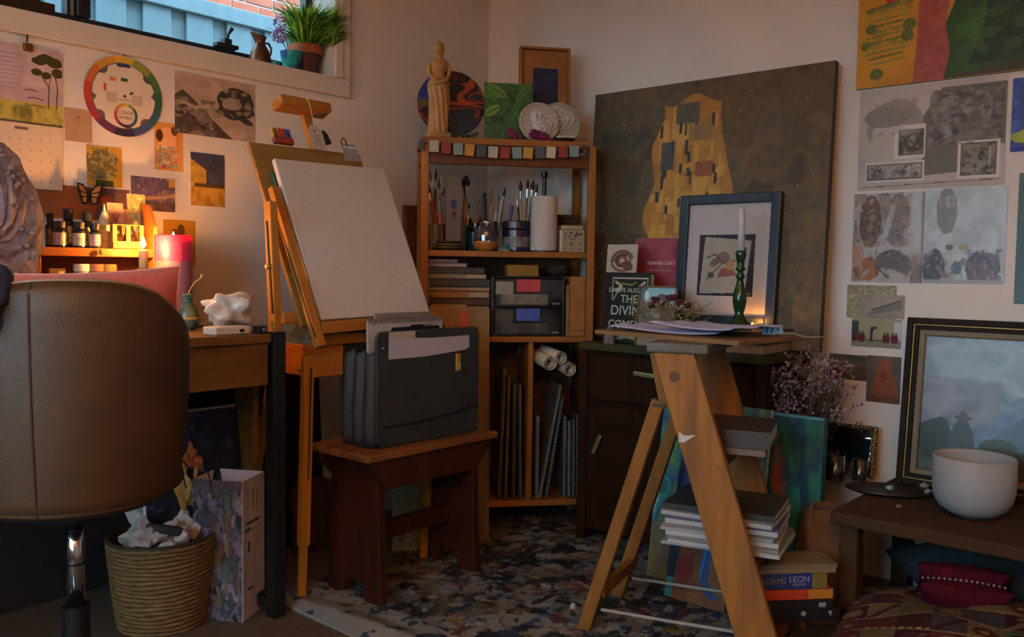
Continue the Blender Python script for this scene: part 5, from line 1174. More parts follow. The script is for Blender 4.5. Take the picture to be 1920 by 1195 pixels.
# paper rolls
m_rollp = mat('roll_paper', '#c8bda8', '#bcb09a', rough=.8)
for k, (px, py, r_, b_, lab) in enumerate(((1045, 670, .024, .0, 'rolled white paper, upper right of the three'), (1025, 680, .027, .0, 'rolled white paper with open end, lower left roll'), (1062, 692, .026, .03, 'rolled white paper, lowest of the three rolls'))):
    v = bc(px, py, b_); e = bw_((v[0]+.008, -.03+b_, v[2])); s0 = bw_((v[0]-.05, .22, v[2]+.02+.01*k)); d = (e-s0); z_ = d.normalized(); y_ = Vector((0, 0, 1)); x_ = y_.cross(z_).normalized(); y_ = z_.cross(x_)
    t = thing('paper_roll', lab, 'paper roll', s0, Matrix((x_, y_, z_)).transposed(), 'paper rolls in the bookcase'); L_ = d.length
    MB().lathe([(r_, 0), (r_, L_), (r_*.93, L_), (r_*.93, .004)], 32, cap=False).build('outer_turn', m_rollp, t, smooth=False); MB().lathe([(r_*.66, .01), (r_*.66, L_*.985), (r_*.58, L_*.985), (r_*.58, .01)], 28, cap=False).build('inner_turn', m_rollp, t, smooth=False); MB().lathe([(r_*.6, L_*.3), (.001, L_*.3)], 24, cap=False).build('dark_core', mat('roll_core', '#2c241c', rough=.9), t)
# sketchbooks standing in the lower right cell
rr = random.Random(2)
m_skc = [mat('book_grey_cover', '#4a4644', rough=.6), mat('book_black_cover', '#1d1c1c', rough=.6), mat('book_slate_cover', '#3a3e44', rough=.6)]
for k, (pxb, pxt, pyt, lab) in enumerate(((1012, 1052, 722, 'leaning spiral sketchbook in lower cell, tallest one'), (1024, 1056, 742, 'leaning spiral sketchbook in lower cell, second one'), (1058, 1060, 780, 'upright thin sketchbook in the lower cell, left of group'), (1067, 1068, 790, 'upright thin sketchbook in the lower cell, middle'), (1075, 1076, 785, 'upright thin sketchbook in lower cell, right of middle'), (1083, 1084, 778, 'upright thin sketchbook against the right post'), (1007, 1009, 780, 'narrow wire spiral spine at left of the lower cell'))):
    vb_, vt_ = bc(pxb, 930, .02), bc(pxt, pyt, .02); a = math.degrees(math.atan2(vt_[0]-vb_[0], vt_[2]-.115)); L_ = math.hypot(vt_[0]-vb_[0], vt_[2]-.115)
    t = thing('sketchbook', lab, 'sketchbook', bw_((vb_[0], .02, .1145)), BR @ ry(a), 'sketchbooks in the bookcase')
    MB().bb((-.0055, .004, 0.003), (.0055, .2, L_)).build('pages', m_skc[k % 3], t)
    b_ = MB(); n = int(L_/.009)
    for j in range(n): b_.tube([(-.005, .006, .006+j*.009), (-.003, -.002, .006+j*.009), (.003, -.002, .006+j*.009), (.005, .006, .006+j*.009)], .0014, 4)
    b_.build('wire_spine', mat('spine_wire', '#b4b0aa', rough=.45), t)
for k, (px, pyt, wd, cc, lab) in enumerate(((935, 690, .012, '#3a2a1e', 'brown edged board stored in lower left cell'), (948, 708, .01, '#5a4028', 'thin tan edged board in lower left cell'), (962, 720, .012, '#1c1c24', 'dark canvas board in the lower left cell, third'), (975, 722, .012, '#23283a', 'blue black canvas board nearest the divider'))):
    vb_ = bc(px, 930, .03); vt_ = bc(px, pyt, .03)
    t = thing('stored_board', lab, 'board', bw_((vb_[0], .03, .1145)), BR @ ry(2-k), 'boards stored in the bookcase'); MB().bb((-wd/2, 0, 0), (wd/2, .2, vt_[2]-.1145)).build('board', mat('stored_'+cc[1:], cc, rough=.7), t); MB().bb((wd/2-.003, -.001, .002), (wd/2, 0, vt_[2]-.117)).build('edge', mat('stored_edge', '#6a5c4c', rough=.7), t)
# boards leaning in front of the bookcase
for k, (px0, px1, pyt, b_, c1, c2, lab, tl_) in enumerate(((806, 876, 572, -.05, '#8a6a4c', '#7a5c40', 'tan cardboard portfolio leaning against the bookcase', 0), (858, 917, 576, -.085, '#75603a', '#66522e', 'olive brown board leaning beside the briefcase', 2))):
    v0, v1, vt_ = bc(px0, 600, b_), bc(px1, 600, b_), bc((px0+px1)/2, pyt, b_); w_ = v1[0]-v0[0]
    t = thing('leaning_board', lab, 'board', bw_(((v0[0]+v1[0])/2, b_-.06, 0)), BR @ rx(-4), 'boards leaning on the bookcase'); MB().prism(rrect(-w_/2, 0, w_/2, vt_[2]+.004, .012), -.004, .004, VY).build('panel', mat('lean_'+c1[1:], c1, c2, rough=.8, scale=8), t)
    if k: MB().bb((-w_/2+.003, -.0055, vt_[2]-.09), (-w_/2+.04, -.004, vt_[2]-.01)).build('orange_patch', mat('orange_patch', '#a8481c', '#8a3a18', rough=.7), t)
    else: MB().bb((w_/2-.03, -.0055, .1), (w_/2-.02, -.004, vt_[2]-.01)).build('crease', mat('board_crease', '#5f4830', rough=.8), t)

for k, (px, py, jx, b_, lab) in enumerate(((862, 372, 866, .16, 'short red handled brush beside the wide flat brush'), (880, 380, 872, .17, 'short ochre brush right of the wide flat brush'), (947, 352, 930, .2, 'dark thin brush leaning right in the tool jar'), (968, 360, 980, .21, 'dark slender brush leaning left toward the tool jar'))):
    brush(lab, bw_((bc(jx, 440, b_)[0], b_, MZ+.008)), bw_(bc(px, py, b_)), .004, m_hand[(1, 3, 2, 2)[k]], m_bris[(0, 2, 2, 1)[k]], None)
t = thing('green_bottle', 'squat dark green glass bottle behind the amber jar', 'bottle', onbc(893, .17, MZ), BR); MB().lathe([(.03, 0), (.032, .004), (.032, .075), (.012, .095), (.011, .115), (.014, .117), (.014, .124), (.01, .124)], 24).build('glass', m_jargr, t, smooth=False); MB().lathe([(.0145, .112), (.0145, .13), (.012, .132)], 18).build('stopper', mat('cork', '#6a4c30', rough=.9), t)
t = thing('colour_box', 'dark brown paint box standing at the back of the shelf', 'box', onbc(893, .235, MZ), BR @ ry(4)); MB().bb((-.05, -.02, 0), (.05, .02, .13)).build('box_body', wood('paintbox_wood', '#2c1c10', '#20140b', 0), t, bevel=.002); MB().bb((-.04, -.0208, .03), (.04, -.02, .1)).build('paper_label', mat('box_label_olive', '#4a4a24', rough=.7), t)

LHB = .79+.026+.012   # top of the board on the ladder
# ------------------------------------------------------------------ dark chest by the right wall
m_ches = wood('dark_chest_wood', '#2a1608', '#1f1006', 1, rough=.8, spec=.1); m_chesz = wood('dark_chest_front', '#2e180a', '#231207', 2, rough=.8, spec=.1)
CX, CY0, CY1, CZ = -.37, -.80, -1.53, .737
cs = thing('chest_of_drawers', 'dark wooden cabinet with one drawer and doors by the right wall', 'cabinet', (CX, CY0, 0))
cl_ = lambda x, y, z: (x-CX, y-CY0, z)
MB().bb(cl_(CX+.02, CY0-.01, .05), cl_(-.015, CY1+.01, .71)).build('body', m_ches, cs)
MB().bb(cl_(CX, CY0, .71), cl_(-.012, CY1, CZ)).build('top', wood('olive_top', '#3c3a1c', '#2c2a14', 1), cs, bevel=.003)
for y in (CY0, CY1+.04): MB().bb(cl_(CX+.004, y, 0), cl_(CX+.044, y-.04, .71)).build('stile', m_chesz, cs, bevel=.003)
m_han = mat('brass_pull', '#a89a68', rough=.3, metal=.7)
def handle(px0, py0, px1, py1, par):
    a, b_ = onx(px0, py0, CX-.012), onx(px1, py1, CX-.012); a[0] = b_[0] = CX-.02
    p0, p1 = Vector(cl_(*a)), Vector(cl_(*b_)); o = MB().bar(p0, p1, .016, .008, (1, 0, 0)).build('handle', m_han, par, bevel=.003)
    MB().bar(p0*.9+p1*.1, p0*.9+p1*.1+Vector((.03, 0, 0)), .006, .006).build('handle_post', m_han, o); MB().bar(p0*.1+p1*.9, p0*.1+p1*.9+Vector((.03, 0, 0)), .006, .006).build('handle_post', m_han, o)
for k, (ya, yb) in enumerate(((CY0-.045, -1.155), (-1.17, CY1+.045))):
    d1 = MB().bb(cl_(CX+.002, ya, .535), cl_(CX+.02, yb, .695)).build('drawer', m_chesz, cs, bevel=.004)
    d2 = MB().bb(cl_(CX+.002, ya, .06), cl_(CX+.02, yb, .515)).build('door', m_chesz, cs, bevel=.004); MB().bb(cl_(CX-.002, ya-.05, .11), cl_(CX+.003, yb+.05, .465)).build('door_panel', m_ches, d2, bevel=.006)
    if k == 0: handle(1190, 700, 1229, 706, d1); handle(1128, 816, 1114, 850, d2)

# ------------------------------------------------------------------ large gold canvas (generic stand-in)
p = Pic(150, 150, '#4a3a1e'); p.noise(['#3c2f1a', '#564424', '#483a20', '#5c4a28', '#4a4030'], 9, 9, 3)
p.ell(.1, .55, .14, .35, '#3c3828', a=.6, soft=.8); p.rect(0, 0, .26, .42, '#38240e', .6)
p.noise(['#6d5830', '#3c2e18'], 60, 60, 5, thr=.7, a=.45)
gold = (p.U > .30+.05*np.sin(p.V*9)*.4+.02*np.sin(p.V*23)) & (p.U < .62-.04*np.cos(p.V*7)) & (p.V < .93+.02*np.sin(p.U*30))
p.put(gold, '#9a6a1e'); rg = np.random.RandomState(4)
for k in range(170):
    u, v = rg.uniform(.3, .6), rg.uniform(.02, .9); w_, h_ = rg.uniform(.006, .03), rg.uniform(.02, .07)
    p.put(gold & (abs(p.U-u) < w_) & (abs(p.V-v) < h_), ['#a8782a', '#8a5f1c', '#b08a34', '#946a22', '#b4883c'][k % 5], .8)
for k in range(46):
    u, v = rg.uniform(.31, .58), rg.uniform(.03, .85); w_, h_ = rg.uniform(.004, .008), rg.uniform(.015, .03)
    p.put(gold & (abs(p.U-u) < w_) & (abs(p.V-v) < h_), '#2c2414')
for (u, v, w_, h_, cc) in ((.36, .72, .03, .055, '#2e3a40'), (.44, .88, .05, .04, '#39403a'), (.52, .66, .035, .03, '#7a3c28'), (.54, .52, .04, .04, '#6a3a38'), (.5, .8, .05, .03, '#7d6238'), (.37, .18, .02, .05, '#3c3014')):
    p.put((abs(p.U-u) < w_) & (abs(p.V-v) < h_) & gold, cc, .9)
p.noise(['#a89868', '#8a7a4a'], 110, 110, 9, thr=.84, a=.7)
kw = .955
o = picmesh('gold_abstract_canvas', p, kw, kw, OILP, depth=.03, edge='#2c2412'); rot = WR @ rx(-3.6)
place(o, Vector((-.10, (-.645-1.595)/2, CZ+.002)) + rot @ Vector((0, kw/2, 0)), rot); tag(o, 'large square olive canvas with a gold mosaic patch above cabinet', 'painting')

# ------------------------------------------------------------------ things on the cabinet
def stand(name, label, cat, px0, pyt, px1, X, p, depth, tilt=-7, mtl=None, zb=CZ, edge='#d8d2c4', rzv=0):
    A, B_ = onx(px0, pyt, X), onx(px1, pyt, X); w_ = A[1]-B_[1]; h_ = (A[2]+B_[2])/2-zb
    o = picmesh(name, p, w_, h_, mtl or PAPER, depth=depth, edge=edge, front=-depth); rot = rz(rzv) @ WR @ rx(tilt)
    base = Vector((X-math.sin(math.radians(-tilt))*h_, (A[1]+B_[1])/2, zb+.001+depth*math.sin(math.radians(-tilt)))); place(o, base+rot @ Vector((0, h_/2, 0)), rot); tag(o, label, cat); return o, w_, h_
# books under the black frame
z = CZ
for k, (cc, h, lab) in enumerate((('#1c1512', .036, 'large dark art book lying on the cabinet, lower one'), ('#2a2420', .04, 'large dark art book under the black frame and candlestick'))):
    t = thing('art_book', lab, 'book', (-.20, -1.27, z), rz(1-2*k), 'art books under the frame')
    b_ = MB(); b_.bb((-.15, -.235, 0), (.13, .235, .003)); b_.bb((-.15, -.235, h-.003), (.13, .235, h-.0005)); b_.bb((.127, -.235, 0), (.13, .235, h-.0005)); b_.build('cover', mat('artbook_'+cc[1:], cc, rough=.5), t); MB().bb((-.145, -.23, .003), (.127, .23, h-.003)).build('pages', mat('art_pages', '#8a8070', '#6d6456', rough=.8, stretch=(.2, .2, 40), scale=30), t); z += h
BZ2 = z
# black frame
A, B_ = onx(1283, 368, -.10), onx(1471, 360, -.10); fw = A[1]-B_[1]; fh = (A[2]+B_[2])/2-BZ2; fy = (A[1]+B_[1])/2
bf = thing('framed_abstract', 'black wooden picture frame with white mount leaning on canvas', 'frame', (-.135, fy, BZ2), WR @ rx(-4))
m_bfr = mat('blue_black_frame', '#12202c', '#0f1a24', rough=.45)
fb = .034
for a, b_ in (((-fw/2, 0), (-fw/2+fb, fh)), ((fw/2-fb, 0), (fw/2, fh)), ((-fw/2+fb, 0), (fw/2-fb, fb)), ((-fw/2+fb, fh-fb), (fw/2-fb, fh))): MB().bb((a[0], a[1], 0), (b_[0], b_[1], .022)).build('frame_bar', m_bfr, bf, bevel=.003)
MB().bb((-fw/2+.01, .01, .0), (fw/2-.01, fh-.01, .004)).build('backing', mat('backing_card', '#4a3c30', rough=.9), bf)
iw, ih = fw-2*fb, fh-2*fb; ox, oy, ow, oh = -.005, fh*.5-.02, iw*.68, ih*.55
b_ = MB(); b_.bb((-iw/2, fb, .004), (ox-ow/2, fh-fb, .007)); b_.bb((ox+ow/2, fb, .004), (iw/2, fh-fb, .007)); b_.bb((ox-ow/2, fb, .004), (ox+ow/2, oy-oh/2, .007)); b_.bb((ox-ow/2, oy+oh/2, .004), (ox+ow/2, fh-fb, .007)); b_.build('white_mount', mat('mount_white', '#b4aca8', rough=.75), bf)
p = Pic(60, 66, '#1c1820'); p.rect(.05, .05, .97, .95, '#1a1620'); p.poly([(.04, .03), (.86, .06), (.93, .9), (.1, .97)], '#a09688'); p.noise(['#a89e90', '#968c7e'], 5, 5, 3, a=.4, box=(.12, .1, .84, .88))
p.ell(.3, .55, .1, .06, '#6a5c54', rot=30); p.ell(.45, .62, .12, .1, '#7a4a40', a=.8); p.poly([(.36, .3), (.7, .34), (.6, .48), (.4, .44)], '#8a4438'); p.ell(.24, .34, .06, .05, '#4a4244'); p.ell(.82, .76, .04, .035, '#3c3840'); p.line([(.15, .25), (.45, .55), (.8, .6)], .012, '#5a4a40'); p.ell(.58, .5, .07, .09, '#a87a4a'); p.line([(.15, .62), (.3, .68), (.45, .55)], .012, '#4a4048'); p.rect(.7, .02, .95, .06, '#7a5238')
o = picmesh('abstract_print', p, ow, oh, PAPER, depth=.001); o.parent = bf; o.matrix_local = Matrix.Translation((ox, oy, .004))
MB().bb((-iw/2, fb, .0085), (iw/2, fh-fb, .0095)).build('glazing', glassmat('frame_glass', (.97, .97, .97), .02), bf)
# green candlestick
A = onx(1386, 592, -.27)
gc = thing('green_candlestick', 'glossy dark green turned candlestick with white taper candle', 'candlestick', (-.27, A[1], BZ2), rz(20))
m_grn = mat('green_glaze', '#16381a', '#12300f', rough=.15, scale=12)
sc_ = (onx(1386, 470, -.27)[2]-BZ2)/.205
pr = [(.048, 0), (.05, .006), (.044, .014), (.03, .022), (.021, .034), (.016, .04), (.021, .052), (.026, .075), (.024, .092), (.014, .118), (.011, .13), (.018, .137), (.012, .144), (.01, .15), (.02, .156), (.013, .163), (.014, .176), (.019, .19), (.02, .2), (.016, .205), (.011, .2)]
MB().lathe([(r_*.9, z_*sc_) for r_, z_ in pr], 10, cap=False).build('stick', m_grn, gc, smooth=True)
hc = onx(1386, 391, -.27)[2]-BZ2
MB().lathe([(.0115, .2*sc_), (.0105, hc-.004), (.006, hc)], 20).build('candle', mat('white_wax', '#b8b2b6', rough=.5, sss=.2), gc, smooth=True); MB().tube([(0, 0, hc), (.001, 0, hc+.008)], .0008, 5).build('wick', m_black, gc)
# tea light
A = onx(1411, 590, -.19)
tl_ = thing('tea_light', 'tiny glowing orange tea light behind the green candlestick', 'candle', (-.19, A[1], BZ2))
MB().lathe([(.017, 0), (.018, .014), (.0165, .014), (.0165, .008), (.001, .008)], 24, cap=False).build('cup', mat('orange_glass_cup', '#c86a2c', rough=.2, trans=.3), tl_, smooth=True); MB().lathe([(.0162, .003), (.0162, .009), (.001, .009)], 24, cap=False).build('wax', mat('orange_wax', '#d88a4a', rough=.4, sss=.5), tl_)
fl = flame(tl_, .009, .009, .002)
# books and frames at left of cabinet
p = Pic(60, 90, '#7d2c3c'); p.noise(['#80303e', '#742838', '#8a4450'], 3, 4, 2); p.poly([(.82, .0), (1, 0), (1, .45), (.9, .52), (.82, .42)], '#a89a80'); p.rect(.58, .2, .74, .42, '#7d7a74'); p.rect(.42, .2, .56, .38, '#5c1c24'); p.rect(0, 0, .5, .36, '#3c1418', .8)
o, w_, h_ = stand('pink_book', 'tall crimson pink book standing at back of the cabinet', 'book', 1191, 447, 1288, -.11, p, .02, edge='#8a8070')
text('lettering', "Samedes Lehi's", .025, mat('pale_lettering', '#c9a8a8', rough=.6), o, (.012, h_*.26, .0004), sx=.8); text('lettering', 'for Her Summers', .015, mat('faint_lettering', '#a87880', rough=.6), o, (.012, h_*.26-.028, .0004), sx=.85)
p = Pic(44, 50, '#a89c88'); p.noise(['#ab9f8c', '#a09480'], 3, 3, 1)
for k, (r0, a0, a1, cc) in enumerate(((.34, 20, 200, '#5a4034'), (.27, 0, 190, '#75584a'), (.2, 60, 300, '#4a3028'), (.13, 0, 270, '#6a4c40'), (.36, 200, 330, '#6a4c3e'))): p.line([(.52+r0*math.cos(math.radians(a)), .42+r0*math.sin(math.radians(a))) for a in range(a0, a1, 15)], .045, cc)
p.ell(.7, .25, .16, .2, '#5c4234', rot=40, wob=.3)
MTOP = onx(1180, 512, -.22)[2]
stand('swirl_card', 'cream card with a brown swirling drawing on cabinet', 'card', 1140, 459, 1196, -.222, p, .003, tilt=-5, zb=MTOP)
p = Pic(20, 40, '#2a1418'); stand('maroon_book', 'dark maroon book standing behind the lettered green book', 'book', 1137, 512, 1224, -.22, p, .018, edge='#3a2024', tilt=-5)
p = Pic(70, 90, '#16221a'); p.rect(.06, .93, .94, .95, '#a8a490'); p.rect(.06, .62, .08, .95, '#a8a490'); p.rect(.92, .62, .94, .95, '#a8a490')
p.line([(.14, .88), (.3, .82), (.16, .76)], .02, '#a8a078'); p.line([(.86, .88), (.74, .82), (.86, .78)], .02, '#a8a490'); p.line([(.1, .62), (.18, .72), (.3, .78)], .015, '#8a8670'); p.line([(.2, .05), (.5, .1), (.8, .06)], .03, '#8a8060'); p.line([(.3, .86), (.55, .84), (.65, .88)], .01, '#8a7a3a')
o, w_, h_ = stand('green_lettered_book', 'dark green book with white hand lettered title on cabinet', 'book', 1146, 515, 1221, -.27, p, .022, tilt=-5, edge='#8a8474')
m_lt = mat('white_lettering', '#b8b6a8', rough=.6)
text('lettering', 'DANTE ALIGHIERI', w_*.13, m_lt, o, (-.0, h_*.26, .0004)); text('lettering', 'THE', w_*.24, m_lt, o, (0, h_*.13, .0004)); text('lettering', 'DIVINE', w_*.29, m_lt, o, (0, -h_*.04, .0004)); text('lettering', 'COMEDY', w_*.235, m_lt, o, (0, -h_*.24, .0004))
# small gold photo frame
A, B_ = onx(1197, 535, -.30), onx(1268, 540, -.30); w_ = A[1]-B_[1]; h_ = A[2]-CZ
t = thing('small_photo_frame', 'small gold photo frame with a pale blue reflection painted in on cabinet', 'frame', (-.315, (A[1]+B_[1])/2, CZ), WR @ rx(-8))
m_gf = mat('dull_gold', '#6d5a34', rough=.4, metal=.5)
for a, b_ in (((-w_/2, 0), (-w_/2+.006, h_)), ((w_/2-.006, 0), (w_/2, h_)), ((-w_/2, h_-.006), (w_/2, h_)), ((-w_/2, 0), (w_/2, .006))): MB().bb((a[0], a[1], 0), (b_[0], b_[1], .008)).build('frame_bar', m_gf, t)
p = Pic(40, 50, '#86b0b4'); p.rect(0, .5, .2, 1, '#5a6a68'); p.ell(.18, .85, .06, .1, '#c0dcdc'); p.ell(.62, .68, .2, .22, '#5a5658'); p.rect(0, 0, 1, .5, '#7a6a58'); p.ell(.5, .5, .12, .14, '#a8a098')  # pale blue and grey head shape painted in as a reflection
o = picmesh('photo', p, w_-.012, h_-.012, GLOSSP, depth=.002); o.parent = t; o.matrix_local = Matrix.Translation((0, h_/2, .001))
t = tag(MB().lathe([(.022, 0), (.02, .025), (.012, .05), (.002, .066)], 7).build('stone_point', mat('grey_quartz', '#6d6464', rough=.4)), 'grey pointed crystal standing at left end of the cabinet', 'crystal'); A = onx(1143, 600, -.33); place(t, (-.33, A[1], CZ+.0))
# dried bouquet lying in front
A = onz(1248, 605, LHB)
db = thing('dried_rose_bouquet', 'dried bouquet of dark red roses and straw behind the papers', 'bouquet', (A[0], A[1], LHB))
rr = random.Random(5); m_straw = mat('dried_straw', '#6d5a38', '#8a7448', rough=.9, scale=40)
b_ = MB()
for k in range(170):
    y = rr.uniform(-.14, .13); z0 = rr.uniform(.004, .06); x = rr.uniform(-.03, .03); b_.tube([(x, y, z0), (x+rr.uniform(-.02, .02), y+rr.uniform(-.05, .05), z0+rr.uniform(-.01, .03))], [.0016, .0007], 4)
b_.build('straw', m_straw, db)
b_ = MB()
for k in range(70): b_.ball((rr.uniform(-.035, .02), rr.uniform(-.13, .12), rr.uniform(.02, .075)), rr.uniform(.003, .006), 5, 3)
b_.build('seed_heads', mat('cream_buds', '#8f7f60', rough=.9), db)
for k, (y, z_) in enumerate(((.035, .075), (.0, .06), (-.035, .085), (-.055, .07), (-.02, .082), (-.09, .06), (.05, .055))):
    b_ = MB()
    for j in range(9): a = j*2.4; r_ = .0035*math.sqrt(j); b_.ball((-.012+r_*math.cos(a)*1.2, y+r_*math.sin(a), z_+.004*math.cos(j)), (.007, .006, .008), 6, 4)
    b_.build('rose', mat('dried_rose', '#4a1418', '#38101a', rough=.85), db)

# ------------------------------------------------------------------ right wall prints
p = Pic(120, 90, '#b47c0a'); p.noise(['#bc840c', '#aa7208'], 5, 5, 1)
p.poly([(.33, 0), (.35, .5), (.36, 1), (.60, 1), (.52, .75), (.5, .5), (.53, .25), (.5, 0)], '#94483a'); p.noise(['#9a4e40', '#8a4034', '#a8584a'], 6, 9, 3, box=(.345, 0, .5, 1), a=.7)
p.poly([(.5, 0), (.53, .25), (.5, .5), (.62, 1), (1, 1), (1, 0)], '#24481a'); p.noise(['#1c3c16', '#2f5c1c', '#28501a'], 5, 6, 4, box=(.6, .05, .75, 1), a=.8); p.poly([(.62, .1), (.7, .4), (.74, 1), (1, 1), (1, .12)], '#16301e'); p.noise(['#122818', '#1c3c28'], 5, 5, 6, box=(.76, .1, 1, 1), a=.8)
p.poly([(.5, 0), (.6, .04), (1, .12), (1, 0)], '#3a3418'); p.ell(.2, 1.0, .06, .26, '#9a2418'); p.line([(.08, .72), (.3, .78), (.36, .85)], .03, '#5c6420')
for k in range(9): p.line([(.06+.02*(k % 3), .62-.05*k), (.28-.02*(k % 2), .65-.05*k)], .011, ['#7d7420', '#5a6420', '#8a7c28'][k % 3])
for (u, v) in ((.05, .4), (.08, .55), (.29, .45), (.12, .12), (.3, .55)): p.ell(u, v, .035, .05, '#56601e', wob=.5)
blots(p, 40, ['#7a7a18', '#8f8420', '#5f6a1c', '#a88a14'], (.03, .3, .31, .8), 21, .012, .05, .5); blots(p, 25, ['#8a3c34', '#a85a50', '#7d342c'], (.36, .02, .5, .98), 22, .015, .05, .4); blots(p, 50, ['#1c4014', '#3a6820', '#16301c', '#204a28'], (.56, .1, .99, .98), 23, .03, .1, .4)
wprint('yellow_painting', 'large bright yellow, pink and green painting at top right', 'painting', (1612, -60, 1960, 148), p, 'R', .002, OILP, .012, edge='#8a6a24')
p = Pic(130, 100, '#8f8a86'); p.noise(['#928d89', '#8a8581'], 4, 4, 1)
p.ell(.26, .6, .2, .27, '#75706e', wob=.2); p.ell(.22, .5, .13, .2, '#8f8986', wob=.15); p.ell(.2, .72, .17, .1, '#6c6765', wob=.2); p.poly([(.46, .12), (.46, .7), (.52, .82), (.58, .95), (1, .95), (1, .38), (.75, .38), (.74, .14)], '#555554')
p.noise(['#3c3c3c', '#6a6968', '#4a4a4a', '#7a7876'], 8, 7, 4, box=(.5, .4, .98, .92), a=.7); p.rect(.26, .3, .48, .62, '#a39f9b'); p.rect(.29, .33, .47, .58, '#4a4a44'); p.noise(['#3c3c38', '#6d6b64', '#8a8880'], 10, 10, 5, box=(.3, .34, .46, .57), a=.8)
p.rect(.06, .08, .48, .27, '#a39f9b'); p.rect(.07, .1, .465, .255, '#3c3c3c'); p.rect(.078, .11, .458, .245, '#666462'); p.noise(['#4a4948', '#8a8886', '#6a6866'], 12, 6, 6, box=(.08, .115, .455, .235)); p.rect(.7, .07, .97, .42, '#a39f9b'); p.rect(.72, .1, .95, .4, '#484846'); p.noise(['#3c3c3c', '#77756f', '#55534f'], 8, 9, 7, box=(.73, .1, .94, .39), a=.8); p.rect(.9, .12, .91, .38, '#8a8884'); p.line([(.04, .03), (.5, .045), (.98, .055)], .004, '#4a4846')
p.C = np.clip(p.C*1.45, 0, .62)
blots(p, 90, ['#3c3c3b', '#6a6967', '#4c4b4a', '#83817d', '#565553'], (.5, .4, .985, .93), 5, .012, .05, .55); blots(p, 30, ['#3a3a36', '#8a8880', '#5c5a54'], (.3, .34, .465, .575), 6, .01, .03, .7); blots(p, 30, ['#3f3e3d', '#8a8886', '#5c5b59'], (.08, .115, .455, .24), 7, .008, .03, .7); blots(p, 30, ['#383838', '#8a8780', '#55534f'], (.73, .1, .94, .39), 8, .01, .03, .7); blots(p, 16, ['#8a8582', '#6d6866', '#7d7875'], (.08, .32, .44, .88), 9, .02, .07, .35)
wprint('grey_collage_poster', 'pale poster collage of black and white pictures on right wall', 'poster', (1611, 156, 1886, 352), p, 'R', .001, edge='#8a8580')
p = Pic(80, 90, '#8f9090'); p.noise(['#8a8884', '#9c9c9a', '#7d7a76'], 4, 4, 2); p.ell(.25, .7, .15, .28, '#5a423a', wob=.5); p.ell(.66, .78, .14, .22, '#66605a', wob=.4); p.noise(['#4a3830', '#8a6a58', '#6d6058'], 9, 9, 3, box=(.1, .4, .8, 1), thr=.5, a=.7); p.ell(.22, .14, .2, .14, '#8a5a34', wob=.5); p.ell(.06, .3, .12, .12, '#9a7a68', wob=.3); p.ell(.6, .2, .25, .16, '#57504c', wob=.6); p.ell(.62, .1, .2, .04, '#8f8a84', rot=-15); p.rect(.84, 0, 1, .2, '#5a3a34', .7); p.rect(.55, .02, .75, .1, '#98948c'); p.rect(.97, .0, 1, 1, '#5c4038', .6)
blots(p, 90, ['#4a342c', '#8a7a6c', '#6d5a4c', '#3f3632', '#9a9088', '#7a5038'], (.02, .02, .98, .98), 15, .015, .06, .55); p.ell(.5, .62, .04, .3, '#a3a6a4', rot=-20, a=.6, soft=.6); p.ell(.9, .7, .07, .3, '#a8b0b0', a=.7, soft=.6)
wprint('fresco_print', 'glossy colour collage print of brown shapes, left of two', 'poster', (1599, 362, 1731, 530), p, 'R', .001, GLOSSP, edge='#8a8580', group='glossy collage prints on the right wall')
p = Pic(90, 90, '#9aa3a4'); p.noise(['#a3adae', '#8f9898', '#a8b4b4'], 4, 4, 5); p.ell(.28, .78, .12, .24, '#6d6862', wob=.4); p.rect(.26, .8, .38, .92, '#8a8882'); p.ell(.14, .16, .14, .2, '#3f3a3a', wob=.5); p.ell(.74, .17, .2, .17, '#4a343c', wob=.6); p.noise(['#5a4048', '#7a5a60', '#3c2c34'], 9, 8, 4, box=(.56, .04, .92, .32), a=.6); p.ell(.43, .16, .07, .07, '#4a5a70'); p.ell(.5, .38, .06, .03, '#8a7a4a'); p.rect(.25, .02, .4, .12, '#8d8880'); p.ell(.33, .38, .05, .03, '#5c4c40'); p.rect(0, 0, 1, .04, '#8a8a86')
blots(p, 60, ['#4a3c3a', '#8a7a74', '#5c4448', '#3c3436', '#8a8278', '#566070'], (.02, .04, .98, .36), 17, .015, .05, .6); blots(p, 14, ['#5c5650', '#7a7068', '#8d8880'], (.18, .5, .42, .98), 18, .015, .05, .6)
wprint('fresco_print', 'glossy colour collage print with bright sheen, right of two', 'poster', (1732, 352, 1886, 532), p, 'R', .001, GLOSSP, edge='#8a8580', group='glossy collage prints on the right wall')
p = Pic(44, 30, '#8d8a72'); p.noise(['#a09c7c', '#6d6a50', '#98957c', '#7a7a60'], 11, 9, 3)
wprint('patterned_paper', 'cream and olive patterned paper scrap beside big canvas', 'paper', (1588, 535, 1681, 598), p, 'R', 0)
p = Pic(44, 24, '#8a857c'); p.noise(['#8d8880', '#7d786e'], 4, 3, 1); p.poly([(.2, .1), (.95, .4), (.95, .75), (.3, .4)], '#6d6a62'); p.line([(.3, .35), (.9, .75)], .03, '#55524a')
wprint('building_sketch', 'faded sketch of a long building above the room photo', 'print', (1612, 553, 1696, 597), p, 'R', .0015)
p = Pic(50, 36, '#8a8868'); p.rect(0, 0, 1, .24, '#77766c'); p.rect(0, .22, .14, .9, '#3c3c36'); p.rect(.86, .3, 1, .9, '#a8b0ae'); p.rect(.3, .22, .7, .28, '#4a4a34'); p.poly([(.38, .2), (.43, .2), (.44, .6), (.52, .66), (.5, .74), (.38, .7)], '#2a2c4a')
for u in (.06, .18, .24, .68, .74, .84, .9): p.ell(u, .32, .045, .16, '#5a1618'); p.ell(u, .5, .02, .04, '#3a2420')
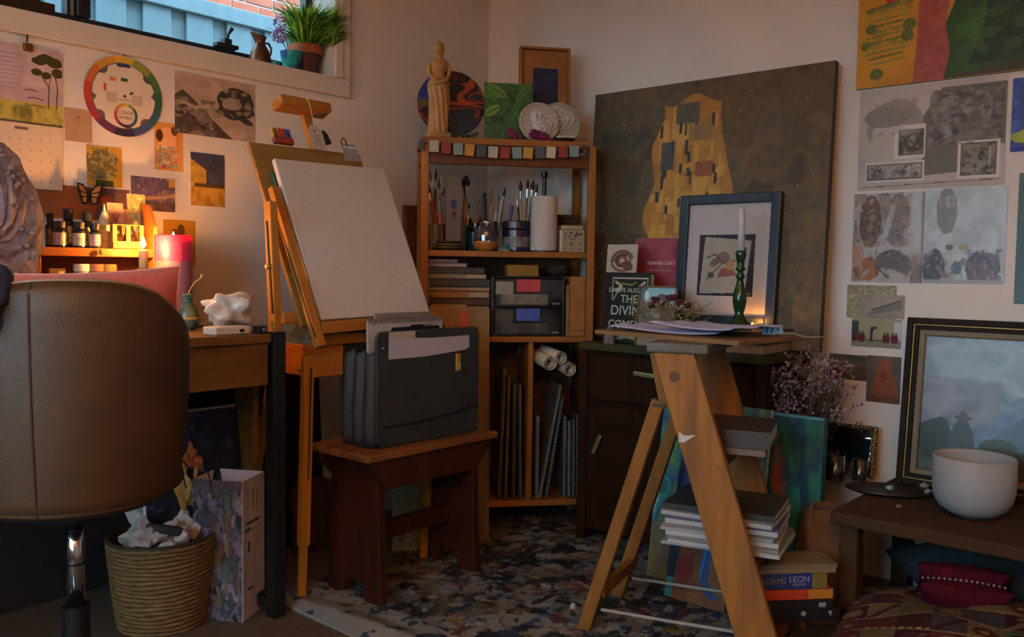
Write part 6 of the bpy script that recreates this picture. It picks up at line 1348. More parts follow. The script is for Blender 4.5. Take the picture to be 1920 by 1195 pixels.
wprint('gallery_photo', 'small photo of a pale room with red clad figures', 'photo', (1597, 598, 1690, 652), p, 'R', .001, GLOSSP)
p = Pic(36, 50, '#57524f'); p.noise(['#5a5552', '#504b48'], 4, 4, 2); p.poly([(.12, 0), (.2, .3), (.3, .65), (.42, .96), (.62, .98), (.72, .7), (.9, .35), (1, 0)], '#7a4a30'); p.noise(['#84503a', '#6d4028'], 6, 8, 3, box=(.25, .1, .75, .9), a=.5); p.rect(0, 0, 1, .16, '#4a3424', .7); p.ell(.5, .55, .12, .12, '#6d3c28')
wprint('red_tower_card', 'small grey card with a rust red tower shape beside frame', 'card', (1625, 668, 1689, 756), p, 'R', .0)
p = Pic(44, 34, '#4a4a46'); p.noise(['#56544e', '#3c3c38', '#5c5040'], 5, 5, 3); p.ell(.3, .4, .25, .2, '#5a3020', wob=.5); p.poly([(.25, .9), (.5, 1), (.8, .9), (.6, .8)], '#383a38')
wprint('grey_landscape_card', 'dull grey landscape card half hidden by the dried flowers', 'card', (1555, 665, 1626, 712), p, 'R', .001)
p = Pic(30, 50, '#2c4488'); p.noise(['#304a94', '#28387a', '#3a5aa0'], 4, 6, 2); p.ell(.5, .2, .5, .1, '#8a9a30', wob=.4); p.ell(.8, .4, .3, .12, '#8a4a50', wob=.5); p.rect(0, 0, 1, .06, '#1c2a8a')
wprint('blue_painting', 'bright blue small painting cut by the right picture edge', 'painting', (1898, 143, 1990, 282), p, 'R', 0, OILP, .008)
p = Pic(30, 60, '#4f6d70'); p.noise(['#547376', '#4a6668'], 3, 5, 2)
wprint('teal_sheet', 'plain teal sheet at far right above the gilt frame', 'print', (1906, 322, 2010, 572), p, 'R', .0)

# ------------------------------------------------------------------ low bench and what stands on it
BNZ = .345
m_bench = wood('bench_wood', '#3f2812', '#30200e', 1, rough=.8)
be = thing('low_bench', 'low brown wooden bench along the right wall', 'bench', (-.565, -1.815, 0))
MB().bb((0, -1.3, .31), (.55, 0, BNZ)).build('top', m_bench, be, bevel=.005)
for (x, y) in ((.02, -.07), (.02, -1.28), (.48, -.07), (.48, -1.28)): MB().bb((x, y, 0), (x+.05, y+.05, .31)).build('leg', m_bench, be, bevel=.003)
# gilt frame
A = onx(1708, 596, -.01); gy0 = A[1]; gw, gh = .66, A[2]-BNZ
gf = thing('gilt_frame', 'large dark and gilt framed misty blue landscape on the bench', 'frame', (-.075, gy0-gw/2, BNZ), WR @ rx(-6.5))
gh = gh/math.cos(math.radians(6.5))
def ringf(i0, i1, z0, z1, m, nm):
    for a, b_ in (((-gw/2+i0, i0), (-gw/2+i1, gh-i0)), ((gw/2-i1, i0), (gw/2-i0, gh-i0)), ((-gw/2+i1, gh-i1), (gw/2-i1, gh-i0)), ((-gw/2+i1, i0), (gw/2-i1, i1))): MB().bb((a[0], a[1], z0), (b_[0], b_[1], z1)).build(nm, m, gf, bevel=.0015)
m_gilt = mat('gilt', '#8a6c3a', rough=.4, metal=.8)
ringf(0, .019, 0, .03, mat('dark_walnut', '#1a120b', '#241a10', rough=.6, spec=.12), 'outer_bar'); ringf(.019, .024, 0, .026, m_gilt, 'gilt_bead'); ringf(.024, .036, 0, .022, MATS['dark_walnut'], 'inner_bar'); ringf(.036, .052, 0, .016, mat('linen_liner', '#6d6656', rough=.8), 'liner'); ringf(.052, .055, 0, .017, m_gilt, 'gilt_bead')
p = Pic(120, 100, '#5c7684'); p.noise(['#56707c', '#7d8f98', '#4a6474', '#8a98a0', '#6a7480'], 4, 4, 3); p.ell(.3, .85, .4, .2, '#7c949c', a=.6, soft=.8); p.noise(['#57525e', '#6d6470'], 5, 5, 8, box=(0, .3, .4, .7), a=.5); p.poly([(.3, .2), (.5, .45), (.66, .72), (.72, .7), (.85, .35), (1, .15), (1, 0), (.3, 0)], '#3f5766', .8); p.poly([(.2, .2), (.42, .5), (.5, .45), (.34, .2)], '#4a6a8a', .6)
p.noise(['#24281c', '#383c2c', '#2c3022'], 6, 5, 9, box=(0, 0, 1, .2), a=.9); p.ell(.08, .24, .1, .16, '#2a2c20', wob=.5); p.poly([(.15, .18), (.17, .34), (.2, .4), (.24, .4), (.27, .32), (.29, .18)], '#33383c'); p.ell(.22, .41, .045, .02, '#4a3c3a'); p.ell(.22, .43, .02, .03, '#4a3c3a'); p.ell(.4, .22, .09, .06, '#33392c', wob=.5)
o = picmesh('landscape_picture', p, gw-.11, gh-.11, GLOSSP, depth=.006); o.parent = gf; o.matrix_local = Matrix.Translation((0, gh/2, .002))
# gold mirror
A, B_ = onx(1547, 786, -.05), onx(1651, 790, -.05); w_ = A[1]-B_[1]; h_ = A[2]-BNZ
mi = thing('gold_mirror', 'small mirror in ornate olive gold frame leaning on the wall', 'mirror', (-.1, (A[1]+B_[1])/2, BNZ), rz(5.5) @ WR @ rx(-15))
m_ormo = mat('antique_gold', '#6a5a2c', '#4a3c1c', rough=.4, metal=.7, scale=40, bump=.3)
def orn(x0, y0, x1, y1): return MB().bb((x0, y0, 0), (x1, y1, .012)).build('frame_bar', m_ormo, mi, bevel=.005)
orn(-w_/2, 0, -w_/2+.016, h_); orn(w_/2-.016, 0, w_/2, h_); orn(-w_/2+.016, h_-.014, w_/2-.016, h_); orn(-w_/2+.016, 0, w_/2-.016, .014)
for k in range(7): MB().ball((w_/2-.01, .03+k*(h_-.05)/6, .014), (.009, .008, .005), 8, 5).build('scroll_leaf', m_ormo, mi)
for k in range(6): MB().ball((-w_/2+.025+k*(w_-.05)/5, h_-.007, .014), (.009, .007, .005), 8, 5).build('scroll_leaf', m_ormo, mi)
MB().tube([(.02, h_-.002, .006), (.024, h_+.01, .006), (.032, h_+.01, .006), (.034, h_-.002, .006)], .002, 6).build('crest_loop', m_ormo, mi)
MB().bb((-w_/2+.015, .013, .001), (w_/2-.015, h_-.013, .004)).build('mirror_glass', mat('silvered_glass', '#d8dcdc', rough=.02, metal=1.0), mi)
# jars before mirror
for px, r_, h, lab, X in ((1566, .028, .085, 'frosted glass candle jar before the gold mirror, left one', -.2), (1612, .022, .075, 'clear glass jar before the gold mirror, right one', -.17)):
    A = onx(px, 880, X)
    t = thing('glass_jar', lab, 'jar', (X, A[1], BNZ), None, 'jars before the mirror')
    MB().lathe([(r_*.92, 0), (r_, .004), (r_, h), (r_*.93, h), (r_*.9, .008), (.001, .008)], 28, cap=False).build('glass', glassmat('frosted_jar', (.72, .7, .68), .1, .15), t, smooth=True)
    MB().lathe([(r_*.88, .009), (r_*.88, h*.45), (.001, h*.45)], 24, cap=False).build('wax', mat('jar_wax', '#6d6258', '#5c4a40', rough=.7), t)
# dark round tray with stones
A = onz(1665, 925, BNZ)
t = thing('dark_tray', 'dark oval wooden tray on the bench before the frame', 'tray', (A[0], A[1], BNZ), rz(-70))
MB().lathe([(.08, 0), (.1, .008), (.102, .014), (.096, .014), (.078, .006), (.001, .006)], 36, Matrix.Diagonal((1.2, .75, 1, 1)), cap=False).build('tray', mat('dark_tray_wood', '#1d120a', rough=.45), t, smooth=True)
for k, (px, py, rad, cc, lab) in enumerate(((1668, 916, (.018, .013, .008), '#8f9c9c', 'pale blue white flat stone on the dark tray'), (1733, 912, (.02, .015, .012), '#8a7a70', 'pink white rock beside the dark tray, rear one'), (1740, 922, (.016, .012, .009), '#a09488', 'pink white rock beside the dark tray, front one'), (1685, 950, (.01, .008, .006), '#7a5a3a', 'tiny amber pebble at the front of the bench'))):
    A = onz(px, py, BNZ+.012); crumple('pebble', lab, 'stone', (A[0], A[1], BNZ+(.0065 if k in (0, 3) else .0005)), rad, mat('stone_'+cc[1:], cc, rough=.4, bump=.2), 70+k, sub=2, amp=.2, group='stones on the bench')
# singing bowl
sbw = thing('singing_bowl', 'frosted white crystal singing bowl on the bench', 'bowl', (-.335, -2.118, BNZ))
rB = .103; hB = .165
MB().lathe([(.001, .0), (.03, .001), (.06, .008), (.085, .025), (.098, .048), (rB, .075), (rB, hB-.002), (rB-.003, hB), (rB-.007, hB-.002), (rB-.007, .075), (.09, .05), (.06, .018), (.001, .01)], 64, cap=False).build('bowl', mat('frosted_quartz', '#8c8f90', '#888b8c', rough=.6, sss=.1), sbw, smooth=True)
MB().lathe([(.05, -.0), (.052, .002), (.05, .006), (.03, .006)], 32, cap=False).build('ring_pad', m_black, sbw)

# ------------------------------------------------------------------ textiles on the floor under the bench
p = Pic(150, 120, '#3c241e'); cc = ['#4a2420', '#574a32', '#3c3236', '#5f4a32', '#341a1c', '#552a28', '#46503e', '#40202a', '#5c4e34', '#6a5c44']
rg = np.random.RandomState(3); NI, NJ = 11, 8
for j in range(NJ):
    for i in range(NI):
        u0, v0, du, dv_ = i/NI, j/NJ, 1/NI, 1/NJ; p.rect(u0, v0, u0+du*(1+rg.randint(2)), v0+dv_, cc[rg.randint(len(cc))])
        k = rg.randint(4)
        if k == 0: p.ell(u0+du/2, v0+dv_/2, du*.35, dv_*.35, cc[rg.randint(len(cc))], wob=.3); p.ell(u0+du/2, v0+dv_/2, du*.12, dv_*.12, '#75684c')
        if k == 1: [p.ell(u0+du*(.15+.25*t), v0+.012, .006, .007, '#857a60') for t in range(4)]
        if k == 2: p.line([(u0, v0), (u0+du, v0+dv_)], .01, cc[rg.randint(len(cc))])
    p.line([(0, j/NJ), (1, j/NJ+.02)], .004, '#75623e')
p.noise(['#2c1814', '#7a6444'], 40, 40, 6, thr=.7, a=.5)
o = picmesh('patchwork_cushion', p, .85, .62, attrmat('woven_textile', .95, .1, .5, 160), depth=.16, edge='#3c1c1c')
co = np.empty(len(o.data.vertices)*3); o.data.vertices.foreach_get('co', co); co = co.reshape(-1, 3)
u, v = co[:, 0]/.85+.5, co[:, 1]/.62+.5; bul = np.clip(16*u*(1-u)*v*(1-v), 0, 1)**.4
top = co[:, 2] > .1; co[top, 2] = .05+.11*bul[top]+.012*np.sin(u[top]*17)*np.sin(v[top]*13)*bul[top]; o.data.vertices.foreach_set('co', co.reshape(-1)); o.data.update(); o.data.shade_smooth()
place(o, (-.52, -2.28, 0), rz(-78)); tag(o, 'large embroidered patchwork floor cushion below the bench', 'cushion')
m_burg = mat('burgundy_velvet', '#4a0f1e', '#360a16', rough=.95, scale=30, bump=.2, spec=.1)
A = onz(1800, 1090, .2)
t = thing('burgundy_cushion', 'folded burgundy cushion with beaded edge on patchwork cushion', 'cushion', (A[0]+.02, A[1], .165), rz(-72) @ rx(40))
for k in range(2):
    o = pillow(.22, .15, .075).build('fold', m_burg, t, smooth=True); o.location = (0, .022+.0*k, .0) if k == 0 else (.004, -.03, -.004)
b_ = MB()
for k in range(16): b_.ball((-.095+k*.0127, -.004, .062-.0006*(k-8)**2*.3), .0038, 6, 4)
b_.build('beads', mat('pale_beads', '#8a7a6a', rough=.4), t)
b_ = tag(crumple('blue_blanket', None, None, (-.2, -2.25, .0), (.16, .36, .13), mat('slate_blanket', '#23292e', '#1a1f23', rough=.95, scale=30, bump=.2), 81, amp=.1, smooth=True, sub=4), 'dark slate blue blanket heaped under the bench', 'blanket')

# ------------------------------------------------------------------ ladder
LAZ = -75.0
dv = Vector((math.cos(math.radians(LAZ)), math.sin(math.radians(LAZ)), 0)); wv = Vector((-dv.y, dv.x, 0)); LW = .36; LH = .79; RUN = .25
nearA = Vector((-1.05, -1.32, 0)); lo = nearA + dv*RUN + wv*LW/2
ld = thing('wooden_stepladder', 'worn wooden stepladder used as a plant and book stand', 'ladder', lo, rz(LAZ))
m_lad = mat('ladder_plank_wood', '#8c5a14', '#69410e', rough=.7, scale=5, stretch=(6, 6, .7), bump=.1); m_ladl = wood('ladder_leg_wood', '#80551f', '#684316', 2, rough=.65); m_ladd = wood('ladder_dark_wood', '#4a2a16', '#3a1f10', 1)
pw = .108
for sy in (-1, 1):
    y = sy*(LW/2-.012)
    poly = [(-pw/2-.005, LH), (pw/2-.005, LH), (RUN+pw/2+.0, 0), (RUN-pw/2, 0)]
    o = MB().prism(poly, -.011, .011, Matrix(((1, 0, 0, 0), (0, 0, 1, y), (0, 1, 0, 0), (0, 0, 0, 1)))).build('stringer', m_lad, ld, bevel=.003)
    if sy < 0:
        f_ = .27
        MB().prism([(-.022, .012), (-.008, .004), (.022, .008), (.006, -.003), (-.008, -.014), (-.022, -.014)], 0, .0006, Matrix.Translation((RUN*f_-.03, y-.0112, LH*(1-f_))) @ VY).build('paint_smear', mat('white_smear', '#b0aaa8', rough=.7), o)
        for (fx, fz) in ((-.028, .35), (.03, .355), (-.03, .68), (.028, .675)): MB().lathe([(.003, 0), (.002, .001)], 8, Matrix.Translation((RUN*fz+fx, y-.0112, LH*(1-fz))) @ Matrix.Rotation(math.radians(90), 4, 'X')).build('screw', m_chrome, o)
        MB().lathe([(.014, 0), (.013, .0004)], 14, Matrix.Translation((.0, y-.0111, LH-.06)) @ Matrix.Rotation(math.radians(90), 4, 'X')).build('knot', mat('wood_knot', '#57361a', '#42280f', rough=.7, scale=60), o)
    # back legs hinged near the top
    yb = y+sy*.0 - sy*.03
    lg = MB().bar((-.05, yb, .66), (-RUN, yb, .0), .036, .03, (0, 1, 0)).build('leg', m_ladl, ld, bevel=.003)
    MB().bar((-.062, yb, LH-.004), (-.03, yb, .64), .03, .022, (0, 1, 0)).build('hinge_block', m_ladl, ld, bevel=.002)
    MB().bb((-.062, yb-.018, .645), (-.03, yb+.018, .652)).build('hinge', mat('dark_iron', '#2c2826', rough=.4, metal=.6), ld)
    MB().tube([(-.2, yb, .07), (-.0, yb-.003, .075), (RUN*.84, yb, .08)], .0045, 8).build('cord', mat('white_rope', '#8f8a80', rough=.9), ld)
for zt in (.53, .27, .08):
    xc = RUN*(1-zt/LH); MB().bb((xc-.05, -LW/2+.024, zt-.02), (xc+.055, LW/2-.024, zt)).build('tread', m_ladd, ld, bevel=.003)
MB().bar((-RUN+.05, -LW/2+.04, .12), (-RUN+.05, LW/2-.04, .12), .03, .02, (1, 0, 0)).build('rear_brace', m_ladl, ld)
MB().bb((-.075, -LW/2-.006, LH), (.085, LW/2+.006, LH+.026)).build('cap', mat('grey_painted_wood', '#5c5850', '#4c483f', rough=.7, scale=12), ld, bevel=.006)
CAPZ = LH+.026
# plywood board and papers
bq = tag(MB().bb((-.25, 0, 0), (.25, .36, .012)).build('plywood_board', wood('raw_plywood', '#75583a', '#66492c', 0, rough=.7), bevel=.001), 'thin plywood board lying across the ladder top', 'board')
P0, P1 = onz(1115, 626, CAPZ), onz(1385, 649, CAPZ); ang = math.degrees(math.atan2(P1[1]-P0[1], P1[0]-P0[0])); mid = (P0+P1)/2; BW = float(np.hypot(*(P1-P0)[:2]))
bq.data.transform(Matrix.Diagonal((BW/.5, 1, 1, 1))); place(bq, (mid[0], mid[1], CAPZ), rz(ang))
PZ = CAPZ+.012
def sheet(name, label, loc, rot, w_, h_, m, seed, amp=.006):
    rr2 = random.Random(seed); ph = [rr2.uniform(0, 6) for _ in range(4)]
    o = MB().grid(lambda u, v: ((u-.5)*w_, (v-.5)*h_, .003+amp*(.5+.5*math.sin(u*5+ph[0]+v*2))*(.3+abs(u-.5)) + amp*.4*math.sin(v*7+ph[1])**2), 24, 18).build(name, m, smooth=True, solid=.0008); place(o, loc, rot); return tag(o, label, 'paper', 'papers on the ladder board')
m_shp = mat('blue_lit_paper', '#b4b4d0', '#a8a8c8', rough=.6, scale=4)  # white paper, bluish daylight put into its colour
fwdd = rz(ang) @ Vector((0, 1, 0)); sid = rz(ang) @ Vector((1, 0, 0)); m0 = Vector(mid); m0.z = PZ
sheet('loose_paper', 'curling white sheet tinted with blue daylight on ladder board, left one', m0+fwdd*.17-sid*.05, rz(ang+6), .34, .26, m_shp, 3, .012)
sheet('loose_paper', 'white sheet tinted with blue daylight on ladder board, right one on top', m0+fwdd*.16+sid*.06+Vector((0, 0, .014)), rz(ang-8), .3, .22, m_shp, 4, .012)
p = Pic(30, 20, '#7fa8bc'); p.line([(.2, .1), (.3, .9)], .03, '#142434'); p.line([(.4, .1), (.55, .9)], .03, '#142434'); p.ell(.75, .5, .06, .1, '#2a5a8a')
q = m0+fwdd*.25+sid*(BW/2-.055)
o = picmesh('blue_card', p, .055, .03, GLOSSP, depth=.001); rot = rz(-60) @ WL @ rx(-30); place(o, q+Vector((0, 0, .016)), rot); tag(o, 'small sky blue card propped at right end of the papers', 'card')
# twigs off the board end
tw = thing('pale_twig', 'thin pale twig sticking out beyond the ladder board', 'twig', q+Vector((0, 0, .004))); b_ = MB(); b_.tube([(0, 0, 0), Vector(sid)*.06+Vector((0, 0, .006)), Vector(sid)*.1+Vector((0, 0, -.002)), Vector(sid)*.15+Vector((0, 0, .002))], [.003, .0025, .002, .001], 6); b_.build('twig', mat('pale_twig', '#7a705c', rough=.9), tw)

# ------------------------------------------------------------------ books on the ladder
def book(label, loc, rot, w_, d_, h, cc, group, spine=None, pages='#8f8678', soft=False, name='book'):
    t = thing(name, label, 'book', loc, rot, group); mc = mat('cover_'+cc[1:], cc, rough=.5); c = .0012 if soft else .003
    b_ = MB(); b_.bb((0, 0, 0), (w_, d_, c)); b_.bb((0, 0, h-c), (w_, d_, h)); b_.bb((0, 0, c), (w_, c, h-c)); b_.build('cover', mc, t)
    MB().bb((c, c, c), (w_-c*1.5, d_-c*1.5, h-c)).build('pages', mat('pages_'+pages[1:], pages, rough=.85, c2=None, bump=.2, scale=40, stretch=(.2, .2, 60)), t)
    return t
# floor stack (spines towards viewer)
K0 = Vector(onz(1395, 1170, .0815)); ra = -43; sd = rz(ra) @ Vector((1, 0, 0)); bkv = rz(ra) @ Vector((0, 1, 0))
z = 0.001; mat('spine_grey', '#8a8a86', rough=.6)
stack = [('#121214', .034, .262, .22, 0, 'thick black book at the bottom of the floor stack'), ('#141416', .022, .235, .2, .004, 'slim black paperback second in the floor stack'), ('#a83c1c', .026, .245, .2, .0, 'orange red paperback in the floor stack'), ('#1c2f6d', .044, .24, .21, -.012, 'thick blue book with white lettered spine in floor stack'), ('#75694e', .012, .25, .2, .0, 'thin tan book near top of the floor stack'), ('#6d6248', .01, .245, .21, .008, 'thin dull cream book on top of the floor stack')]
for k, (cc, h, w_, d_, dx, lab) in enumerate(stack):
    d_ *= .52
    t = book(lab, K0+sd*(dx+.0)+bkv*R.uniform(0, .008)+Vector((0, 0, z)), rz(ra+R.uniform(-1.5, 1.5)), w_, d_, h, cc, 'books stacked on the floor', pages='#a39a84' if k > 2 else '#8f8678')
    if cc == '#1c2f6d':
        ms = mat('spine_white', '#9a98a0', rough=.6); MB().bb((w_*.83, -.0006, .001), (w_, 0, h-.001)).build('spine_band', mat('spine_olive', '#6d6024', rough=.6), t); text('lettering', 'WILLIAMS', .022, mat('spine_gold', '#8a7a5c', rough=.5), t, (w_*.33, -.0006, h*.5), WL, .0003); text('lettering', 'LEON', .022, ms, t, (w_*.68, -.0006, h*.6), WL, .0003); text('lettering', 'NELSON', .0095, ms, t, (w_*.68, -.0006, h*.28), WL, .0003)
    if cc == '#a83c1c': MB().bb((w_*.72, -.0006, .001), (w_, 0, h-.001)).build('spine_band', mat('spine_amber', '#a8701c', rough=.6), t)
    if k == 1: MB().bb((w_*.84, -.0006, .005), (w_*.92, 0, h-.005)).build('spine_mark', mat('spine_grey', '#8a8a86', rough=.6), t)
    if k == 0: MB().lathe([(.007, 0), (.007, .0006)], 16, Matrix.Translation((w_*.62, 0, h*.6)) @ Matrix.Rotation(math.radians(90), 4, 'X')).build('spine_mark', MATS['spine_grey'], t); MB().prism([(-.006, .006), (.006, .008), (.002, -.008)], 0, .0006, Matrix.Translation((w_*.9, 0, h*.55)) @ VY).build('spine_mark', MATS['spine_grey'], t)
    z += h+.0006
# magazines on the lower tread
def lt(x, y, z): return lo + dv*x + wv*y + Vector((0, 0, z))
z = .271; rr = random.Random(14)
mcols = ['#8f8f90', '#9a9a98', '#77706a', '#a0a09c', '#8a8a8c', '#6a645c', '#98989a', '#4a3a5a', '#8f9090', '#a39f94']
mlabs = ['bottom', 'second', 'third', 'fourth', 'fifth', 'sixth', 'seventh', 'eighth', 'ninth', 'top']
for k in range(10):
    h = (.008, .01, .008, .012, .009, .01, .012, .007, .011, .016)[k]; cc = mcols[k] if k < 9 else '#23201e'
    t = book('%s magazine of the pile on the lower ladder step' % mlabs[k], lt(-.035+rr.uniform(-.012, .012), -.125+rr.uniform(0, .02), z), rz(LAZ+rr.uniform(-4, 4)), .29, .235, h, cc, 'magazines on the lower step', pages='#b4b2ac', soft=True, name='magazine'); z += h+.0008
# top step books
z = .531
for k, (cc, h, w_, d_, lab) in enumerate((('#5a4c3c', .016, .19, .23, 'thin brown book on the upper ladder step'), ('#2f261e', .045, .2, .24, 'thick dark book with pale pages on the upper step'))):
    book(lab, lt(.03, -.12+.01*k, z), rz(LAZ+4), w_, d_, h, cc, 'books on the upper step', pages='#a09a8c'); z += h+.0005

# ------------------------------------------------------------------ paintings and bag behind the ladder
p = Pic(70, 80, '#1f6a66'); p.noise(['#17504c', '#2f7d70', '#1c3f6a', '#4a7a3c', '#1a5a5e'], 5, 6, 3); p.ell(.6, .55, .2, .2, '#8a4a24', wob=.5); p.noise(['#9ab4b0', '#2c6a8a'], 8, 9, 6, thr=.68); p.rect(0, .0, .2, .3, '#8a6a28', .6)
o = picmesh('turquoise_painting', p, .37, .58, OILP, depth=.02, edge='#8f9c9c'); rot = WR @ rx(-9); place(o, Vector((-.51, -1.395, .008))+rot @ Vector((0, .29, 0)), rot); tag(o, 'turquoise and green painting leaning behind the ladder', 'painting')
p = Pic(50, 70, '#124a58'); p.noise(['#0f3f4a', '#1c6068', '#163a5c', '#1f6a5c'], 4, 6, 8); p.ell(.3, .62, .1, .2, '#8a3c18', rot=25, wob=.7, a=.8); p.ell(.5, .35, .12, .3, '#1c7a74', rot=-30); p.rect(0, .985, 1, 1, '#4a8a9c'); blots(p, 50, ['#0f3c48', '#1c5c5c', '#15304c', '#2a6a50'], (0, 0, 1, .97), 31, .04, .14, .5)
o = picmesh('teal_painting', p, .19, .56, OILP, depth=.03, edge='#1c4f5c'); rot = WR @ rx(-3); place(o, Vector((-.37, -1.622, .006))+rot @ Vector((0, .28, 0)), rot); tag(o, 'deep teal painting with an orange streak beside the bench', 'painting')
p = Pic(80, 100, '#6a3c1a'); p.noise(['#703f1c', '#5c3416', '#7a4820'], 4, 5, 2); p.rect(0, .72, 1, 1, '#14244a'); p.noise(['#10204a', '#1c3a6a', '#2a6a7a'], 6, 4, 5, box=(0, .72, .6, 1)); p.ell(.0, .35, .18, .3, '#0f1220'); p.rect(.2, .52, .45, .58, '#1c2038'); p.rect(.2, .62, .45, .66, '#4a1a18'); p.ell(.3, .22, .16, .09, '#6a1814'); p.ell(.78, .26, .24, .2, '#1a3a6a'); p.ell(.86, .24, .18, .15, '#6a3c1a'); p.line([(.62, .75), (.58, .6), (.66, .48), (.78, .46)], .016, '#8a7a94'); p.line([(.78, .46), (.6, .36), (.56, .2)], .02, '#2a5a8a'); p.line([(.2, .68), (.34, .66), (.5, .67)], .01, '#8a80a0'); p.rect(0, .0, .12, .14, '#2a6a70'); p.line([(.2, 0), (.2, .7)], .006, '#4a2814'); p.line([(.5, 0), (.5, .5)], .006, '#4a2814')
o = picmesh('brown_abstract_painting', p, .2, .44, OILP, depth=.018, edge='#7a6a54'); rot = WR @ rx(-11); place(o, Vector((-.635, -1.36-.09, .008))+rot @ Vector((0, .22, 0)), rot); tag(o, 'brown abstract painting with a blue crescent on the floor', 'painting')
# kraft bag
kb = thing('kraft_bag', 'brown kraft paper bag with crumpled top beside the book stack', 'bag', (-.45, -1.775, 0), rz(-45))
m_kb = mat('kraft_paper', '#6a4e34', '#5c422a', rough=.85, scale=7, bump=.25, bscale=18)
def kbag(u, v):
    t = 2*math.pi*u; c, s_ = math.cos(t), math.sin(t); e = .25; x = .085*math.copysign(abs(c)**e, c); y = .05*math.copysign(abs(s_)**e, s_)
    k = 1-.25*max(0, v-.75)*4*.5 + .05*math.sin(t*7+v*20)*max(0, v-.6); y *= 1-.6*max(0, (v-.55)/.45)
    return (x*k, y+.01*math.sin(v*9+t)*v, v*.33+.012*math.sin(t*5)*max(0, v-.7)*3)
MB().grid(kbag, 64, 26, True).build('bag_body', m_kb, kb, smooth=True); MB().bb((-.08, -.045, .001), (.08, .045, .003)).build('bag_bottom', m_kb, kb)
# dried statice in a tall vase
A = onx(1510, 800, -.22)
va = thing('tall_floor_vase', 'tall dark floor vase behind the teal painting', 'vase', (-.22, -1.60, 0))
MB().lathe([(.05, 0), (.06, .06), (.062, .2), (.045, .36), (.035, .44), (.04, .46), (.034, .46), (.03, .44), (.03, .1), (.001, .1)], 28, cap=False).build('vase_body', mat('dark_stoneware', '#241e1a', rough=.5), va, smooth=True)
df = thing('dried_statice', 'bunch of dried mauve pink flowers standing above the bench', 'flowers', (-.22, -1.60, .12))
rr = random.Random(17); st_ = MB(); f1 = MB(); f2 = MB()
for k in range(230):
    a = rr.uniform(0, 6.28); sp_r = rr.uniform(0, 1)**.6*1.25; tip = Vector((math.cos(a)*sp_r*.09-.02, math.sin(a)*sp_r*.125+.005, rr.uniform(.47, .65)-.05*sp_r)); tip.x = max(min(tip.x, .19), -.16)
    base = Vector((rr.uniform(-.02, .02), rr.uniform(-.02, .02), .0)); mid_ = base.lerp(tip, .6)+Vector((0, 0, .02)); st_.tube([base, Vector((base.x, base.y, .33)), mid_.lerp(Vector((0, 0, .38)), .3), tip], [.0012, .0011, .001, .0006], 4)
    for j in range(6): (f1 if rr.random() < .72 else f2).ball(tip+Vector((rr.gauss(0, .009), rr.gauss(0, .011), rr.gauss(0, .01))), rr.uniform(.0028, .0055), 5, 3)
st_.build('stems', mat('dried_stem', '#3c3426', rough=.9), df); f1.build('mauve_florets', mat('mauve_floret', '#6a5058', '#7d626a', rough=.9, scale=50), df); f2.build('pale_florets', mat('pale_floret', '#98858a', rough=.9), df)

# ------------------------------------------------------------------ drop cloth and odd pieces on the floor
p = Pic(150, 150, '#7a736c'); p.noise(['#8a847c', '#5c5854', '#77706a', '#948e86', '#4a4a4e'], 9, 9, 4)
for s_, cc, th in ((5, ['#2a3f6a', '#1c2a4a'], .58), (6, ['#6a2a2a', '#8a4a44'], .62), (7, ['#3a5a4a', '#2c4a3c'], .62), (8, ['#98761c', '#7a5a2a'], .66), (9, ['#1a1c22', '#2c2a2c'], .56), (10, ['#7a98a4', '#4a7a8a'], .66), (11, ['#a8a29a', '#98928a'], .6)): p.noise(cc, 22, 30, s_*3, thr=th+.04, a=.8)
p.noise(['#c0bab2', '#3c3a3c'], 45, 45, 77, thr=.7, a=.8)
edge = (p.U < .16) & (p.V > .0); p.put(p.U < .15, '#a3a19c', .9); p.put((p.U < .15) & (vnoise(p.U, p.V, 40, 40, 3) > .62), '#26405a', .9)
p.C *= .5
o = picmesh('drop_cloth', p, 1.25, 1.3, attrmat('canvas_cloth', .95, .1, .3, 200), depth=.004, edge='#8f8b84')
co = np.empty(len(o.data.vertices)*3); o.data.vertices.foreach_get('co', co); co = co.reshape(-1, 3); u, v = co[:, 0]/1.25+.5, co[:, 1]/1.3+.5
wr = .018*np.abs(vnoise(u, v, 7, 7, 21, 3)-.5)*2 + .006*vnoise(u, v, 26, 26, 22, 2); fold = np.clip(1-np.abs(u-.06-.035*np.sin(v*4.2+.6))/.05, 0, 1)
topm = co[:, 2] > .003; co[topm, 2] += wr[topm]*np.clip(np.minimum.reduce([u, 1-u, v, 1-v])[topm]*14, 0, 1) + .02*fold[topm]*np.clip((v[topm]-.4)*4, 0, 1)
o.data.vertices.foreach_set('co', co.reshape(-1)); o.data.update(); o.data.shade_smooth()
place(o, (-.845, -1.10, 0), I3); tag(o, 'crumpled paint splattered canvas drop cloth on the floor', 'drop cloth')
A = Vector(onz(1075, 1150, .0)); crumple('paper_scrap', 'small crumpled white paper scrap near ladder foot', 'paper', (A.x, A.y, .004), (.014, .012, .012), m_pap, 91, sub=2, amp=.4)
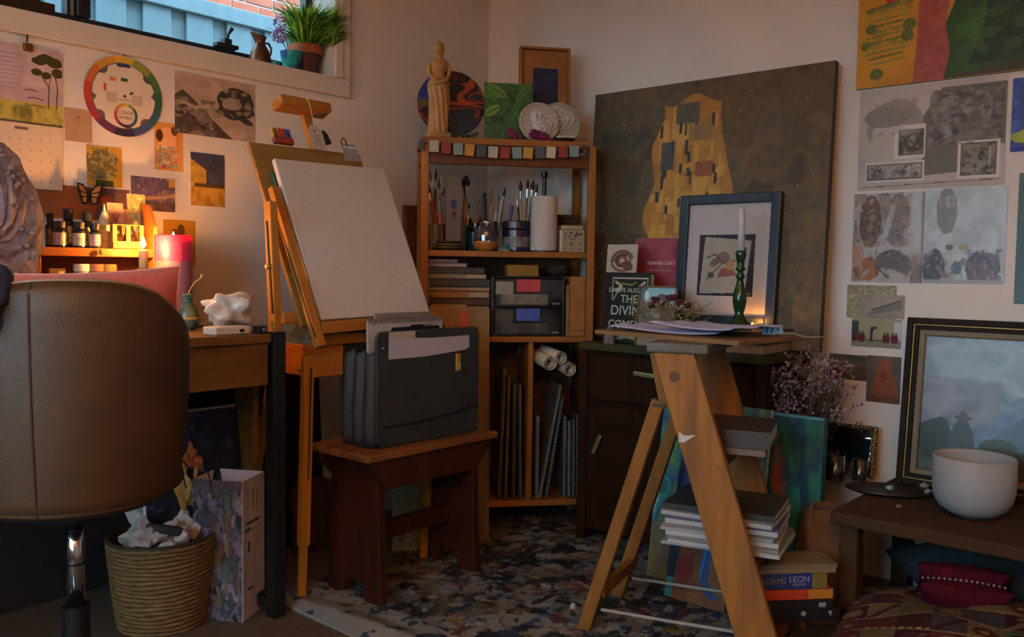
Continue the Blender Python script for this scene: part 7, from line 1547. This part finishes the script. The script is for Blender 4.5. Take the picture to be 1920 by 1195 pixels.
# canvas behind the stool, arched wooden panel, plank left of the bookcase
p = Pic(40, 44, '#7d785c'); p.noise(['#85805f', '#6d6a50', '#8a8468', '#5c5a48'], 6, 6, 2)
v0, v1, vt_ = bc(735, 950, -.16), bc(838, 950, -.16), bc(790, 885, -.16)
o = picmesh('cream_canvas', p, v1[0]-v0[0], vt_[2], OILP, depth=.015, edge='#8a8468'); rot = BR @ WL @ rx(-8); place(o, bw_(((v0[0]+v1[0])/2, -.2, .004))+rot @ Vector((0, vt_[2]/2, 0)), rot); tag(o, 'mottled cream canvas standing on floor behind the stool', 'painting')
A, B_, T = ony(557, 960, -.22), ony(640, 960, -.22), ony(600, 897, -.22); w_ = B_[0]-A[0]
t = thing('arched_panel', 'arched brown wooden panel with torn pale edge behind easel leg', 'panel', ((A[0]+B_[0])/2, -.2, 0), rx(-4))
pa = [(-w_/2, 0), (w_/2, 0), (w_/2, T[2]*.75)]+[(w_/2*math.cos(a*.314), T[2]*.75+T[2]*.25*math.sin(a*.314)) for a in range(1, 10)]+[(-w_/2, T[2]*.75)]
MB().prism(pa, -.01, .01, VY).build('panel', wood('panel_brown', '#4a2c16', '#3c2210', 2), t); MB().prism([(w_*.2, T[2]*.98), (w_*.4, T[2]*.9), (w_*.52, T[2]*.6), (w_*.42, T[2]*.58), (w_*.3, T[2]*.86)], .0102, .012, VY).build('torn_paper', mat('torn_paper', '#5c5650', rough=.9), t)
A, B_, T = ony(753, 450, -.06), ony(792, 450, -.06), ony(772, 386, -.06)
t = thing('brown_plank', 'brown wooden plank leaning on the wall left of the bookcase', 'plank', ((A[0]+B_[0])/2, -.12, 0), rx(-2.2)); MB().bb((-(B_[0]-A[0])/2, -.012, 0), ((B_[0]-A[0])/2, .012, T[2])).build('plank', wood('plank_wood', '#6a4020', '#56321a', 2), t, bevel=.003)
# crate between easel box and desk holding a blue cloth
crumple('blue_cloth_bundle', 'bundled blue grey cloth in the easel box', 'cloth', (-1.3, -.44, .6805), (.06, .1, .09), mat('blue_grey_cloth', '#4a5a6a', '#3c4a58', rough=.9, scale=20, bump=.2), 95, amp=.25)

STUFF = {'mauve_florets', 'pale_florets', 'stems', 'straw', 'seed_heads', 'foliage', 'blossom', 'petals', 'crystals', 'beads', 'wire_binding', 'wire_spine', 'binding'}
for o in SC.objects:
    if o.type == 'MESH' and o.parent and o.name.split('.')[0] in STUFF: o['kind'] = 'stuff'
